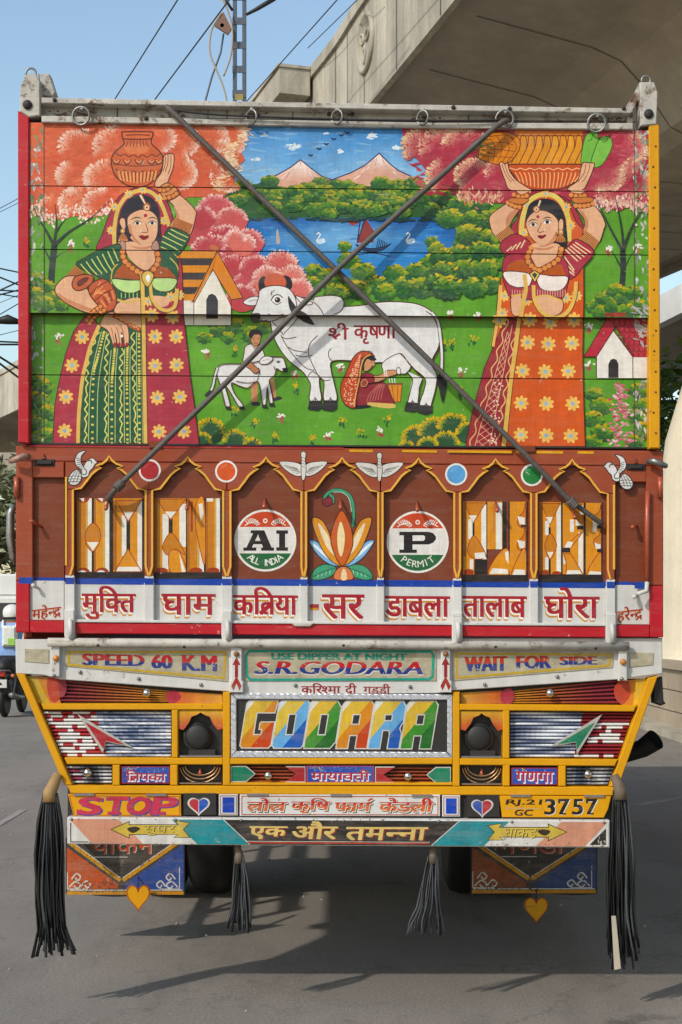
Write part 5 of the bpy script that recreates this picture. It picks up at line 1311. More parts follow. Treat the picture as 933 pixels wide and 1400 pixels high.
def letters7(p):
    p.fr(710, 620, 4.665)
    p.poly(rect(130, 310, 272, 770), OR); p.poly(rect(128, 320, 152, 760), 'a8641c'); p.poly(rect(238, 330, 268, 765), WHT); p.poly(rect(165, 430, 190, 520), WHT); p.poly(rect(165, 660, 190, 740), WHT); p.poly(rect(188, 470, 202, 770), INK)
    p.shape([(140, 318), (262, 318), (198, 455)], OR2, VERM, 1.1, False); p.poly([(170, 405), (215, 405), (198, 450)], WHT)
    p.shape([(200, 510), (232, 560), (238, 600), (198, 675), (165, 600), (172, 555)], OR2, VERM, 1.1); p.poly([(178, 628), (220, 628), (198, 670)], WHT); p.disc(160, 762, 32, VERM, 18); p.disc(240, 766, 30, VERM, 16)
    p.line([(274, 310), (274, 772)], 3.0, INK, smooth=False)
    p.poly(rect(278, 315, 412, 770), OR); p.poly(rect(325, 420, 350, 500), WHT); p.poly(rect(378, 500, 408, 765), WHT); p.poly([(360, 420), (405, 460), (360, 460)], WHT); p.poly(rect(370, 460, 410, 485), INK)
    p.shape([(310, 315), (395, 315), (405, 440), (375, 425)], OR2, VERM, 1.1); p.poly([(385, 340), (410, 330), (410, 388), (388, 388)], WHT)
    p.shape([(285, 600), (395, 500), (405, 505), (330, 600)], OR, VERM, 1.1, False); p.poly([(310, 560), (345, 565), (330, 600), (288, 600)], WHT); p.poly(rect(278, 602, 326, 632), INK)
    p.shape([(285, 640), (330, 640), (405, 765), (300, 770), (302, 700)], OR, VERM, 1.1, False); p.poly([(300, 770), (308, 745), (385, 745), (402, 768)], WHT); p.poly([(280, 645), (298, 700), (282, 705)], WHT)
    p.poly(rect(425, 315, 526, 775), OR); p.line([(418, 315), (418, 772)], 3.0, INK, smooth=False); p.poly(rect(470, 430, 495, 500), WHT)
    for y in (380, 530): p.shape([(522, y - 50), (512, y - 10), (478, y + 20), (478, y + 50), (522, y + 75)], OR2, VERM, 1.1); p.poly([(480, y + 40), (520, y + 50), (520, y + 78), (492, y + 78)], WHT); p.poly(rect(498, y + 78, 528, y + 100), INK)
    p.shape([(430, 775), (490, 660), (525, 640), (526, 775)], OR, VERM, 1.1); p.poly([(438, 773), (455, 750), (522, 755), (524, 773)], WHT); p.poly(rect(128, 772, 535, 822), INK); p.line([(528, 315), (528, 772)], 2, INK, smooth=False)
for f in (letters1, letters2, letters6, letters7): bay_paint('painted_block_letters', f)

def slab(p, polys, box, c):
    x0, t, x1, b = box
    for q in polys: p.poly([(x0 + u * (x1 - x0), t + v * (b - t)) for u, v in q], c)
LA = [[(.0, .84), (.42, .84), (.42, 1), (.0, 1)], [(.58, .84), (1, .84), (1, 1), (.58, 1)], [(.10, .84), (.32, .14), (.50, .14), (.28, .84)], [(.46, .0), (.68, .0), (.92, .84), (.64, .84), (.50, .30)], [(.24, 0), (.60, 0), (.60, .15), (.24, .15)], [(.25, .52), (.70, .52), (.70, .68), (.25, .68)]]
LI = [[(0, 0), (1, 0), (1, .17), (0, .17)], [(0, .83), (1, .83), (1, 1), (0, 1)], [(.24, .15), (.76, .15), (.76, .85), (.24, .85)]]
LP = [[(0, .0), (.8, .0), (.92, .06), (1, .22), (1, .36), (.92, .52), (.8, .60), (.16, .60), (.16, .43), (.66, .43), (.70, .36), (.70, .22), (.66, .17), (0, .17)], [(.12, .1), (.36, .1), (.36, .88), (.12, .88)], [(.0, .84), (.48, .84), (.48, 1), (.0, 1)]]
def badge(p, cx, cy, big, word_):
    p.disc(cx, cy, 42.5, 'e6e2da', None, 40); 
    def cap(y0, y1, c):
        n = 28; R_ = 39.5; pts = []
        for k in range(n + 1):
            y = y0 + (y1 - y0) * k / n; pts.append((cx - math.sqrt(max(0, R_ ** 2 - (y - cy) ** 2)), y))
        for k in range(n, -1, -1):
            y = y0 + (y1 - y0) * k / n; pts.append((cx + math.sqrt(max(0, R_ ** 2 - (y - cy) ** 2)), y))
        p.poly(pts, c)
    cap(cy - 39.4, cy - 18.5, 'c64a2a'); cap(cy - 17.5, cy + 16.5, 'dedad4'); cap(cy + 17.5, cy + 39.4, '1c6236')
    for s_ in (-1, 1):
        for k in range(7):
            x = cx + s_ * (8 + k * 2.6); y = cy - 28 + (k - 3) ** 2 * .35 + 2
            p.line([(x, y), (x + s_ * 3.5, y - 4.5)], 1.1, 'e9e4da'); p.line([(x, y), (x + s_ * 4.5, y + 2.2)], 1.1, 'e9e4da')
    p.disc(cx, cy - 27, 3.2, 'e9e4da'); p.disc(cx, cy - 27, 1.6, 'c64a2a')
    if big == 'AI': slab(p, LA, (cx - 30, cy - 14, cx + 12, cy + 14), '1d1a19'); slab(p, LI, (cx + 15, cy - 14, cx + 31, cy + 14), '1d1a19')
    else: slab(p, LP, (cx - 25, cy - 14, cx + 25, cy + 15), '1d1a19')
    n = len(word_)
    for k, ch in enumerate(word_):
        if ch == ' ': continue
        w = math.radians(90 + (k - (n - 1) / 2) * -(88 / n)); R_ = 30.5
        T = glyphs(ch, .012); a0, b0, a1, b1 = bbox(T); s_ = 9.6 / .72
        x, y = cx + R_ * math.cos(w), cy + R_ * math.sin(w) * .98; rot = w - PI / 2
        p.tris([[(x + ((q[0] - (a0 + a1) / 2) * math.cos(rot) + (q[1] - .36) * math.sin(rot)) * s_, y + ((q[0] - (a0 + a1) / 2) * math.sin(rot) - (q[1] - .36) * math.cos(rot)) * s_) for q in t] for t in T], 'eeeae2')
bay_paint('permit_badge', lambda p: badge(p, 363, 739, 'AI', 'ALL INDIA'))
bay_paint('permit_badge', lambda p: badge(p, 571.3, 741, 'P', 'PERMIT'))
def lotus(p):
    p.fr(300, 600, 2.9156)
    for s_ in (1, -1):
        X = lambda x: x if s_ > 0 else 976 - x
        p.shape([(X(365), 555), (X(380), 520), (X(420), 500), (X(465), 512), (X(450), 545), (X(400), 562)], '3f9a72', '14382c', 1.2); p.line([(X(372), 550), (X(415), 530), (X(460), 515)], .9, '14382c')
        for k in range(4): p.line([(X(395 + k * 16), 541 - k * 6), (X(392 + k * 16), 552 - k * 4)], .8, 'b9e0c8', p.L)
        p.shape([(X(358), 408), (X(390), 410), (X(430), 450), (X(480), 505), (X(440), 500), (X(395), 465)], '7fb4dc', '1c2a4a', 1.2); p.sm([(X(362), 412), (X(395), 430), (X(440), 480), (X(410), 460)], 'e4ecf0')
        p.shape([(X(368), 320), (X(410), 325), (X(440), 380), (X(465), 450), (X(486), 508), (X(440), 480), (X(400), 420)], 'd9912c', '3a2412', 1.2); p.sm([(X(395), 335), (X(430), 380), (X(470), 470), (X(435), 440), (X(408), 385)], 'e8d6b0')
    p.shape([(488, 285), (515, 325), (532, 385), (528, 440), (490, 508), (452, 440), (445, 385), (462, 325)], 'c9602c', '4a1d12', 1.3); p.sm([(485, 330), (500, 380), (496, 440), (484, 470), (472, 430), (472, 370)], 'edd9a4')
    p.shape([(460, 560), (465, 525), (495, 508), (525, 525), (532, 560)], 'd27a48', '4a1d12', 1.1); p.sm([(485, 560), (492, 520), (505, 525), (508, 560)], 'ecd0a0')
    p.line([(532, 350), (536, 290), (525, 235), (495, 208), (455, 205), (425, 225), (418, 245)], 5.2, '14382c'); p.line([(532, 350), (536, 290), (525, 235), (495, 208), (455, 205), (425, 225), (418, 245)], 3.4, '3f9a72'); p.line([(528, 290), (518, 240), (492, 214), (455, 212)], 1, 'b9e0c8')
    p.shape([(440, 215), (460, 235), (455, 260), (440, 240)], '3f9a72', '14382c', .9); p.shape([(415, 240), (445, 232), (452, 255), (430, 268), (412, 258)], '7e2430', '2a0f14', 1)
bay_paint('painted_lotus', lotus)

# birds and roundels on the beam
def bird(p, X):
    p.shape([X(480, 80), X(505, 78), X(520, 95), X(530, 105), X(515, 115), X(500, 140), X(480, 160), X(470, 190), X(440, 200), X(420, 180), X(435, 150), X(450, 110)], 'd8d6d2', '1b1a1c', 1.2)
    p.shape([X(455, 30), X(430, 60), X(425, 100), X(445, 140), X(460, 160), X(455, 180), X(430, 175), X(425, 150), X(400, 130), X(385, 95), X(400, 50), X(430, 32)], 'dedcd8', '1b1a1c', 1.2)
    for k in range(6): p.line([X(395 + k * 2, 75 + k * 14), X(420 + k * 3, 85 + k * 12)], .9, '1b1a1c')
    p.shape([X(345, 200), X(370, 165), X(400, 150), X(425, 180), X(425, 215), X(400, 245), X(365, 248), X(345, 230)], 'd8d6d2', '1b1a1c', 1.2)
    for k in range(3): p.line([X(352 + k * 22, 240 - k * 4), X(365 + k * 20, 200), X(390 + k * 14, 160)], .8, '1b1a1c'); p.line([X(345, 195 + k * 16), X(385, 190 + k * 18), X(425, 195 + k * 16)], .8, '1b1a1c')
    p.line([X(470, 95), X(485, 90), X(495, 110)], 1.4, '1b1a1c')
def spread(p, cx, cy):
    for s_ in (-1, 1):
        p.shape([(cx + s_ * 2, cy), (cx + s_ * 12, cy - 5), (cx + s_ * 32, cy - 6), (cx + s_ * 28, cy + 2), (cx + s_ * 18, cy + 10), (cx + s_ * 8, cy + 14), (cx + s_ * 2, cy + 12)], 'd8d4cc', '24211f', .9)
        for k in range(6): p.line([(cx + s_ * (4 + k), cy + 8 - k), (cx + s_ * (10 + k * 3.4), cy + 11 - k * 2.4)], .7, '4a4644')
    p.shape([(cx - 3, cy + 2), (cx - 2.5, cy - 10), (cx - 3.5, cy - 17), (cx, cy - 20), (cx + 3.5, cy - 17), (cx + 2.5, cy - 8), (cx + 4, cy + 4), (cx + 2.5, cy + 16), (cx, cy + 20), (cx - 2.5, cy + 16)], 'd8d4cc', '24211f', .9, n=3)
    for k in range(4): p.line([(cx - 2, cy - 12 + k * 4), (cx + 2, cy - 10 + k * 4)], .7, '4a4644')
def beam_art(p):
    bird(p, lambda x, y: (20 + x / 4.665, 610 + y / 4.665)); bird(p, lambda x, y: (921 - x / 4.665 + 18, 615.5 + y / 4.665))
    spread(p, 415, 637); spread(p, 519, 638.5)
    for x, y, c in ((205, 643, 'b02a30'), (309.5, 644.5, 'd4582a'), (624, 648.5, '5b9fd4'), (727.5, 649.5, '1f7a36')):
        p.disc(x, y, 15.2, 'e9e6e0', None, 28); p.disc(x, y, 12.6, c, None, 28); p.sm([(x - 9, y - 3), (x - 4, y - 9), (x + 2, y - 10), (x - 5, y - 4)], mixh(c, 'ffffff', .12))
    for a, b in ((478, 510), (550, 598), (612, 700), (705, 770), (790, 812)): p.poly([(a, 614.5 + .0075 * (a - 466)), (b, 614.5 + .0075 * (b - 466)), (b, 618 + .0075 * (b - 466)), (a, 617.6 + .0075 * (a - 466))], 'd9a018')
    p.poly([(40, 608.6), (470, 611.8), (470, 613.4), (40, 610.4)], 'b02a34')
bay_paint('painted_birds_and_roundels', beam_art, FY - 0.0012)

# words along the white panels
RDW, ORW = 'a3222e', 'd08a24'
def sign(p, T, box, bold_T=None, sl=SL):
    B = bold_T or T
    put(p, B, box, ORW, sl, dx=-2.2, dy=4.6, fat=1.0); put(p, B, box, 'eeeae2', sl, dx=-1.2, dy=2.4, fat=1.2); put(p, T, box, RDW, sl, fat=1.0)
TRA = ('त', 1, [((.62, .30), (.02, .02), .11)])
KT = ('क', .74)
BD = .008
WORDS = [(word(['मु', 'ि', KT, 'त'], BD), (112, 801, 186, 847)), (word(['घाम'], BD), (221, 812, 295, 840)), (word(['क', 'ि', TRA, 'या'], BD), (318.5, 802.5, 407.5, 840.5)),
         (word(['सर'], BD), (440.5, 812.8, 498.5, 846)), (word(['डाबला'], BD), (526.5, 815, 615.5, 843)), (word(['तालाब'], BD), (632.5, 815, 720.5, 843.5)), (word(['घोरा'], BD), (744, 803, 820, 845))]
for k, (T, bx) in enumerate(WORDS):
    p = Paint(RY - .0012); sign(p, T, bx)
    p.build('painted_word', tg, M['paint'])
p = Paint(RY - .0012); p.poly(rect(424, 826, 436, 831), RDW); p.poly(rect(424, 831, 436, 834), ORW); p.build('painted_dash', tg, M['paint'])
NDR = [('न', .7), ('द', 1, [((.55, .12), (.15, -.06), .06)])]
for T, bx in ((word(['म', 'हे'] + NDR, .012), (44, 829, 84, 849)), (word(['ह', 'रे'] + NDR, .012), (844, 831, 879, 852))):
    p = Paint(-.006 - .0012); put(p, T, bx, 'd9a860', -.12, dx=-.6, dy=1.3); put(p, T, bx, RDW, -.12, fat=.3); p.build('painted_name', tg, M['paint'])
# ---- white cross-beam with reflective number strips, pipe and straps
beam = plate('cross_beam', [(21, 874), (906, 872), (906, 921), (846, 929), (615, 944.5), (605, 948), (327, 950.5), (318, 946), (82, 929), (60, 923), (22, 921)], 0.0, 0.06, M['white'], truck, 0.003, False)
MB().tube([W(66, 878, -0.03), W(300, 879.5, -0.03), W(620, 882, -0.03), W(860, 883.5, -0.03)], .0175, 14).build('cross_pipe', M['dirtywhite'], beam)
for x, y in ((134, 882), (252, 884), (678, 884), (815, 886), (470, 882)): MB().lathe(W(x, y + .5, -.046), (0, -1, -.5), [(0, .006), (.002, .005)], 8).build('pipe_hole', M['dark'], beam)
def inset_strip(name, pts): return plate(name, pts, -0.004, 0.0, M['silver'], beam, 0.001, False)
inset_strip('reflector_strip', [(89, 888.5), (312, 889), (312, 932), (89, 911)])
inset_strip('reflector_strip', [(334, 887.5), (597, 889), (597, 931), (334, 931)])
inset_strip('reflector_strip', [(619, 890), (840, 892.5), (838, 913), (619, 931)])
inset_strip('side_lens', [(34, 887), (67, 887.5), (67, 907), (34, 904.5)]); inset_strip('side_lens', [(861, 892), (894, 892.5), (893, 909), (861, 912.5)])
def beam_paint(nm, f):
    p = Paint(-0.0052); f(p); return p.build(nm, beam, M['paint2'])
def tatter(p, x0, y0, x1, y1, c, n):
    for k in range(n): p.dab(random.uniform(x0, x1), random.uniform(y0, y1), random.uniform(.8, 2.8), random.uniform(.3, .8), random.uniform(0, PI), jit(c, 14), 0)
def speed(p):
    p.fr(0, 860, 2.9156)
    p.line([(275, 92), (900, 92), (892, 195), (275, 142)], 2.6, 'cfa91c', smooth=False, closed=True)
    p.fr(0, 0, 1); put2(p, glyphs('SPEED', .012), (112, 893.5, 198, 909), 'b8242c', '2a3a86', .58, .022, fat=1.5); put2(p, glyphs('60', .012), (207, 895, 236, 913.5), 'b8242c', '2a3a86', .58, .02, fat=1.5); put2(p, glyphs('K.M', .012), (249, 895.5, 297, 917), 'b8242c', '2a3a86', .5, .02, fat=1.5)
    tatter(p, 95, 912, 305, 926, 'c2beb2', 14); tatter(p, 95, 890, 305, 912, 'b9b39a', 16)
def dipper(p):
    p.fr(300, 860, 2.9156)
    P = [(118, 88), (845, 90), (854, 105), (850, 190), (836, 200), (125, 202), (110, 188), (108, 105)]; p.line(P, 3.4, '14a08a', smooth=False, closed=True)
    p.fr(0, 0, 1); put(p, glyphs('USE DIPPER AT NIGHT', .012), (371, 893, 557, 901.5), '12937c', .004, fat=.9)
    T = glyphs('S.R.GODARA', .012); put(p, T, (347, 904.5, 579, 922), 'e0d6c6', .003, .28, dx=.9, dy=.9, fat=1.6); put2(p, T, (347, 904, 579, 921.5), 'c4262c', '1d3486', .5, .003, .28, fat=1.6)
    tatter(p, 345, 890, 590, 928, 'a9a598', 40)
def wait(p):
    p.fr(613, 860, 2.9156); p.line([(32, 98), (645, 103), (642, 145), (36, 194)], 2.6, 'cfa91c', smooth=False, closed=True)
    p.fr(0, 0, 1); put2(p, glyphs('WAIT', .012), (635, 898, 694, 918), 'c03a24', '2a3a86', .5, -.02, fat=1.5); put2(p, glyphs('FOR', .012), (706, 897, 754, 914), 'c03a24', '2a3a86', .5, -.02, fat=1.5); put2(p, glyphs('SIDE', .012), (765, 897.5, 817, 909), 'c03a24', '2a3a86', .5, -.01, fat=1.5)
    tatter(p, 625, 912, 830, 922, 'c2beb2', 14); tatter(p, 625, 894, 830, 914, 'b9b39a', 14)
beam_paint('reflector_lettering', speed); beam_paint('reflector_lettering', dipper); beam_paint('reflector_lettering', wait)
def karishma(p):
    KA = [word(['क', 'ि', 'र', ('श', .66), 'म', 'ा'], .008), word(['दी'], .008), word(['गडडी'], .008)]
    for T, bx in zip(KA, ((412, 934, 466, 948), (472, 934, 488, 949), (497, 935, 534, 948))): put(p, T, bx, '9c2228', .003, fat=.35)
p = Paint(-0.0008); karishma(p); p.build('painted_word', beam, M['paint2'])
for x0, x1 in ((316, 331), (603, 616)):
    s_ = plate('beam_strap', [(x0, 880), (x1, 880), (x1, 930), (x1 + 2, 932), (x1 + 2, 947), (x0 - 2, 947), (x0 - 2, 932), (x0, 930)], -0.026, 0.0, M['white'], beam, 0.003, False)
    p = Paint(-0.0268); c = (x0 + x1) / 2
    p.poly([(c, 898), (c + 5.5, 909), (c + 2.2, 909), (c + 2.2, 926), (c - 2.2, 926), (c - 2.2, 909), (c - 5.5, 909)], '9c2228'); p.poly([(c, 924), (c + 3, 930), (c + 7, 938), (c + 4, 944), (c, 934), (c - 4, 944), (c - 7, 938), (c - 3, 930)], 'a8302c'); p.build('painted_arrow', s_, M['paint2'])
    MB().lathe(W(c, 894, -.026), (0, -1, 0), [(0, .011), (.006, .011), (.012, .006)], 8).build('bolt', flat_mat('rust', '8a5a34', .7), s_)
for x, x2 in ((70, 82), (846, 858)):
    s_ = plate('beam_strap', rect(x, 886, x2, 928), -0.026, 0.0, M['white'], beam, 0.003)
    MB().lathe(W((x + x2) / 2 + (1 if x < 400 else 0), 900 if x < 400 else 905, -.026), (0, -1, 0), [(0, .012), (.008, .012), (.012, .008), (.014, .002)], 12).build('amber_reflector', flat_mat('amber', 'c07a2a', .3), s_)
    pin('bolt', x + 4, 924 if x < 400 else 928, -.026, DOME, M['steel'], s_)
for x, y in ((110, 919), (190, 928), (275, 936), (663, 936), (762, 925), (404, 937), (561, 939)): pin('bolt', x, y, 0.0, DOME, M['steel'], beam)

# ---- yellow lamp frame
FR = -0.012
frame = plate('lamp_frame', [(92, 1074), (842, 1076), (838, 1088), (97, 1085)], FR, 0.05, M['yellow'], truck, 0.003, False)
def bar(pts): return plate('frame_bar', pts, FR, 0.05, M['yellow'], frame, 0.003, False)
bar([(22, 920), (34, 922), (99, 1073.5), (88, 1073.5)]); bar([(887, 927), (900, 924), (846, 1075.5), (834, 1075.5)])
bar([(56, 962), (305, 962), (305, 970.5), (60, 970.5)]); bar([(629, 962.5), (871, 964.5), (867, 973), (629, 971)])
bar([(88, 1036), (305, 1036.5), (305, 1045.5), (92, 1045)]); bar([(629, 1037), (845, 1038.5), (841, 1047.5), (629, 1046)])
bar(rect(305, 946, 315, 1074)); bar(rect(619.5, 946, 629, 1075)); bar(rect(235, 970.7, 243.5, 1036)); bar(rect(688, 971.2, 697, 1037))
bar(rect(154, 1045.7, 164, 1073.8)); bar(rect(233, 1045.7, 243, 1073.8)); bar(rect(688, 1046.2, 697.5, 1074.8)); bar(rect(764, 1047, 774, 1075)); bar(rect(315.2, 1036.6, 619.3, 1045)); bar(rect(315.2, 1070, 619.3, 1074))
BK_ = plate('lamp_backing', [(36, 924), (886, 928), (838, 1082), (96, 1082)], 0.046, 0.055, M['black'], frame, 0, False)
m_, N_, L_, b_ = nodes_of('louvre_metal'); a_ = N_.new('ShaderNodeAttribute'); a_.attribute_name = 'Col'
L_.new(a_.outputs['Color'], b_.inputs['Base Color']); b_.inputs['Metallic'].default_value = .2; b_.inputs['Roughness'].default_value = .3
M['louvre'] = m_
def slat(pa, pb, h, y, cf, n=16, name='slat', depth=.012):
    "one bright half-round louvre from pixel pa to pb, h pixels high; cf(t) is its colour along the length"
    v = []; f = []; cl = []
    prof = [(-.5, 0), (-.32, .7), (0, 1), (.32, .7), (.5, 0)]
    for i in range(n):
        for t in (i / n, (i + 1) / n):
            x, yy = pa[0] + (pb[0] - pa[0]) * t, pa[1] + (pb[1] - pa[1]) * t
            hh = h if not isinstance(h, tuple) else h[0] + (h[1] - h[0]) * t
            for u, d in prof: v.append(W(x, yy + u * hh, y - d * depth)); cl.append((*rgb(cf((i + .5) / n)), 1))
        b = i * 10
        for k in range(4): f.append((b + k, b + k + 1, b + 6 + k, b + 5 + k))
    me = bpy.data.meshes.new(name); me.from_pydata(v, [], f); a = me.color_attributes.new('Col', 'FLOAT_COLOR', 'POINT'); a.data.foreach_set('color', [q for c in cl for q in c])
    me.polygons.foreach_set('use_smooth', [True] * len(f)); me.materials.append(M['louvre']); me.update()
    return link(name, me, frame)
# fans of tapering slats in the top corners
def fan(cf, L0, L1, R0, R1, n=6):
    for k in range(n):
        t = (k + .5) / n
        a = (L0[0], L0[1] + (L1[1] - L0[1]) * t); b = (R0[0], R0[1] + (R1[1] - R0[1]) * t)
        slat(a, b, ((L1[1] - L0[1]) / n * .72, (R1[1] - R0[1]) / n * .72), 0.036, cf, 12)
fan(lambda t: mixh('7c2436', 'c98a2c', t * 1.3 - .1), (82, 928), (82, 960), (232, 944), (232, 960))
fan(lambda t: mixh('c98a2c', '8a2a38', t * 1.4 - .1), (700, 944), (700, 962), (846, 928), (846, 963))
def flame(p, pts, ca, cb, x0, x1): p.poly(crv(pts, 3), lambda x, y: mixh(ca, cb, (x - x0) / (x1 - x0)))
def fl1(p):
    for pts, cs in (([(36, 924), (52, 924), (72, 961.5), (52, 961.5)], 'd8b23c'), ([(50, 924), (70, 926), (84, 961.5), (68, 961.5)], 'd98a30')): p.poly(pts, cs)
    p.sm([(66, 926), (84, 926), (90, 940), (82, 955), (74, 961), (66, 950)], 'c04a34'); p.sm([(80, 926), (90, 930), (91, 945), (84, 954), (80, 940)], '9c3440')
def fl2(p): p.poly([(236, 945), (304.5, 949), (304.5, 961.5), (236, 961.5)], lambda x, y: mixh('c8522c', 'd8a23c', (x - 236) / 60)); p.sm([(229, 947), (240, 944), (248, 953), (240, 961), (230, 960)], 'b03444')
def fl3(p): p.poly([(630, 947), (688, 944), (700, 962), (630, 962)], lambda x, y: mixh('d8a23c', 'c8522c', (x - 630) / 60)); p.sm([(686, 946), (698, 941), (704, 952), (698, 962), (686, 960)], 'b03444')
def fl4(p): p.poly([(868, 929), (887, 928), (874, 964), (862, 964)], 'd8b23c'); p.poly([(852, 930), (870, 929), (866, 964), (850, 964)], 'd98a30'); p.sm([(840, 940), (850, 929), (860, 932), (862, 950), (852, 963), (842, 955)], 'c04a34')
for f in (fl1, fl2, fl3, fl4): p = Paint(0.022); f(p); p.build('painted_flame', frame, M['paint2'])
for x, y in ((202, 947), (751, 947)): MB().lathe(W(x, y, .022), (0, -1, 0), [(0, .006), (.02, .006), (.022, .017), (.030, .017), (.038, .010), (.041, .002)], 16).build('chrome_knob', M['chrome'], frame)
# louvre panels with red or green arrow
BLU = lambda t: mixh('6f7c94', 'c3c9d2', .5 + .5 * math.sin(t * 7 + 1)) if t < .7 else mixh('3b4356', '8c93a4', .5 + .5 * math.sin(t * 21))
for k in range(13):  # grey-to-white waves along the slats are chrome highlights painted into their colour
    y = 974.5 + k * 4.85; xl = 59 + (y - 972) * .44
    bk = [random.random() < .30 for _ in range(16)]
    ph = random.uniform(0, 6)
    slat((xl, y), (234, y + .3), 3.9, 0.03, (lambda t, bk=bk, ph=ph: ('b02830' if bk[int(t * 16)] else 'e4e2de') if t < .40 else mixh('5a6888', 'eceef2', .5 + .5 * math.sin(t * 9 + ph)) if random.random() < .75 else 'a4acbe'), 22)
    xr = 866 - (y - 973) * .34; y += .6
    slat((698, y), (xr, y + .5), 3.9, 0.03, (lambda t, bk=bk, ph=ph: mixh('56617e', 'e8ebf0', .5 + .5 * math.sin(t * 8 + ph)) if t < .60 else ('8c2028' if bk[int((1 - t) * 16)] or (k // 3) % 3 == 0 else 'e8e6e2')), 22)
def darrow(nm, pts, c):
    o = plate(nm, pts, 0.006, 0.012, flat_mat('arrow_edge', 'b9b4ac', .35, .3), frame, .001, False)
    p = Paint(0.0052); cx = sum(q[0] for q in pts) / len(pts); cy = sum(q[1] for q in pts) / len(pts)
    p.poly([(cx + (x - cx) * .72, cy + (y - cy) * .68) for x, y in pts], c); p.build('arrow_face', o, M['paint2'])
darrow('arrow_emblem', [(106, 976), (182, 1022), (145, 1014), (141, 1030)], 'b42a34'); darrow('arrow_emblem', [(824, 976), (752, 1021), (788, 1015), (789, 1032)], '14805c')
# lamp niches
valance = lambda x0, x1, y0: [(x0, y0), (x1, y0), (x1, y0 + 25), (x1 - 7, y0 + 27), (x1 - 14, y0 + 18), (x1 - 18, y0 + 9), (x1 - 26, y0 + 6), ((x0 + x1) / 2, y0 + 3), (x0 + 26, y0 + 6), (x0 + 18, y0 + 9), (x0 + 14, y0 + 18), (x0 + 7, y0 + 27), (x0, y0 + 25)]
for x0, x1, y0 in ((244, 305, 971), (629.5, 688, 972)):
    v_ = plate('niche_valance', valance(x0, x1, y0), -0.002, 0.004, M['paint2'], frame, 0, False); bpy.data.objects.remove(v_)
    p = Paint(-0.002); p.poly(valance(x0, x1, y0), lambda x, y: mixh('e0b23a', 'cf5c36', (y - y0) / 20)); 
    v_ = p.build('niche_valance', frame, M['paint2'])
    sm_ = v_.modifiers.new('sheet', 'SOLIDIFY'); sm_.thickness = .003; sm_.offset = -1
    cx = (x0 + x1) / 2 - 4
    lamp = MB().lathe(W(cx, y0 + 36, .045), (0, -1, 0), [(0, .055), (.02, .058), (.03, .058), (.034, .050)], 24).build('tail_lamp', flat_mat('lamp_bezel', '1d1c1a', .6), frame)
    MB().lathe(W(cx, y0 + 36, .011), (0, -1, 0), [(0, .049), (.006, .044), (.011, .030), (.013, .004)], 24).build('lamp_lens', flat_mat('smoked_lens', '211f1d', .6), lamp)
    plate('lamp_bracket', rect(x0 + 14, y0 + 54, x1 - 10, y0 + 64), .01, .04, M['dark'], lamp, .003, False)
    plate('niche_lip', rect(x0 + 1, y0 + 61.5, x1 - 1, y0 + 64.5), .0, .03, M['chrome'], frame, .002, False)
# GODARA board in its embossed silver frame
gb = plate('name_board', [(322, 954), (613, 955), (613, 1033), (322, 1031)], 0.0, 0.04, M['black'], truck, 0, False)
def embossed(x): return x
m_, N_, L_, b_ = nodes_of('embossed_foil'); c_ = coord(N_, L_)
w_ = N_.new('ShaderNodeTexWave'); w_.inputs['Scale'].default_value = 22; w_.inputs['Distortion'].default_value = 5; w_.inputs['Detail'].default_value = 3; w_.bands_direction = 'DIAGONAL'; L_.new(c_, w_.inputs['Vector'])
b_.inputs['Base Color'].default_value = (*lin((196, 196, 200)), 1); b_.inputs['Metallic'].default_value = .35; b_.inputs['Roughness'].default_value = .4; bump(N_, L_, b_, w_.outputs['Color'], .8, .004)
M['foil'] = m_
for pts in ([(316, 948), (619, 949.5), (613, 957), (324, 956)], [(316, 1036), (324, 1027), (611, 1028.5), (619, 1036.5)], [(316, 949), (323.5, 956.4), (323.5, 1026.6), (316, 1035.5)], [(612, 957.4), (619, 950), (619, 1036), (612, 1028)]): plate('board_moulding', pts, -0.012, 0.0, M['foil'], gb, .003, False)
def letter(ch):
    s = .36; u = .27
    bars = {'G': [[(.06, 0), (1, 0), (.96, u * .9), (0, u * .9), (0, .06)], [(0, .05), (s, .05), (s, .95), (.0, .95)], [(0, 1 - u), (1, 1 - u), (1, .94), (.94, 1), (.06, 1), (0, .94)], [(1 - s, .46), (1, .46), (1, .94), (1 - s, .94)], [(.55, .46), (1, .46), (1, .60), (.55, .60)]],
            'O': [[(.06, 0), (.94, 0), (1, .06), (1, u), (0, u), (0, .06)], [(0, .05), (s, .05), (s, .95), (0, .95)], [(1 - s, .05), (1, .05), (1, .95), (1 - s, .95)], [(0, 1 - u), (1, 1 - u), (1, .94), (.94, 1), (.06, 1), (0, .94)]],
            'D': [[(0, 0), (.85, 0), (1, .14), (1, u), (0, u)], [(0, 0), (s, 0), (s, 1), (0, 1)], [(1 - s, .1), (1, .12), (1, .88), (1 - s, .9)], [(0, 1 - u), (1, 1 - u), (1, .86), (.85, 1), (0, 1)]],
            'A': [[(.08, 0), (.92, 0), (1, .08), (1, u), (0, u), (0, .08)], [(0, .07), (s, .07), (s, 1), (0, 1)], [(1 - s, .07), (1, .07), (1, 1), (1 - s, 1)], [(0, .50), (1, .50), (1, .72), (0, .72)]],
            'R': [[(0, 0), (.9, 0), (1, .1), (1, u), (0, u)], [(0, 0), (s, 0), (s, 1), (0, 1)], [(1 - s, .09), (1, .09), (1, .46), (1 - s, .5)], [(0, .42), (1, .42), (.9, .60), (0, .62)], [(.58, .55), (.9, .55), (1, .68), (1, 1), (1 - s, 1), (1 - s, .72)]]}
    return bars[ch]
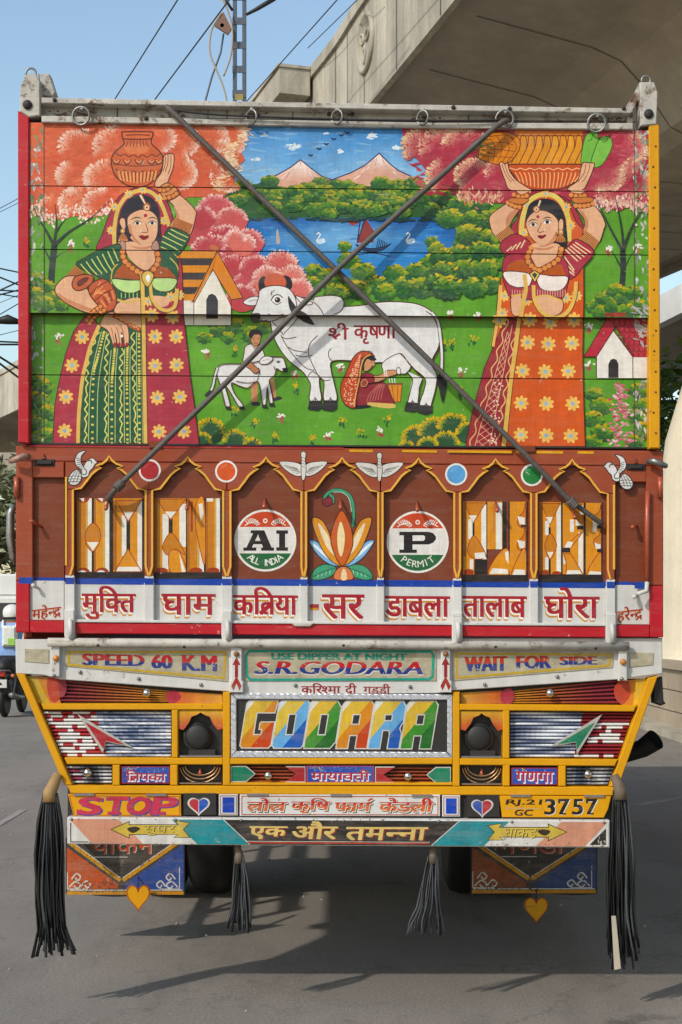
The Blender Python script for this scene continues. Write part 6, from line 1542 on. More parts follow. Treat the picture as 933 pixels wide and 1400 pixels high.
def godara(p):
    cols = [('e8e4da', 'dfb83e', 'd98a2a', 'c64a24'), ('dfe6ea', 'dfc04a', '6aaee0', '1f5fb8'), ('e8e4da', 'dfb83e', '3f8f2e', '1f6a24'), ('e8e4da', 'dfb83e', 'd98a2a', 'c64a24'), ('dfe6ea', 'dfc04a', '6aaee0', '1f5fb8'), ('e8e4da', 'dfb83e', '3f8f2e', '1f6a24')]
    for k, ch in enumerate('GODARA'):
        x0 = 328.5 + k * 43.9; w = 42.6; t, b = 958.5 + k * .18, 1022 + k * .25
        def tr(q, gx=0): return (x0 + q[0] * w * .96 + (1 - q[1]) * 10.5, t + q[1] * (b - t))
        base = Paint(p.y)
        for q in letter(ch):
            P = [tr(a) for a in q]; base.line(P + [P[0]], 3.0, 'd6d2c8', smooth=False)
        for i, (a_, g_) in enumerate(base.T): p.T.append((a_, p.g + g_))
        p.g += base.g + 1
        for q in letter(ch):
            P = [tr(a) for a in q]
            for bi in range(4):
                lo, hi = [(-9, .30), (.30, .66), (.66, .98), (.98, 9)][bi]
                f = lambda x, y: ((x - x0) / w * .62 + (y - t) / (b - t) * .78)
                r = clip_half([(*a, rgb(cols[k][bi])) for a in P], lambda x, y: f(x, y) - lo)
                if len(r) >= 3: r = clip_half(r, lambda x, y: hi - f(x, y))
                if len(r) >= 3: p.g += 1; p.T.append((r, p.g))
p = Paint(-0.0006); godara(p); p.build('painted_name', gb, M['paint2'])
# lower row: teal and red pennants on wooden slats, lettered plates, small louvres, chrome wire
for k in range(5):
    slat((340, 1049 + k * 4.8), (425, 1049.3 + k * 4.8), 3.6, .03, lambda t: jit('9a4a2c', 10), 8); slat((515, 1050 + k * 4.8), (592, 1050.4 + k * 4.8), 3.6, .03, lambda t: jit('9a4a2c', 10), 8)
def pennant(pts, c):
    o = plate('pennant_plate', pts, .0, .006, flat_mat('plate_edge', 'c9c4bc', .4, .2), frame, .001, False)
    p = Paint(-.0006); cx = sum(q[0] for q in pts) / len(pts); cy = sum(q[1] for q in pts) / len(pts); p.poly([(cx + (x - cx) * .91, cy + (y - cy) * .86) for x, y in pts], c); p.build('pennant_face', o, M['paint2'])
pennant([(315.5, 1047), (337, 1047), (350, 1058), (337, 1069.5), (315.5, 1069.5)], '178060'); pennant([(617, 1048.5), (596, 1048.5), (583, 1059.5), (596, 1071), (617, 1071)], '178060')
pennant([(390, 1047.3), (418, 1047.5), (418, 1070), (390, 1069.7), (405, 1058.5)], 'b03034'); pennant([(541, 1048), (513, 1047.8), (513, 1070.3), (541, 1070.5), (524, 1059)], 'b03034')
for T, bx, edge in ((word(['मायावती'], .008), (424, 1048, 507, 1068.5), 'a83a58'), (word(['ि', TRA, 'पका'], .008), (171, 1049, 228, 1069.5), '8c2436'), (word(['गणगा'], .008), (704, 1051, 758, 1071.5), '8c2436')):
    pts = rect(bx[0] - 5, bx[1] - 1.5, bx[2] + 5, bx[3] + 2)
    o = plate('lettered_plate', pts, -.002, .03, flat_mat('plate_' + edge, edge, .4), frame, .001, False)
    p = Paint(-.0028); p.poly(rect(bx[0] - 3, bx[1], bx[2] + 3, bx[3]), '2f53b0')
    tatter(p, bx[0], bx[1] + 1, bx[2], bx[1] + 8, '6f9ac8', 14); tatter(p, bx[0], bx[1], bx[0] + 18, bx[1] + 6, 'c9b456', 10)
    tb_ = (bx[0] + 1, bx[1] + 4, bx[2] - 1, bx[3] - 2)
    put(p, T, tb_, 'eceaf0', .004, dx=1.2, dy=1.8, fat=.8); put(p, T, tb_, 'b83040', .004, fat=.5); p.build('painted_word', o, M['paint2'])
for k in range(5):
    slat((90 + k * 2.1, 1049 + k * 5), (153, 1049 + k * 5), 3.4, .03, lambda t: 'a03a58' if t < .3 and k % 2 else mixh('4a4f60', 'd4d6da', .5 + .5 * math.sin(t * 9)), 10); slat((775, 1051 + k * 5), (839 - k * 1.9, 1051 + k * 5), 3.4, .03, lambda t: mixh('4a5a70', 'd8dade', .5 + .5 * math.sin(t * 8 + 2)), 10)
for x, y in ((122, 1055), (802, 1057), (367.5, 1059), (557.5, 1060)): MB().lathe(W(x, y, .02), (0, -1, 0), [(0, .006), (.03, .006), (.032, .016), (.040, .016), (.047, .010), (.050, .002)], 16).build('chrome_knob', M['chrome'], frame)
for x0, x1, y0 in ((244, 304, 1046), (630, 687.5, 1047)):
    cx = (x0 + x1) / 2
    for k in range(3):
        MB().tube([W(cx + (x1 - x0) * .46 * math.cos(w_) * (1 - k * .13), y0 + 1 + (23 - k * 5) * math.sin(w_), .02 - k * .004) for w_ in [PI * q / 14 for q in range(15)]], .0036, 6).build('chrome_wire', flat_mat('old_chrome', 'a8845e', .3, .8), frame)
    MB().lathe(W(cx, y0 + 4, .02), (0, 0, -1), [(0, .004), (.012, .005), (.02, .010), (.028, .004)], 10).build('wire_drop', M['peg'], frame)
    plate('niche_lip', rect(x0 + 1, y0 + 23.5, x1 - 1, y0 + 26), .0, .03, M['chrome'], frame, .002, False)

# ---- row of plates under the frame
PY = -0.016
def rplate(nm, pts, mat, f=None, y=PY, parent=truck):
    o = plate(nm, pts, y, y + .02, mat, parent, .002, False)
    if f: p = Paint(y - .0008); f(p); p.build(nm.replace('_plate', '') + '_lettering' if 'plate' in nm else 'painted_emblem', o, M['paint2'])
    return o
back = plate('plate_rail', [(96, 1084), (838, 1087), (834, 1120), (100, 1116)], .006, .03, M['dark'], truck, 0, False)
def serif(T, p, box, c, serifs, sh=.12, w=.16):
    put(p, T, box, c, .004, sh)
def stop(p):
    p.line([(95, 1088), (245.5, 1088.6), (245.5, 1114.5), (102, 1114.5)], .9, 'b8552a', smooth=False, closed=True)
    def glyph(c, dx, dy, g):
        xs = [(104, 'S'), (141, 'T'), (171, 'O'), (206, 'P')]
        for x, ch in xs:
            w = 34 if ch != 'T' else 31
            T = glyphs(ch, .012); put(p, T, (x + dx - g * 18, 1090 + dy - g * 10, x + w + dx + g * 18, 1113 + dy + g * 10), c, .004, .2, fat=2.0 + g * 8)
            if ch in 'TP': p.poly([(x + dx + (6 if ch == 'T' else -2), 1109.5 + dy), (x + dx + 24 - (0 if ch == 'T' else 4), 1109.5 + dy), (x + dx + 24 - (0 if ch == 'T' else 4), 1113 + dy), (x + dx + (6 if ch == 'T' else -2), 1113 + dy)], c)
    glyph('3d4a8c', 1.2, 1.0, .05); glyph('c43a54', 0, 0, 0)
rplate('stop_plate', [(93, 1086), (247.5, 1087), (248, 1116), (101, 1116.5)], M['yellow'], stop)
def heart(cx, cy, w, h):
    pts = []
    for k in range(30):
        t = 2 * PI * k / 30; x = math.sin(t) ** 3; y = -(13 * math.cos(t) - 5 * math.cos(2 * t) - 2 * math.cos(3 * t) - math.cos(4 * t)) / 16
        pts.append((cx + x * w / 2, cy + (y + .12) * h / 2.05))
    return pts
for cx, cy, a, b in ((272, 1099.5, 'b8303a', '2450b0'), (659.5, 1102, '2450b0', 'b8303a')):
    def hf(p, cx=cx, cy=cy, a=a, b=b):
        p.poly(heart(cx, cy, 31, 29), 'd2cec6')
        H = heart(cx, cy, 26, 24); p.poly([q for q in H if q[0] <= cx + .01] , a); p.poly([q for q in H if q[0] >= cx - .01], b); p.line([(cx, cy - 7), (cx, cy + 12)], .9, 'd2cec6', smooth=False)
    rplate('heart_plate', rect(cx - 21, cy - 15, cx + 24, cy + 15), M['black'], hf)
for x0, x1, y0 in ((299.5, 325.5, 1086), (605, 629.5, 1087.5)):
    rplate('blue_square_plate', rect(x0, y0, x1, y0 + 29), M['white'], lambda p, x0=x0, x1=x1, y0=y0: (p.line([(x0 + 2, y0 + 2), (x1 - 2, y0 + 2), (x1 - 2, y0 + 27), (x0 + 2, y0 + 27)], .8, 'b04038', smooth=False, closed=True), p.poly(rect(x0 + 5, y0 + 4, x1 - 5, y0 + 25), '1c48b8')))
def farm(p):
    p.line([(331, 1088.5), (599, 1089.3), (599, 1114), (331, 1113.5)], 1.1, 'b8402c', smooth=False, closed=True)
    ws = [(word(['लोल'], .008), (336, 1091, 391, 1109)), (word(['कृ', 'ि', 'ष'], .008), (396, 1091, 450, 1112)), (word(['फा', ('म', 1, [((.75, .75), (1.0, .92), .08)])], .008), (456, 1091, 508, 1109)), (word(['केडली'], .008), (517, 1091, 592, 1110))]
    for T, b in ws: put(p, T, b, '3a2a28', .003, .18, dx=1.6, dy=1.8, fat=1.4); put(p, T, b, 'e8dcc8', .003, .18, dx=.8, dy=.8, fat=1.2); put2(p, T, b, 'c43430', 'd8683a', .5, .003, .18, fat=1.0)
rplate('farm_plate', rect(328, 1086.4, 602, 1115.8), M['white'], farm)
def reg(p):
    T = glyphs('RJ.21', .02)
    def ser(txt, box, c, b=.03, sh=0.0):
        put(p, glyphs(txt, .012), box, c, .003, sh, fat=.5)
    ser('RJ.21', (691, 1093, 740, 1102), '2a1d10', .03, .2); p.line([(691, 1105), (740, 1105.6)], 1, 'c9b48a', smooth=False); ser('GC', (703, 1107, 728, 1115), '2a1d10', .03, .2)
    for x, ch in ((744, '3'), (763, '7'), (782, '5'), (801, '7')):
        put(p, glyphs(ch, .012), (x + 1.4, 1093.5, x + 16.4, 1114.5), 'e8dcc0', .0, .06, fat=.9); put(p, glyphs(ch, .012), (x, 1092.5, x + 15, 1113.5), '1f1712', .0, .06, fat=.9)
        if ch == '7': p.poly(rect(x + .5, 1092.5, x + 3.2, 1098), '1f1712'); p.poly(rect(x + 3, 1111.5, x + 11, 1113.5), '1f1712')
rplate('number_plate', [(683, 1088), (836, 1089), (832, 1106), (826, 1118), (687, 1117.5)], M['yellow'], reg)
for x, y in ((115, 1087), (214, 1087.5), (352, 1087), (466, 1087.5), (577, 1088.5), (712, 1088.5), (813, 1089)): plate('plate_hinge', rect(x - 14, y - 2, x + 14, y + 1.2), PY - .008, PY, M['chrome'], back, .001, False)

# ---- bumper
BY = -0.05
bump_ = plate('bumper', [(92, 1117.5), (834, 1122), (834, 1159), (92, 1154)], BY, 0.09, M['white'], truck, .004, False)
def bumper(p):
    S = lambda x, y: (x, y + .006 * (x - 92))
    Q = lambda a, b, c, d, cc: p.poly([S(a, 1119.5), S(b, 1119.5), S(c, 1153), S(d, 1153)], cc)
    Q(95, 162, 196, 126, 'd8977a'); Q(162, 235, 270, 196, 'dcd8d0'); Q(235, 306, 342, 270, '1d8f98'); Q(306, 628, 590, 342, '2b2624'); Q(628, 697, 662, 590, '1d8f98'); Q(697, 768, 733, 662, 'dcd8d0'); Q(768, 831, 800, 733, 'd8977a')
    p.poly([S(94, 1119.5), S(126, 1153), S(94, 1153)], 'dcd8d0'); p.poly([S(832, 1122), S(832, 1153), S(800, 1153)], 'dcd8d0')
    for k in range(4): p.line([S(97, 1125 + k * 6), S(97, 1151), S(121 - k * 7, 1151)], 1.5, '2a2624', smooth=False)
    p.poly([S(829, 1128), S(829, 1151), S(806, 1151)], '2a2624'); tatter(p, 812, 1144, 828, 1155, 'cfcbc4', 9)
    for x in (306, 628): p.line([S(x, 1119.5), S(x + (36 if x < 400 else -38), 1153)], 1.1, 'dcd6cc', smooth=False)
    for s_, ox in ((1, 152), (-1, 775)):
        X = lambda u: ox + s_ * u
        yo = 0 if s_ > 0 else 3.6
        A = [(X(0), 1134 + yo), (X(25), 1123 + yo), (X(25), 1127.5 + yo), (X(92), 1127.5 + yo), (X(88), 1122 + yo), (X(108), 1125 + yo), (X(99), 1134 + yo), (X(108), 1145 + yo), (X(86), 1145 + yo), (X(92), 1141 + yo), (X(25), 1141 + yo), (X(25), 1146 + yo)]
        p.poly(A, 'cfb24a'); p.line(A, 1.1, '241f18', smooth=False, closed=True); p.sm([(X(22), 1133 + yo), (X(32), 1130 + yo), (X(40), 1133 + yo), (X(30), 1139 + yo)], '3a3020')
        T = word(['सुपर'], .01) if s_ > 0 else word(['धाकड'], .01)
        bx = (X(42), 1128.5 + yo, X(86), 1142 + yo) if s_ > 0 else (X(86), 1128.5 + yo, X(42), 1142 + yo)
        put(p, T, bx, '241f18', 0, .2, dx=1, dy=.8); put(p, T, bx, 'dcc25a', 0, .2)
    for T, b in ((word(['एक'], .008), (339, 1130, 391, 1147)), (word(['और'], .008), (398, 1123, 460, 1147)), (word(['तम', ('न', .68), 'ना'], .008), (471, 1131, 583, 1148.5))):
        put(p, T, b, '8c2a22', .003, .16, dx=1.8, dy=1.2, fat=1.1); put(p, T, b, 'dfc274', .003, .16, fat=1.0)
    p.line([S(338, 1150.5), S(588, 1150.5)], 1.6, 'c8482e', smooth=False); p.line([S(338, 1148.6), S(588, 1148.6)], .7, 'dcd6cc', smooth=False)
    tatter(p, 92, 1152, 832, 1157, '6a4a38', 40); tatter(p, 92, 1118, 832, 1122, '7a6a5c', 30)
p = Paint(BY - .0008); bumper(p); p.build('bumper_lettering', bump_, M['paint2'])
for x in (98, 240, 330, 470, 600, 700, 826): pin('bolt', x, 1120 + .006 * (x - 92), BY, [(0, .006), (.004, .005), (.005, .002)], M['steel'], bump_, n=8)

# ---- underside, wheels, body behind
body = empty('cargo_body', (0, 0, 0), truck); bpy.data.objects.remove(body)
floor_ = MB().box((-1.24, .07, 1.30), (1.24, 5.3, 1.43)).build('cargo_floor', M['dark'], truck)
for s_ in (-1, 1):
    w_ = MB().box((s_ * 1.21, .101, 1.431), (s_ * 1.255, 5.3, 3.42), .01).build('side_wall', M['brown'] if s_ < 0 else M['brown'], truck)
    for k in range(7): MB().box((s_ * 1.256, .5 + k * .72, 1.44), (s_ * 1.285, .58 + k * .72, 3.40), .006).build('side_post', M['red'], w_)
    MB().box((s_ * .36, .10, .86), (s_ * .44, 6.8, 1.10), .01).build('chassis_rail', M['dark'], truck)
MB().box((-1.2, 5.301, 1.431), (1.2, 5.35, 3.3), .01).build('head_board', M['brown'], truck)
cabin = MB().box((-1.15, 5.6, .75), (1.15, 7.3, 2.75), .05).build('cab', paint_mat('cab_paint', 'c96a1e'), truck)
MB().box((-.9, 5.59, 1.9), (.9, 5.605, 2.45)).build('cab_window', flat_mat('cab_glass', '20282c', .1), cabin)
MB().box((-1.05, 1.25, 1.12), (1.05, 1.33, 1.29), .01).build('cross_member', M['dark'], truck)
for k in range(5): MB().box((-1.18, .4 + k * 1.05, 1.15), (1.18, .5 + k * 1.05, 1.295), .005).build('floor_bearer', M['dark'], truck)
MB().tube([(-1.0, 2.6, .5), (1.0, 2.6, .5)], .075, 12).build('rear_axle', M['dark'], truck)
MB().lathe((0, 2.6, .5), (0, 1, 0), [(-.25, .08), (-.15, .22), (.15, .22), (.25, .1)], 16).build('differential', M['dark'], truck)
TY = [(-.12, .36), (-.125, .44), (-.10, .49), (-.05, .505), (.05, .505), (.10, .49), (.125, .44), (.12, .36)]
for y, xs in ((2.6, (-.98, -.70, .70, .98)), (6.4, (-.98, .98))):
    for x in xs:
        o = MB().lathe((x, y, .503), (1, 0, 0), TY, 36).build('wheel', M['rubber'], truck)
        MB().lathe((x, y, .503), (1, 0, 0), [(-.10, .10), (-.09, .36), (.09, .36), (.10, .10)], 24).build('rim', M['steel'], o)
for s_ in (-1, 1):
    for k in range(4): MB().box((s_ * .50, 1.85 + k * .06, .60 + k * .018), (s_ * .58, 3.35 - k * .06, .614 + k * .018)).build('leaf_spring', M['dark'], truck)
# side guards: lattice of rails and posts under the body sides
for s_ in (-1, 1):
    sg = MB().box((s_ * 1.19, .95, 1.02), (s_ * 1.24, 5.1, 1.10), .006).build('side_guard', M['dark'], truck)
    for z in (.52, .78): MB().box((s_ * 1.195, .95, z), (s_ * 1.235, 5.1, z + .055), .006).build('guard_rail', M['dark'], sg)
    for y in (.95, 1.35, 1.9, 3.4, 4.2, 5.0): MB().box((s_ * 1.20, y, .52), (s_ * 1.23, y + .06, 1.14), .004).build('guard_post', M['dark'], sg)
    MB().tube([(s_ * 1.215, 1.38, .55), (s_ * 1.215, 1.9, 1.03)], .02, 6).build('guard_brace', M['dark'], sg)
# mud flaps
def flap(x0, x1, top, bot, y, mirror):
    def edge(x): return bot + 2.2 * math.sin(x * .05) 
    n = 10; pts = [(x0, top), (x1, top)] + [(x1 + (x0 - x1) * k / n, edge(x1 + (x0 - x1) * k / n)) for k in range(n + 1)]
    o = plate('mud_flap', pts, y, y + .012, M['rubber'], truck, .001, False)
    p = Paint(y - .0008); w = x1 - x0; h = bot - top; U = lambda u, v: (x0 + u * w, top + v * h)
    p.poly([U(.01, 0), U(.99, 0), U(.99, .97), U(.01, .97)], '45403c')
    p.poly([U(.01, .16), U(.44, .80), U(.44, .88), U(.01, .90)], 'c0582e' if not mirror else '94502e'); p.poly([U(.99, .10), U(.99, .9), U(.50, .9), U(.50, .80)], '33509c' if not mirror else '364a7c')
    for a, b in ((U(.02, .06), U(.46, .74)), (U(.98, .02), U(.48, .74))):
        p.line([a, b], 5.2, 'cf9420', smooth=False); p.line([(a[0], a[1] - 3.6), (b[0], b[1] - 3.6)], 1.1, 'd8d4cc', smooth=False)
    p.poly([U(.01, .93), U(.99, .93), U(.99, .99), U(.01, .99)], 'c98a22'); p.line([U(.02, .91), U(.98, .91)], 1.3, 'dcd8d0', smooth=False); p.line([U(.955, .5), U(.955, .9)], 1.3, 'dcd8d0', smooth=False)
    for cx_ in (.1, .87):
        s_ = 1 if cx_ < .5 else -1
        for a_, b_, c_ in ((-.07, .86, .05), (-.05, .72, .04), (.03, .85, .04)): p.line([U(cx_ + s_ * a_, b_), U(cx_ + s_ * (a_ + c_), b_ - .10), U(cx_ + s_ * (a_ + c_ * 1.9), b_ - .04), U(cx_ + s_ * (a_ + c_ * 1.3), b_ + .02), U(cx_ + s_ * (a_ + c_ * .8), b_ - .03)], 2.0, 'd2cec6')
        p.line([U(cx_ - s_ * .085, .60), U(cx_ - s_ * .085, .89), U(cx_ + s_ * .08, .89)], 1.2, 'd2cec6', smooth=False)
    T = word(['थाकन'], .01) if not mirror else word(['गणडा'], .01)
    b = (x0 + .22 * w, top - .02 * h + 2, x0 + .74 * w, top + .27 * h); put(p, T, b, 'ded6c8', 0, 0, dx=.8, dy=.6); put(p, T, b, 'c4502c', 0)
    p.line([U(.24, .33), U(.52, .33)], 1.2, 'd8d4cc', smooth=False)
    tatter(p, x0 + 4, top + 4, x1 - 4, bot - 4, '4a423c', 170); tatter(p, x0 + w * .1, bot - h * .25, x0 + w * .55, bot - h * .05, '524840', 110); tatter(p, x0 + w * .55, top + h * .3, x1 - 4, bot - h * .3, '5a5a68', 60)
    p.build('painted_flap_face', o, M['paint2']); return o
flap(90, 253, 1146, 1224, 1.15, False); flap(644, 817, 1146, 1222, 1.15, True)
for x in (110, 235, 665, 800): MB().tube([W(x, 1148, 1.17), W(x, 1100, 1.28)], .012, 8).build('flap_stay', M['dark'], truck)
# exhaust, tank, corner rubber, side hook
MB().tube([(1.0, 1.0, .93), (1.16, .75, .92), (1.23, .66, .93), (1.29, .60, .96), (1.335, .56, 1.0)], [.03, .033, .036, .04, .046], 16, caps=False).build('exhaust_pipe', M['rubber'], truck)
MB().lathe((1.02, .75, .80), (0, 1, 0), [(0, .10), (.02, .15), (.5, .15), (.52, .10)], 20).build('air_tank', M['dark'], truck)
plate('corner_rubber', [(893, 931), (906, 925), (908, 958), (911, 962), (904, 965), (893, 961)], .02, .06, M['rubber'], truck, .006, False)
MB().tube([W(19, 690, .1), W(14.5, 702, .1), W(14, 735, .1), W(18, 762, .1), W(20, 770, .1)], [.012, .016, .017, .014, .008], 10).build('side_hook', M['steel'], truck)
# ------------------------------------------------------------------ road and ground
def asphalt(name, c0, c1, scale=1.0):
    m, N, L, b = nodes_of(name); c = coord(N, L)
    big = nz(N, L, c, .35 * scale, 8, .65, .3, .7, lin(c0), lin(c1))
    grit = nz(N, L, c, 75, 4, .75, .28, .75, (.62,) * 3, (1.28,) * 3)
    x = mixc(N, L, 1.0, big, grit, 'MULTIPLY')
    x = mixc(N, L, nz(N, L, c, 42, 3, .6, .66, .72), x, lin((168, 160, 148)))
    x = mixc(N, L, nz(N, L, c, 1.3, 8, .75, .60, .66), x, mixc(N, L, 1.0, x, (.62, .61, .60), 'MULTIPLY'))
    x = mixc(N, L, nz(N, L, coord(N, L, (1, .4, 1)), 2.2, 9, .8, .60, .75), x, mixc(N, L, 1.0, x, (1.22, 1.17, 1.08), 'MULTIPLY'))
    x = mixc(N, L, 1.0, x, nz(N, L, coord(N, L, (1, .12, 1)), 1.1, 6, .6, .3, .7, (.86,) * 3, (1.08,) * 3), 'MULTIPLY')
    v_ = N.new('ShaderNodeTexVoronoi'); v_.feature = 'DISTANCE_TO_EDGE'; v_.inputs['Scale'].default_value = .55
    wv = N.new('ShaderNodeVectorMath'); wv.operation = 'ADD'; L.new(c, wv.inputs[0]); L.new(nz(N, L, c, 2.5, 6, .7, .2, .8), wv.inputs[1]); L.new(wv.outputs[0], v_.inputs['Vector'])
    cr_ = N.new('ShaderNodeValToRGB'); cr_.color_ramp.elements[0].position = .0; cr_.color_ramp.elements[1].position = .012; cr_.color_ramp.elements[0].color = (.72, .72, .72, 1); L.new(v_.outputs['Distance'], cr_.inputs[0])
    x = mixc(N, L, 1.0, x, cr_.outputs[0], 'MULTIPLY')
    stain = nz(N, L, coord(N, L, (1, .25, 1)), 1.6, 9, .7, .52, .68)
    x = mixc(N, L, stain, x, mixc(N, L, 1.0, x, (.72, .71, .70), 'MULTIPLY'))
    L.new(x, b.inputs['Base Color']); b.inputs['Roughness'].default_value = .85
    bump(N, L, b, nz(N, L, c, 140, 5, .7, .2, .8), .5, .006)
    return m
def concrete(name, c, var=.3, streak=.4):
    m, N, L, b = nodes_of(name); p = coord(N, L)
    g = nz(N, L, p, .9, 9, .7, .25, .75, (1 - var,) * 3, (1.08,) * 3)
    x = mixc(N, L, 1.0, rgb(c), g, 'MULTIPLY')
    st = nz(N, L, coord(N, L, (1.3, 1.3, .14)), 1.1, 9, .75, .42, .75, (1 - streak,) * 3, (1, 1, 1))
    x = mixc(N, L, 1.0, x, st, 'MULTIPLY')
    L.new(x, b.inputs['Base Color']); b.inputs['Roughness'].default_value = .85
    bump(N, L, b, nz(N, L, p, 14, 8, .65, .2, .8), .35, .02)
    return m
def sheet(name, pts, z, mat): return MB().add([(x, y, z) for x, y in pts], [tuple(range(len(pts)))]).build(name, mat)
gd = sheet('ground', [(-1500, -60), (1500, -60), (1500, 2500), (-1500, 2500)], -.012, flat_mat('dusty_earth', '8a7c68', .95, 0, .4, .4)); tag(gd, kind='structure')
rd = sheet('road', [(-11, -30), (4.35, -30), (4.35, 400), (-11, 400)], 0, asphalt('asphalt', (122, 114, 104), (146, 137, 126))); tag(rd, kind='structure')
vg = sheet('verge', [(4.35, -30), (14, -30), (14, 400), (4.35, 400)], .006, flat_mat('dry_verge', '9a8c76', .95, 0, .4, 1.5)); tag(vg, kind='structure')
wl = flat_mat('worn_lane_paint', '9c9890', .8, 0, .5, 30)
for k in range(6):
    o = MB().add([(-2.56, 4.3 + k * 9, .004), (-2.50, 4.3 + k * 9, .004), (-2.50, 6.3 + k * 9, .004), (-2.56, 6.3 + k * 9, .004)], [(0, 1, 2, 3)]).build('lane_marking', wl, rd)
gv = MB(); rg = random.Random(5)
for k in range(420):
    x, y = rg.uniform(-4, 4.2), rg.uniform(-1.2, 16) ; s_ = rg.uniform(.004, .013)
    if rg.random() < .6: x = rg.choice((-1, 1)) * rg.uniform(1.4, 4.2)
    gv.add([(x - s_, y, .001), (x, y - s_, .001), (x + s_ * .9, y, .001), (x, y + s_, .001), (x, y, s_ * 1.1)], [(0, 1, 4), (1, 2, 4), (2, 3, 4), (3, 0, 4)])
gv = gv.build('gravel', flat_mat('grit_stone', '9a9082', .9, 0, .4, 30)); tag(gv, 'scattered grit and small stones lying on the road', 'gravel', kind='stuff')
kb = MB().box((-11.3, -30, -.01), (-11, 400, .14), .02).build('kerb', concrete('kerb_concrete', 'a7a196')); tag(kb, kind='structure')

# masonry median wall, each block a piece
stone = concrete('sandstone', 'b7a58c', .35, .2); dstone = concrete('grey_stone', '8d7d6c', .35, .2)
wall = MB().box((4.55, 2, 0), (4.95, 70, .86)).build('median_wall', concrete('mortar', '8c8070'))
tag(wall, 'low beige stone block wall along the road edge below the round concrete pier', 'wall')
shp = MB().box((-.06, 0, 0), (.02, .86, .27), 0); shp2 = [MB() for _ in range(4)]
bl = []
for q in shp2:
    e = lambda: random.uniform(-.012, .012)
    q.add([(-.05 + e(), .0, 0), (.03, 0, 0), (.03, .86, 0), (-.05 + e(), .86, 0), (-.05 + e(), 0, .27), (.03, 0, .27), (.03, .86, .27), (-.05 + e(), .86, .27)], [(0, 3, 2, 1), (4, 5, 6, 7), (0, 1, 5, 4), (1, 2, 6, 5), (2, 3, 7, 6), (3, 0, 4, 7)])
    bl.append(q.build('stone_block', stone, mesh_only=True))
for r in range(3):
    for k in range(26):
        o = link('stone_block', bl[(r * 5 + k * 3 + k // 4) % 4], wall); o.location = (4.53, 9 + k * .89 + (r % 2) * .44, .01 + r * .285)
cp = MB().box((4.42, 2, .864), (5.0, 70, .93), .02).build('coping', stone, wall)
ft = MB().box((4.20, 2, 0.002), (4.54, 70, .10), .02).build('footing', concrete('pale_kerb', 'cbbfa8'), wall)

# ------------------------------------------------------------------ curved viaduct
conc = concrete('viaduct_concrete', 'b0a898', .30, .45); soff = concrete('soffit_concrete', 'b8ad9c', .30, .2); pale = concrete('parapet_concrete', 'dfd5c0', .38, .5)
PATH = crv([(12.09, -26.8), (8.45, -12.5), (6.76, -6), (5.2, 0.5), (3.58, 7), (1.95, 13.5), (0.39, 19.61), (-0.55, 23.12), (-3.77, 33), (-8.58, 46), (-14.17, 58.22), (-22.1, 72), (-35.1, 90.2), (-54.6, 113.6)], 6, False)
def offs(pts, d):
    out = []
    for i, p in enumerate(pts):
        a, b = pts[max(i - 1, 0)], pts[min(i + 1, len(pts) - 1)]; dx, dy = b[0] - a[0], b[1] - a[1]; l = math.hypot(dx, dy)
        out.append((p[0] + dy / l * d, p[1] - dx / l * d))
    return out
def sweep(prof, path, name, mat, parent, closed=True, smooth=False):
    v = []; f = []; n = len(prof); R_ = [offs(path, d) for d, z in prof]
    for i in range(len(path)):
        for k, (d, z) in enumerate(prof): v.append((R_[k][i][0], R_[k][i][1], z))
    for i in range(len(path) - 1):
        for k in range(n if closed else n - 1):
            k2 = (k + 1) % n; f.append((i * n + k, i * n + k2, (i + 1) * n + k2, (i + 1) * n + k))
    f.append(tuple(range(n))); f.append(tuple((len(path) - 1) * n + k for k in range(n)))
    return MB().add(v, f, smooth).build(name, mat, parent)
via = empty('elevated_viaduct', (4, 18, 0)); tag(via, 'curved concrete metro viaduct with pale parapet passing above the truck', 'viaduct')
INV = Matrix.Translation((-4, -18, 0))
def adopt(o): o.parent = via; o.matrix_parent_inverse = INV; return o
girder = adopt(sweep([(0.07, 10.93), (0.07, 10.15), (0.52, 10.05), (2.27, 9.77), (2.73, 9.61), (3.06, 9.3), (3.51, 8.71), (3.84, 8.59), (6.89, 8.59), (7.21, 8.71), (7.67, 9.3), (8, 9.61), (8.45, 9.77), (10.27, 10.05), (10.72, 10.15), (10.72, 10.93)], PATH, 'box_girder', soff, None))
for d0 in (0.0, 10.66):
    par = adopt(sweep([(d0, 11.9), (d0, 9.98), (d0 + .08, 9.95), (d0 + .34, 10.96), (d0 + .29, 11.9)], PATH, 'parapet', pale, None))
    adopt(sweep([(d0 - .06, 11.93), (d0 - .06, 11.72), (d0 + .36, 11.72), (d0 + .36, 11.93)], PATH, 'parapet_coping', pale, None))
# joints between girder segments
for i in range(8, len(PATH) - 4, 2):
    a = PATH[i]; b = PATH[i + 1]; dx, dy = b[0] - a[0], b[1] - a[1]; l = math.hypot(dx, dy); tx, ty = dx / l, dy / l; nx, ny = ty, -tx
    pr = [(0.52, 10.04), (2.27, 9.76), (2.73, 9.6), (3.06, 9.29), (3.51, 8.71), (3.84, 8.58), (6.89, 8.58)]
    v = []; f = []
    for d, z in pr:
        for s_ in (-.009, .009): v.append((a[0] + nx * d + tx * s_, a[1] + ny * d + ty * s_, z - .004))
    for k in range(len(pr) - 1): f.append((2 * k, 2 * k + 1, 2 * k + 3, 2 * k + 2))
    adopt(MB().add(v, f).build('segment_joint', M['dark'], None))
    adopt(MB().add([(a[0] + nx * -.012 + tx * s_, a[1] + ny * -.012 + ty * s_, z) for s_, z in ((-.012, 10.0), (.012, 10.0), (.012, 11.7), (-.012, 11.7))], [(0, 1, 2, 3)]).build('parapet_joint', M['dark'], None))
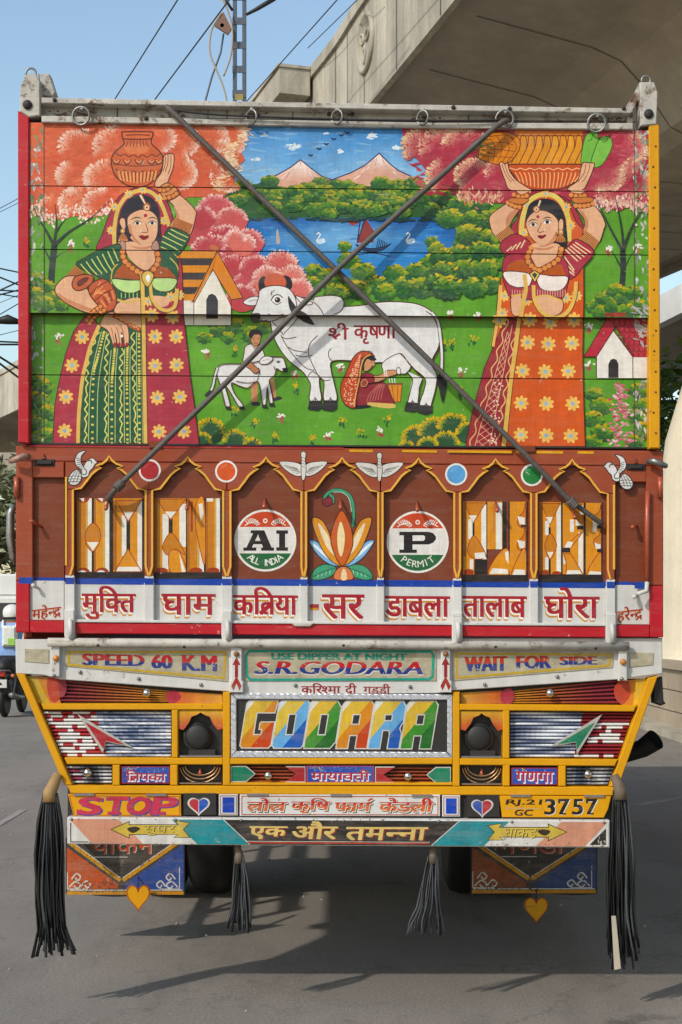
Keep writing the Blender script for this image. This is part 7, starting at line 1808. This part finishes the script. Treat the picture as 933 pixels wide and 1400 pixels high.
# medallion on the parapet and outrigger block
def on_parapet(dist):
    best = min(range(len(PATH) - 1), key=lambda i: abs(PATH[i][1] - dist)); a, b = PATH[best], PATH[best + 1]; t = (dist - a[1]) / (b[1] - a[1])
    dx, dy = b[0] - a[0], b[1] - a[1]; l = math.hypot(dx, dy)
    return Vector((a[0] + dx * t, a[1] + dy * t, 0)), Vector((dx / l, dy / l, 0)), Vector((-dy / l, dx / l, 0))
pos, tg_, nr = on_parapet(19.5); pos = pos + Vector((0, 0, 11.05))
adopt(MB().lathe(pos, nr, [(-.03, .50), (.04, .50), (.06, .47), (.06, .42), (.02, .40), (.02, .0)], 36).build('emblem_disc', pale, None))
for k in range(3):
    w = 2 * PI * k / 3 + .5; u = lambda r, a: pos + nr * .03 + tg_ * r * math.cos(w + a) + Vector((0, 0, r * math.sin(w + a)))
    adopt(MB().tube(crv([u(.06, 0), u(.18, .5), u(.33, .15), u(.18, -.35), u(.06, 0)], 4, False), .028, 6).build('emblem_leaf', pale, None))
pos, tg_, nr = on_parapet(23.0)
def ledge(nm, u0, u1, w0, w1, z0, z1, mat):
    q = [pos + tg_ * u + nr * w + Vector((0, 0, z)) for z in (z0, z1) for u, w in ((u0, w0), (u0, w1), (u1, w1), (u1, w0))]
    return adopt(MB().add(q, [(0, 1, 2, 3), (7, 6, 5, 4), (0, 4, 5, 1), (1, 5, 6, 2), (2, 6, 7, 3), (3, 7, 4, 0)]).build(nm, mat, None))
ledge('outrigger_platform', 0, 4.5, .07, .66, 11.36, 11.84, pale); ledge('platform_coping', -.03, 4.6, .07, .70, 11.843, 11.90, pale)
# piers
pr_ = MB().lathe((6.75, 18.6, 0), (0, 0, 1), [(0, 1.95), (.93, 1.95), (.98, 1.78), (1.05, 1.74), (2.55, 1.72), (3.6, 1.66), (4.4, 1.56), (5.2, 1.32), (5.9, 1.1), (8.6, 1.0), (9.75, 1.1)], 48).build('concrete_pier', concrete('cream_pier', 'e2d5bb', .18, .2))
tag(pr_, 'round cream concrete pier tapering upward behind the stone wall', 'pier')
pr_ = MB().lathe((-7.2, 59.6, 0), (0, 0, 1), [(0, 1.3), (6.4, 1.2), (6.85, 1.3)], 32).build('concrete_pier', concrete('grey_pier', 'a59c8c', .22, .3))
tag(pr_, 'concrete pier under the far bend of the viaduct', 'pier')
adopt(MB().prism([(-14.3, 8.56), (-2.9, 8.56), (-3.4, 7.6), (-5.5, 6.84), (-8.9, 6.84), (-13.8, 7.6)], 58.5, 60.7, .02).build('pier_cap', soff, None))
# far ramp to the right
ramp = empty('flyover_ramp', (12, 30, 0)); tag(ramp, 'pale flyover ramp seen between the viaduct and the tree', 'flyover')
RP = [(17, 0), (14.2, 15), (11.4, 30), (9.83, 38.5), (9.56, 40), (7.8, 50), (6.0, 60), (2.0, 82)]
for nm, prof, mt in (('ramp_deck', [(0, 11.0), (0, 10.4), (.5, 10.3), (1.2, 10.0), (4.4, 10.0), (5.1, 10.4), (5.1, 11.0)], soff), ('ramp_parapet', [(-.1, 11.2), (-.1, 10.36), (.12, 10.3), (.12, 11.2)], concrete('white_parapet', 'e6e3dc', .15, .15))):
    o = sweep(prof, RP, nm, mt, None); o.parent = ramp; o.matrix_parent_inverse = Matrix.Translation((-12, -30, 0))
for py_ in (38, 16):
    o = MB().lathe((12.4 if py_ > 20 else 16.6, py_, 0), (0, 0, 1), [(0, .9), (9.0, .8), (9.98, 1.6)], 24).build('ramp_pier', conc, None); o.parent = ramp; o.matrix_parent_inverse = Matrix.Translation((-12, -30, 0))

# ------------------------------------------------------------------ catenary mast with tensioner, wires
ms = flat_mat('galvanised_steel', '565b63', .5, .5, .3, 6); wire_m = flat_mat('wire', '2c2d30', .6); tan_m = flat_mat('tan_cable', 'a5937c', .6); brn = flat_mat('rusty_plate', '7a5a48', .7)
MD = 28.5
mast = empty('catenary_mast', W(327, 228, MD)); tag(mast, 'battened grey steel catenary mast rising above the truck board', 'mast')
def madopt(o): o.parent = mast; o.matrix_parent_inverse = mast.matrix_basis.inverted(); return o
def pbox(nm, x0, y0, x1, y1, ya, yb, mat): a = W(x0, y1, MD); b = W(x1, y0, MD); return madopt(MB().box((a.x, MD + ya, a.z), (b.x, MD + yb, b.z), .006).build(nm, mat, None))
pbox('mast_channel', 318.5, -60, 323.5, 228, 0, .2, ms); pbox('mast_channel', 331.5, -60, 336.5, 228, 0, .2, ms)
for k in range(8): pbox('batten', 318, -42 + k * 33, 337, -32 + k * 33, -.012, -.002, ms)
pbox('number_band', 322, 129, 333, 137, -.02, -.013, flat_mat('yellow_band', '9a8434', .6))
madopt(MB().tube([W(337, 20, MD), W(352, 12, MD), W(362, 6, MD), W(376, -2, MD)], [.03, .045, .05, .05], 10).build('insulator', M['rubber'], None))
madopt(MB().tube([W(318, 14, MD), W(310, 2, MD), W(306, -8, MD)], .03, 8).build('bracket_arm', M['rubber'], None))
madopt(MB().prism([(q.x, q.z) for q in (W(306, 17, MD - .1), W(317, 40, MD - .1), W(312, 48, MD - .1), W(294, 36, MD - .1))], MD - .15, MD - .07).build('pulley_plate', brn, None))
madopt(MB().lathe(W(304, 35, MD - .13), (0, -1, 0), [(0, .045), (.02, .045)], 14).build('pulley_pin', pale, None))
madopt(MB().tube([W(306, 46, MD - .1), W(302, 72, MD - .1), W(290, 105, MD - .1), W(281, 138, MD - .1), W(276, 165, MD - .1)], .022, 6).build('tension_rod', ms, None))
madopt(MB().tube(crv([W(300, -8, MD - .15), W(310, 10, MD - .15), W(318, 40, MD - .15), W(316, 75, MD - .15), W(306, 104, MD - .15)], 4, False), .022, 6).build('loop_cable', tan_m, None))
madopt(MB().tube(crv([W(303, 18, MD - .15), W(290, 40, MD - .15), W(287, 70, MD - .15), W(296, 95, MD - .15), W(306, 120, MD - .15), W(313, 150, MD - .15)], 4, False), .022, 6).build('loop_cable', tan_m, None))
def wire(a, b, r=.012, lab=None, sag=0.0):
    n = 9; pts = [a.lerp(b, k / n) - Vector((0, 0, sag * 4 * (k / n) * (1 - k / n))) for k in range(n + 1)]
    o = MB().tube(pts, r, 6).build('overhead_wire', wire_m); tag(o, lab, 'wire', 'overhead wires'); return o
def wire_px(p0, d0, p1, d1, ext=(.6, .6), r=.012, lab='', sag=0):
    a, b = W(*p0, d0), W(*p1, d1); v = b - a
    return wire(a - v * ext[0], b + v * ext[1], r, lab, sag)
LT = 'thin catenary wire slanting across the open sky, farthest from the mast'; LT2 = 'catenary wire slanting down past the brown pulley plate'; LT3 = 'catenary wire running from the mast up towards the viaduct emblem'; LT4 = 'faint short wire just above the outrigger platform'
wire_px((243, 0), 19, (157, 136), 25, (.9, .6), .013, LT); wire_px((306, 10), 20, (212, 136), 25, (.9, .6), .014, LT2); wire_px((461, 0), 18, (338, 138), 24, (.9, .5), .010, LT3); wire_px((466, 22), 20, (425, 62), 22, (.9, .1), .008, LT4)
LB = 'dark service cable strung low across the far road left of the truck'
for a, b, r in (((0, 367), (24, 372), .02), ((0, 379), (22, 388), .022), ((0, 397), (24, 386), .022), ((0, 403), (24, 397), .022), ((4, 397), (24, 398), .022), ((0, 402), (24, 406), .018), ((0, 430), (24, 416), .014), ((0, 467), (24, 468), .026), ((0, 471), (24, 471), .03), ((0, 488), (16, 498), .03), ((0, 497), (8, 503), .03), ((0, 285), (24, 272), .010), ((0, 458), (24, 452), .010), ((0, 414), (24, 404), .008), ((0, 290), (24, 278), .008)):
    wire_px(a, 36, b, 37, (8, 6), r, LB)
lampS = empty('street_lamp', (-16.2, 34, 0)); tag(lampS, 'street lamp on a tall grey pole beyond the motorcycle', 'street lamp')
def sadopt(o): o.parent = lampS; o.matrix_parent_inverse = Matrix.Translation((16.2, -34, 0)); return o
LZ = W(10, 443, 34).z
sadopt(MB().tube([(-16.2, 34, 0), (-16.2, 34, LZ - 1), (-16.0, 34, LZ - .2), (-15.0, 34, LZ + .1), (-8.9, 34, LZ + .05)], [.12, .08, .07, .05, .05], 10).build('lamp_pole', ms, None))
hd = W(6, 443, 34); sadopt(MB().tube([hd + Vector((-.3, 0, .06)), hd + Vector((.1, 0, .12)), hd + Vector((.4, 0, .05))], [.05, .13, .06], 10).build('lamp_head', M['rubber'], None))

# ------------------------------------------------------------------ trees
leafm = []
for k, c in enumerate(('3f5a24', '55702c', '2f4a22', '6a7f38')):
    m, N, L, b = nodes_of('leaf_%d' % k); b.inputs['Base Color'].default_value = (*rgb(c), 1); b.inputs['Roughness'].default_value = .55
    tr_ = N.new('ShaderNodeBsdfTranslucent'); tr_.inputs[0].default_value = (*[q * 1.3 for q in rgb(c)], 1); mx = N.new('ShaderNodeMixShader'); mx.inputs[0].default_value = .3
    L.new(b.outputs[0], mx.inputs[1]); L.new(tr_.outputs[0], mx.inputs[2]); L.new(mx.outputs[0], N['Material Output'].inputs[0]); leafm.append(m)
bark = flat_mat('bark', '5a4a3a', .9, 0, .4, 8, .6, 30, .02)
hazed = []  # distance haze mixed into the leaf colour: paler grey-greens for the far trees
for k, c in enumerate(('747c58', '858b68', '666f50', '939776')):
    hazed.append(flat_mat('hazed_leaf_%d' % k, c, .8, 0, .2, 3, 0))
def tree(x, y, h, r, zc, label, n=2600, leaf=.16, holes=.35, seed=1, mats=None):
    rr = random.Random(seed); t = empty('leafy_tree', (x, y, 0)); tag(t, label, 'tree', 'roadside trees')
    mb = MB(); mb.tube([(0, 0, 0), (.1, .05, h * .25), (-.05, .1, h * .5), (.05, 0, zc)], [.22, .18, .13, .06], 10)
    for k in range(9):
        w = rr.uniform(0, 2 * PI); z0 = h * rr.uniform(.3, .6); e = (r * .8 * math.cos(w), r * .8 * math.sin(w), zc + rr.uniform(-.4, .7) * r)
        mb.tube([(0, 0, z0), (e[0] * .4, e[1] * .4, (z0 + e[2]) / 2), e], [.09, .05, .02], 7)
    mb.build('trunk', bark, t)
    cl = []
    for k in range(int(38 * (1 - holes * .4))):
        w = rr.uniform(0, 2 * PI); u = rr.uniform(-1, 1); q = rr.random() ** .45
        s_ = math.sqrt(1 - u * u); cl.append((q * r * s_ * math.cos(w), q * r * s_ * math.sin(w), zc + q * r * .85 * u, rr.uniform(.22, .42) * r))
    v = []; f = []; mi = []
    for k in range(n):
        cx, cy, cz, cr = cl[rr.randrange(len(cl))]
        p = Vector((cx + rr.gauss(0, .5) * cr, cy + rr.gauss(0, .5) * cr, cz + rr.gauss(0, .42) * cr))
        a = Vector((rr.uniform(-1, 1), rr.uniform(-1, 1), rr.uniform(-.6, .5))).normalized(); b = a.cross(Vector((rr.uniform(-1, 1), rr.uniform(-1, 1), 1))).normalized()
        s_ = leaf * rr.uniform(.6, 1.4); i = len(v)
        v += [p - a * s_, p + b * s_ * .42, p + a * s_, p - b * s_ * .42]; f.append((i, i + 1, i + 2, i + 3)); mi.append(rr.choice((0, 0, 1, 1, 2, 3)))
    me = bpy.data.meshes.new('crown'); me.from_pydata(v, [], f)
    for m in (mats or leafm): me.materials.append(m)
    me.polygons.foreach_set('material_index', mi); link('crown', me, t); return t
tree(9.3, 33, 9.5, 2.4, 6.3, 'sparse leafy tree with sky gaps behind the concrete pier', 3200, .17, .5, 3)
tree(11.2, 38, 9, 2.6, 5.2, 'fuller tree behind the sparse one beside the ramp', 3600, .18, .3, 4)
tree(7.6, 29.5, 6.5, 1.6, 4.6, 'small roadside tree hard against the pier', 2600, .14, .3, 5)
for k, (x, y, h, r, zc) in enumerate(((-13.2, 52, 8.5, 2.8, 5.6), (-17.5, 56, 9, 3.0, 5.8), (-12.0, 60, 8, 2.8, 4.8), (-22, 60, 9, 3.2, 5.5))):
    tree(x, y, h, r, zc, ('dark leafy tree below the far bend of the viaduct', 'broad leafy tree left of the far viaduct', 'low rounded tree behind the parked van', 'tall leafy tree at the far left road edge')[k], 4600, .22, .05, 10 + k, hazed)

# ------------------------------------------------------------------ things hung on the truck
def strap_rope(name, pts, r, lab, mat):
    o = MB().tube(crv(pts, 5, False), r, 8).build(name, mat); tag(o, lab, 'rope', 'tie ropes on the tailboard'); return o
strap_rope('tie_rope', [W(232, 150, -.07), W(240, 157, -.085), W(360, 273, -.085), W(460, 369, -.092), W(600, 505, -.085), W(720, 623, -.085), W(779, 684, -.06), W(790, 692, -.058), W(824, 717, -.03)], .0108, 'dark tie rope running from the rail down to the right-hand arches', M['rope'])
strap_rope('tie_rope', [W(694, 166, -.075), W(680, 172, -.085), W(600, 243, -.09), W(466, 364, -.116), W(331, 502, -.09), W(220, 609, -.085), W(164, 663, -.07), W(147, 683, -.03)], .0108, 'dark tie rope running from the rail down to the left-hand arches', M['rope'])
strap_rope('rail_cable', [W(228, 149, -.066), W(300, 157, -.072), W(460, 163, -.074), W(600, 165, -.074), W(690, 164, -.07)], .004, 'thin dark cable looped along the white top rail', M['rubber'])
for x, y, yy, lab in ((163, 664, -.08, 'left'), (783, 688, -.075, 'right')):
    kn = MB()
    for k in range(4): kn.torus(W(x + k * 2.2 - 3, y + (k * 2.1 - 3) * (1 if x > 400 else -1), yy), (.7, .2, -.7 if x > 400 else .7), .013, .007, 14, 6)
    o = kn.build('rope_knot', M['rope']); tag(o, 'whipped knot near the %s-hand end of a tie rope' % lab, 'knot', 'rope knots')
blackp = flat_mat('tassel_plastic', '161718', .4, 0, .4, 30); greyp = flat_mat('tassel_grey_plastic', '45474a', .5, 0, .35, 40); palep = flat_mat('tassel_pale_strip', 'b5aa98', .6)
def tassel(name, lab, top, waist, n, y, mats, wid, bind, seed, fray=1.0):
    "top / waist: (x, y) pixels of the binding and outline rows [(y, x_left, x_right)]"
    rr = random.Random(seed); t = empty(name, W(top[0], top[1], y)); tag(t, lab, 'tassel', 'black tassels hung under the truck')
    inv = t.matrix_basis.inverted()
    def ad(o): o.parent = t; o.matrix_parent_inverse = inv
    ad(MB().tube([W(top[0] + bind[2], top[1] - bind[1], y + .01), W(top[0], top[1] - 4, y), W(top[0], top[1] + 8, y)], [bind[0] * .7, bind[0], bind[0] * 1.05], 12).build('binding', flat_mat('binding_tape', bind[3], .7, 0, .3, 40), None))
    for k in range(n):
        u0 = (k + .5) / n + rr.uniform(-.06, .06); ph = rr.uniform(0, 6); yo = rr.uniform(-.035, .03); ln = 1 - abs(rr.gauss(0, .06)) * fray
        v = []; f = []; seg = 12; last = waist[-1][0]
        for i in range(seg + 1):
            q = i / seg * ln; yy = waist[0][0] + (last - waist[0][0]) * q
            for a, b in zip(waist, waist[1:]):
                if a[0] <= yy <= b[0] + .01: tt = (yy - a[0]) / (b[0] - a[0]); xl = a[1] + (b[1] - a[1]) * tt; xr = a[2] + (b[2] - a[2]) * tt
            x = xl + (xr - xl) * min(1.03, max(-.03, u0 + .05 * math.sin(q * 7 + ph))); w = wid * (.55 + .5 * min(1, q * 3)) * (1 + .15 * math.sin(q * 11 + ph))
            tw = .9 * math.sin(q * 4 + ph); d = yo * min(1, q * 3)
            for s_ in (-1, 0, 1): v.append(W(x + s_ * w * math.cos(tw) * .5, yy, y + d + s_ * w * .0028 * math.sin(tw) * .5 - (.006 if s_ == 0 else 0)))
        for i in range(seg):
            for s_ in range(2): f.append((i * 3 + s_, i * 3 + s_ + 1, i * 3 + 4 + s_, i * 3 + 3 + s_))
        o = MB().add(v, f, True).build('strand', rr.choice(mats), None); ad(o)
        sd = o.modifiers.new('thickness', 'SOLIDIFY'); sd.thickness = .0015
    return t
tassel('tassel', 'thick black plastic tassel with tan binding hanging by the stop plate', (68, 1088), [(1084, 60, 78), (1120, 53, 84), (1170, 49, 87), (1230, 50, 86), (1270, 54, 89), (1310, 46, 106)], 58, -.03, [blackp, blackp, blackp, blackp, greyp], 4.2, (.026, 30, 12, 'a08050'), 1, 1.8)
tassel('tassel', 'long dark tassel with a pale strip hanging by the yellow number plate', (848, 1085), [(1080, 838, 856), (1120, 836, 862), (1180, 832, 867), (1250, 832, 867), (1326, 828, 880)], 52, -.01, [blackp, blackp, blackp, greyp, blackp], 4.0, (.026, 26, -8, '6a5c4a'), 2, 1.8)
ps = MB().add([W(836, 1252, -.05), W(842, 1252, -.05), W(849, 1324, -.05), W(840, 1326, -.05)], [(0, 1, 2, 3)]).build('strand', palep); ps.parent = bpy.data.objects['tassel.001']; ps.matrix_parent_inverse = ps.parent.matrix_basis.inverted(); ps.modifiers.new('thickness', 'SOLIDIFY').thickness = .002; ps['label'] = 'pale strip among the dark strands'
tassel('tassel', 'short grey tassel under the teal stripe left of the bumper lettering', (327, 1172), [(1168, 322, 333), (1200, 320, 340), (1240, 317, 342), (1278, 308, 345)], 26, -.0, [greyp, greyp, blackp], 3.2, (.016, 20, -3, '6e5f50'), 3, 2.2)
tassel('tassel', 'short splayed grey tassel under the teal stripe right of the bumper lettering', (592, 1172), [(1168, 586, 598), (1200, 579, 600), (1240, 572, 602), (1262, 560, 604), (1282, 554, 608)], 26, -.0, [greyp, greyp, blackp], 3.2, (.016, 20, 2, '6e5f50'), 4, 2.2)
for cx, cy, lab in ((189, 1223, 'dull gold heart pendant hanging in front of the orange and blue mud flap'), (733.5, 1240, 'bright yellow heart pendant hanging below the shaded mud flap')):
    y = 1.10; hp = empty('heart_pendant', W(cx, cy, y)); tag(hp, lab, 'pendant', 'heart pendants')
    inv = hp.matrix_basis.inverted()
    o = MB().prism([(lambda q: (q.x, q.z))(W(a, b, y)) for a, b in heart(cx, cy, 33, 42)], y, y + .008, .001).build('heart', M['yellow'], None); o.parent = hp; o.matrix_parent_inverse = inv
    p = Paint(y - .0008); p.line(heart(cx, cy, 31, 40), 1.3, 'a8481c', smooth=False, closed=True); q_ = p.build('painted_rim', None, M['paint']); q_.parent = hp; q_.matrix_parent_inverse = inv
    o = MB().tube([W(cx, cy - 12, y - .002), W(cx, cy - 20, y + .02), W(cx, cy - 24, y + .045)], .003, 6).build('hanging_wire', M['dark'], None); o.parent = hp; o.matrix_parent_inverse = inv
# ------------------------------------------------------------------ motorcycle, rider, van on the left lane
MX, MY = -5.30, 19.0
mc = empty('motorcycle', (MX, MY, 0)); tag(mc, 'motorcycle with white number plate and red tail lamp riding ahead on the left', 'motorcycle')
def part(mb, nm, mat, parent): return mb.build(nm, mat, parent)
bk_, wh_ = M['rubber'], flat_mat('bike_white', 'cfcdc8', .4)
for y, nm in ((-.64, 'wheel'), (.66, 'wheel')):
    o = part(MB().lathe((0, y, .30), (1, 0, 0), [(-.045, .22), (-.05, .26), (-.03, .298), (.03, .298), (.05, .26), (.045, .22)], 30), nm, bk_, mc)
    part(MB().lathe((0, y, .30), (1, 0, 0), [(-.03, .06), (-.03, .22), (.03, .22), (.03, .06)], 20), 'rim', M['steel'], o)
part(MB().tube([(0, -.98, .50), (0, -.90, .60), (0, -.70, .66), (0, -.45, .62)], [.05, .07, .075, .06], 10), 'mudguard', bk_, mc)
part(MB().box((-.11, -1.0, .47), (.11, -.985, .60), .005), 'number_plate', wh_, mc)
part(MB().box((-.08, -.985, .64), (.08, -.93, .72), .015), 'tail_lamp', flat_mat('red_lens', 'b0281c', .3), mc)
for s_ in (-1, 1):
    part(MB().lathe((s_ * .2, -.94, .66), (0, -1, 0), [(0, .02), (.03, .035), (.05, .02)], 10), 'indicator', flat_mat('orange_lens', 'c8641c', .3), mc)
    part(MB().tube([(s_ * .12, -.62, .30), (s_ * .13, -.45, .68)], .022, 8), 'shock_absorber', M['steel'], mc)
    part(MB().tube([(s_ * .06, .66, .30), (s_ * .08, .45, .95)], .022, 8), 'fork', M['steel'], mc)
    part(MB().tube([(s_ * .05, .42, 1.0), (s_ * .28, .36, 1.06), (s_ * .36, .26, 1.05)], .014, 8), 'handlebar', bk_, mc)
    o = part(MB().tube([(s_ * .28, .38, 1.06), (s_ * .34, .40, 1.24)], .007, 6), 'mirror_stalk', bk_, mc)
    part(MB().lathe((s_ * .35, .40, 1.28), (0, -1, 0), [(0, .05), (.015, .06), (.02, .055)], 14), 'mirror', bk_, o)
part(MB().tube([(.14, .1, .28), (.16, -.4, .30), (.17, -.92, .36)], [.025, .045, .05], 12), 'exhaust', M['steel'], mc)
part(MB().tube([(0, -.82, .78), (0, -.5, .80), (0, -.1, .78), (0, .05, .80)], [.09, .14, .13, .08], 12), 'seat', bk_, mc)
part(MB().tube([(0, .0, .84), (0, .2, .90), (0, .42, .88)], [.10, .15, .09], 14), 'fuel_tank', flat_mat('tank_paint', '26262c', .25), mc)
part(MB().box((-.12, -.25, .25), (.12, .3, .60), .04), 'engine', M['dark'], mc)
part(MB().tube([(-.13, -.8, .7), (-.16, -1.02, .74), (.16, -1.02, .74), (.13, -.8, .7)], .014, 8), 'grab_rail', M['steel'], mc)

def person(name, loc, J, E, label, zones):
    me = bpy.data.meshes.new(name); names = list(J)
    me.from_pydata([J[k][0] for k in names], [(names.index(a), names.index(b)) for a, b in E], [])
    o = link(name, me); o.location = loc
    sk = o.modifiers.new('skin', 'SKIN'); sub = o.modifiers.new('smooth', 'SUBSURF'); sub.levels = sub.render_levels = 2
    for i, k in enumerate(names):
        r = J[k][1]; me.skin_vertices[0].data[i].radius = (r, r) if not isinstance(r, tuple) else r
        me.skin_vertices[0].data[i].use_root = (k == 'pelvis')
    dg = bpy.context.evaluated_depsgraph_get(); m2 = bpy.data.meshes.new_from_object(o.evaluated_get(dg)); o.modifiers.clear(); o.data = m2
    m2.materials.clear()
    for m in zones[0]: m2.materials.append(m)
    for p_ in m2.polygons: p_.material_index = zones[1](p_.center); p_.use_smooth = True
    tag(o, label, 'person'); return o
J = {'pelvis': ((0, -.28, .92), (.15, .12)), 'spine': ((0, -.25, 1.12), (.15, .11)), 'chest': ((0, -.17, 1.34), (.17, .12)), 'neck': ((0, -.13, 1.50), .06), 'head': ((0, -.09, 1.64), .10), 'crown': ((0, -.09, 1.70), .08)}
E = [('pelvis', 'spine'), ('spine', 'chest'), ('chest', 'neck'), ('neck', 'head'), ('head', 'crown')]
for s_, n_ in ((-1, 'l'), (1, 'r')):
    J.update({n_ + 'sh': ((s_ * .19, -.15, 1.42), .075), n_ + 'el': ((s_ * .33, .05, 1.20), .055), n_ + 'wr': ((s_ * .35, .24, 1.09), .035), n_ + 'pa': ((s_ * .35, .31, 1.08), .032), n_ + 'hip': ((s_ * .11, -.24, .88), .11), n_ + 'kn': ((s_ * .22, .16, .74), .075), n_ + 'an': ((s_ * .2, -.06, .38), .05), n_ + 'to': ((s_ * .21, .14, .34), .04)})
    E += [('chest', n_ + 'sh'), (n_ + 'sh', n_ + 'el'), (n_ + 'el', n_ + 'wr'), (n_ + 'wr', n_ + 'pa'), ('pelvis', n_ + 'hip'), (n_ + 'hip', n_ + 'kn'), (n_ + 'kn', n_ + 'an'), (n_ + 'an', n_ + 'to')]
    for k in range(4):
        b = (s_ * (.33 + k * .014), .35, 1.085); J[n_ + 'f%d' % k] = (b, .011); J[n_ + 'g%d' % k] = ((b[0], .37 - .004 * k, 1.05), .009); E += [(n_ + 'pa', n_ + 'f%d' % k), (n_ + 'f%d' % k, n_ + 'g%d' % k)]
    J[n_ + 'th'] = ((s_ * .30, .32, 1.07), .011); E.append((n_ + 'pa', n_ + 'th'))
rider = person('person', (MX, MY, 0), J, E, 'rider in light blue shirt, white helmet and pale backpack on the motorcycle',
               ([flat_mat('blue_shirt', '7f9fd0', .8), flat_mat('dark_trousers', '22242c', .8), flat_mat('skin', '9c6a4a', .6)], lambda c: 1 if c.z < .98 else 2 if c.z > 1.49 or c.y > .16 else 0))
hl = MB().lathe((0, -.09, 1.56), (0, 0, 1), [(-.04, .10), (0, .135), (.06, .15), (.13, .145), (.18, .115), (.215, .06), (.225, .005)], 24).build('helmet', flat_mat('helmet_white', 'dedbd4', .3), rider)
MB().lathe((0, -.09, 1.545), (0, 0, 1), [(-.01, .137), (.02, .146), (.03, .146)], 24).build('helmet_band', bk_, hl)
bp_ = MB().box((-.10, -.42, 1.10), (.14, -.27, 1.44), .04).build('backpack', flat_mat('pack_white', 'd3d5cc', .7), rider)
MB().box((.0, -.435, 1.12), (.12, -.42, 1.24), .01).build('pack_pocket', flat_mat('pack_lime', '93c152', .7), bp_)
for s_ in (-1, 1): MB().tube([(s_ * .10, -.33, 1.40), (s_ * .12, -.20, 1.51), (s_ * .12, -.06, 1.44)], .022, 8).build('pack_strap', flat_mat('strap_white', 'd8d8d4', .7), bp_)

vn = empty('delivery_van', (-9.9, 39, 0)); tag(vn, 'white van with roof box driving well ahead of the motorcycle', 'van')
vw = paint_mat('van_white', 'd6d6d2', wear=0, dirt=.2); gl = flat_mat('van_glass', '2a3138', .12, 0, .1)
part(MB().box((-.9, 0, .45), (.9, 4.2, 2.25), .08), 'van_body', vw, vn); part(MB().box((-.72, -.012, 1.5), (.72, .01, 2.05), .02), 'rear_window', gl, vn)
part(MB().box((-.8, .3, 2.26), (.8, 1.6, 2.9), .05), 'roof_box', vw, vn); part(MB().box((-.92, -.08, .4), (.92, .06, .62), .03), 'bumper', M['dark'], vn)
part(MB().box((-.3, -.02, 1.1), (.3, -.002, 1.25), .003), 'number_plate', M['yellow'], vn)
for s_ in (-1, 1):
    part(MB().box((s_ * .76, -.03, .8), (s_ * .88, .01, 1.25), .01), 'tail_lamp', flat_mat('van_lens', 'a02018', .3), vn)
    for y in (.8, 3.4): part(MB().lathe((s_ * .78, y, .33), (1, 0, 0), [(-.1, .2), (-.1, .31), (-.06, .33), (.06, .33), (.1, .31), (.1, .2)], 24), 'wheel', bk_, vn)
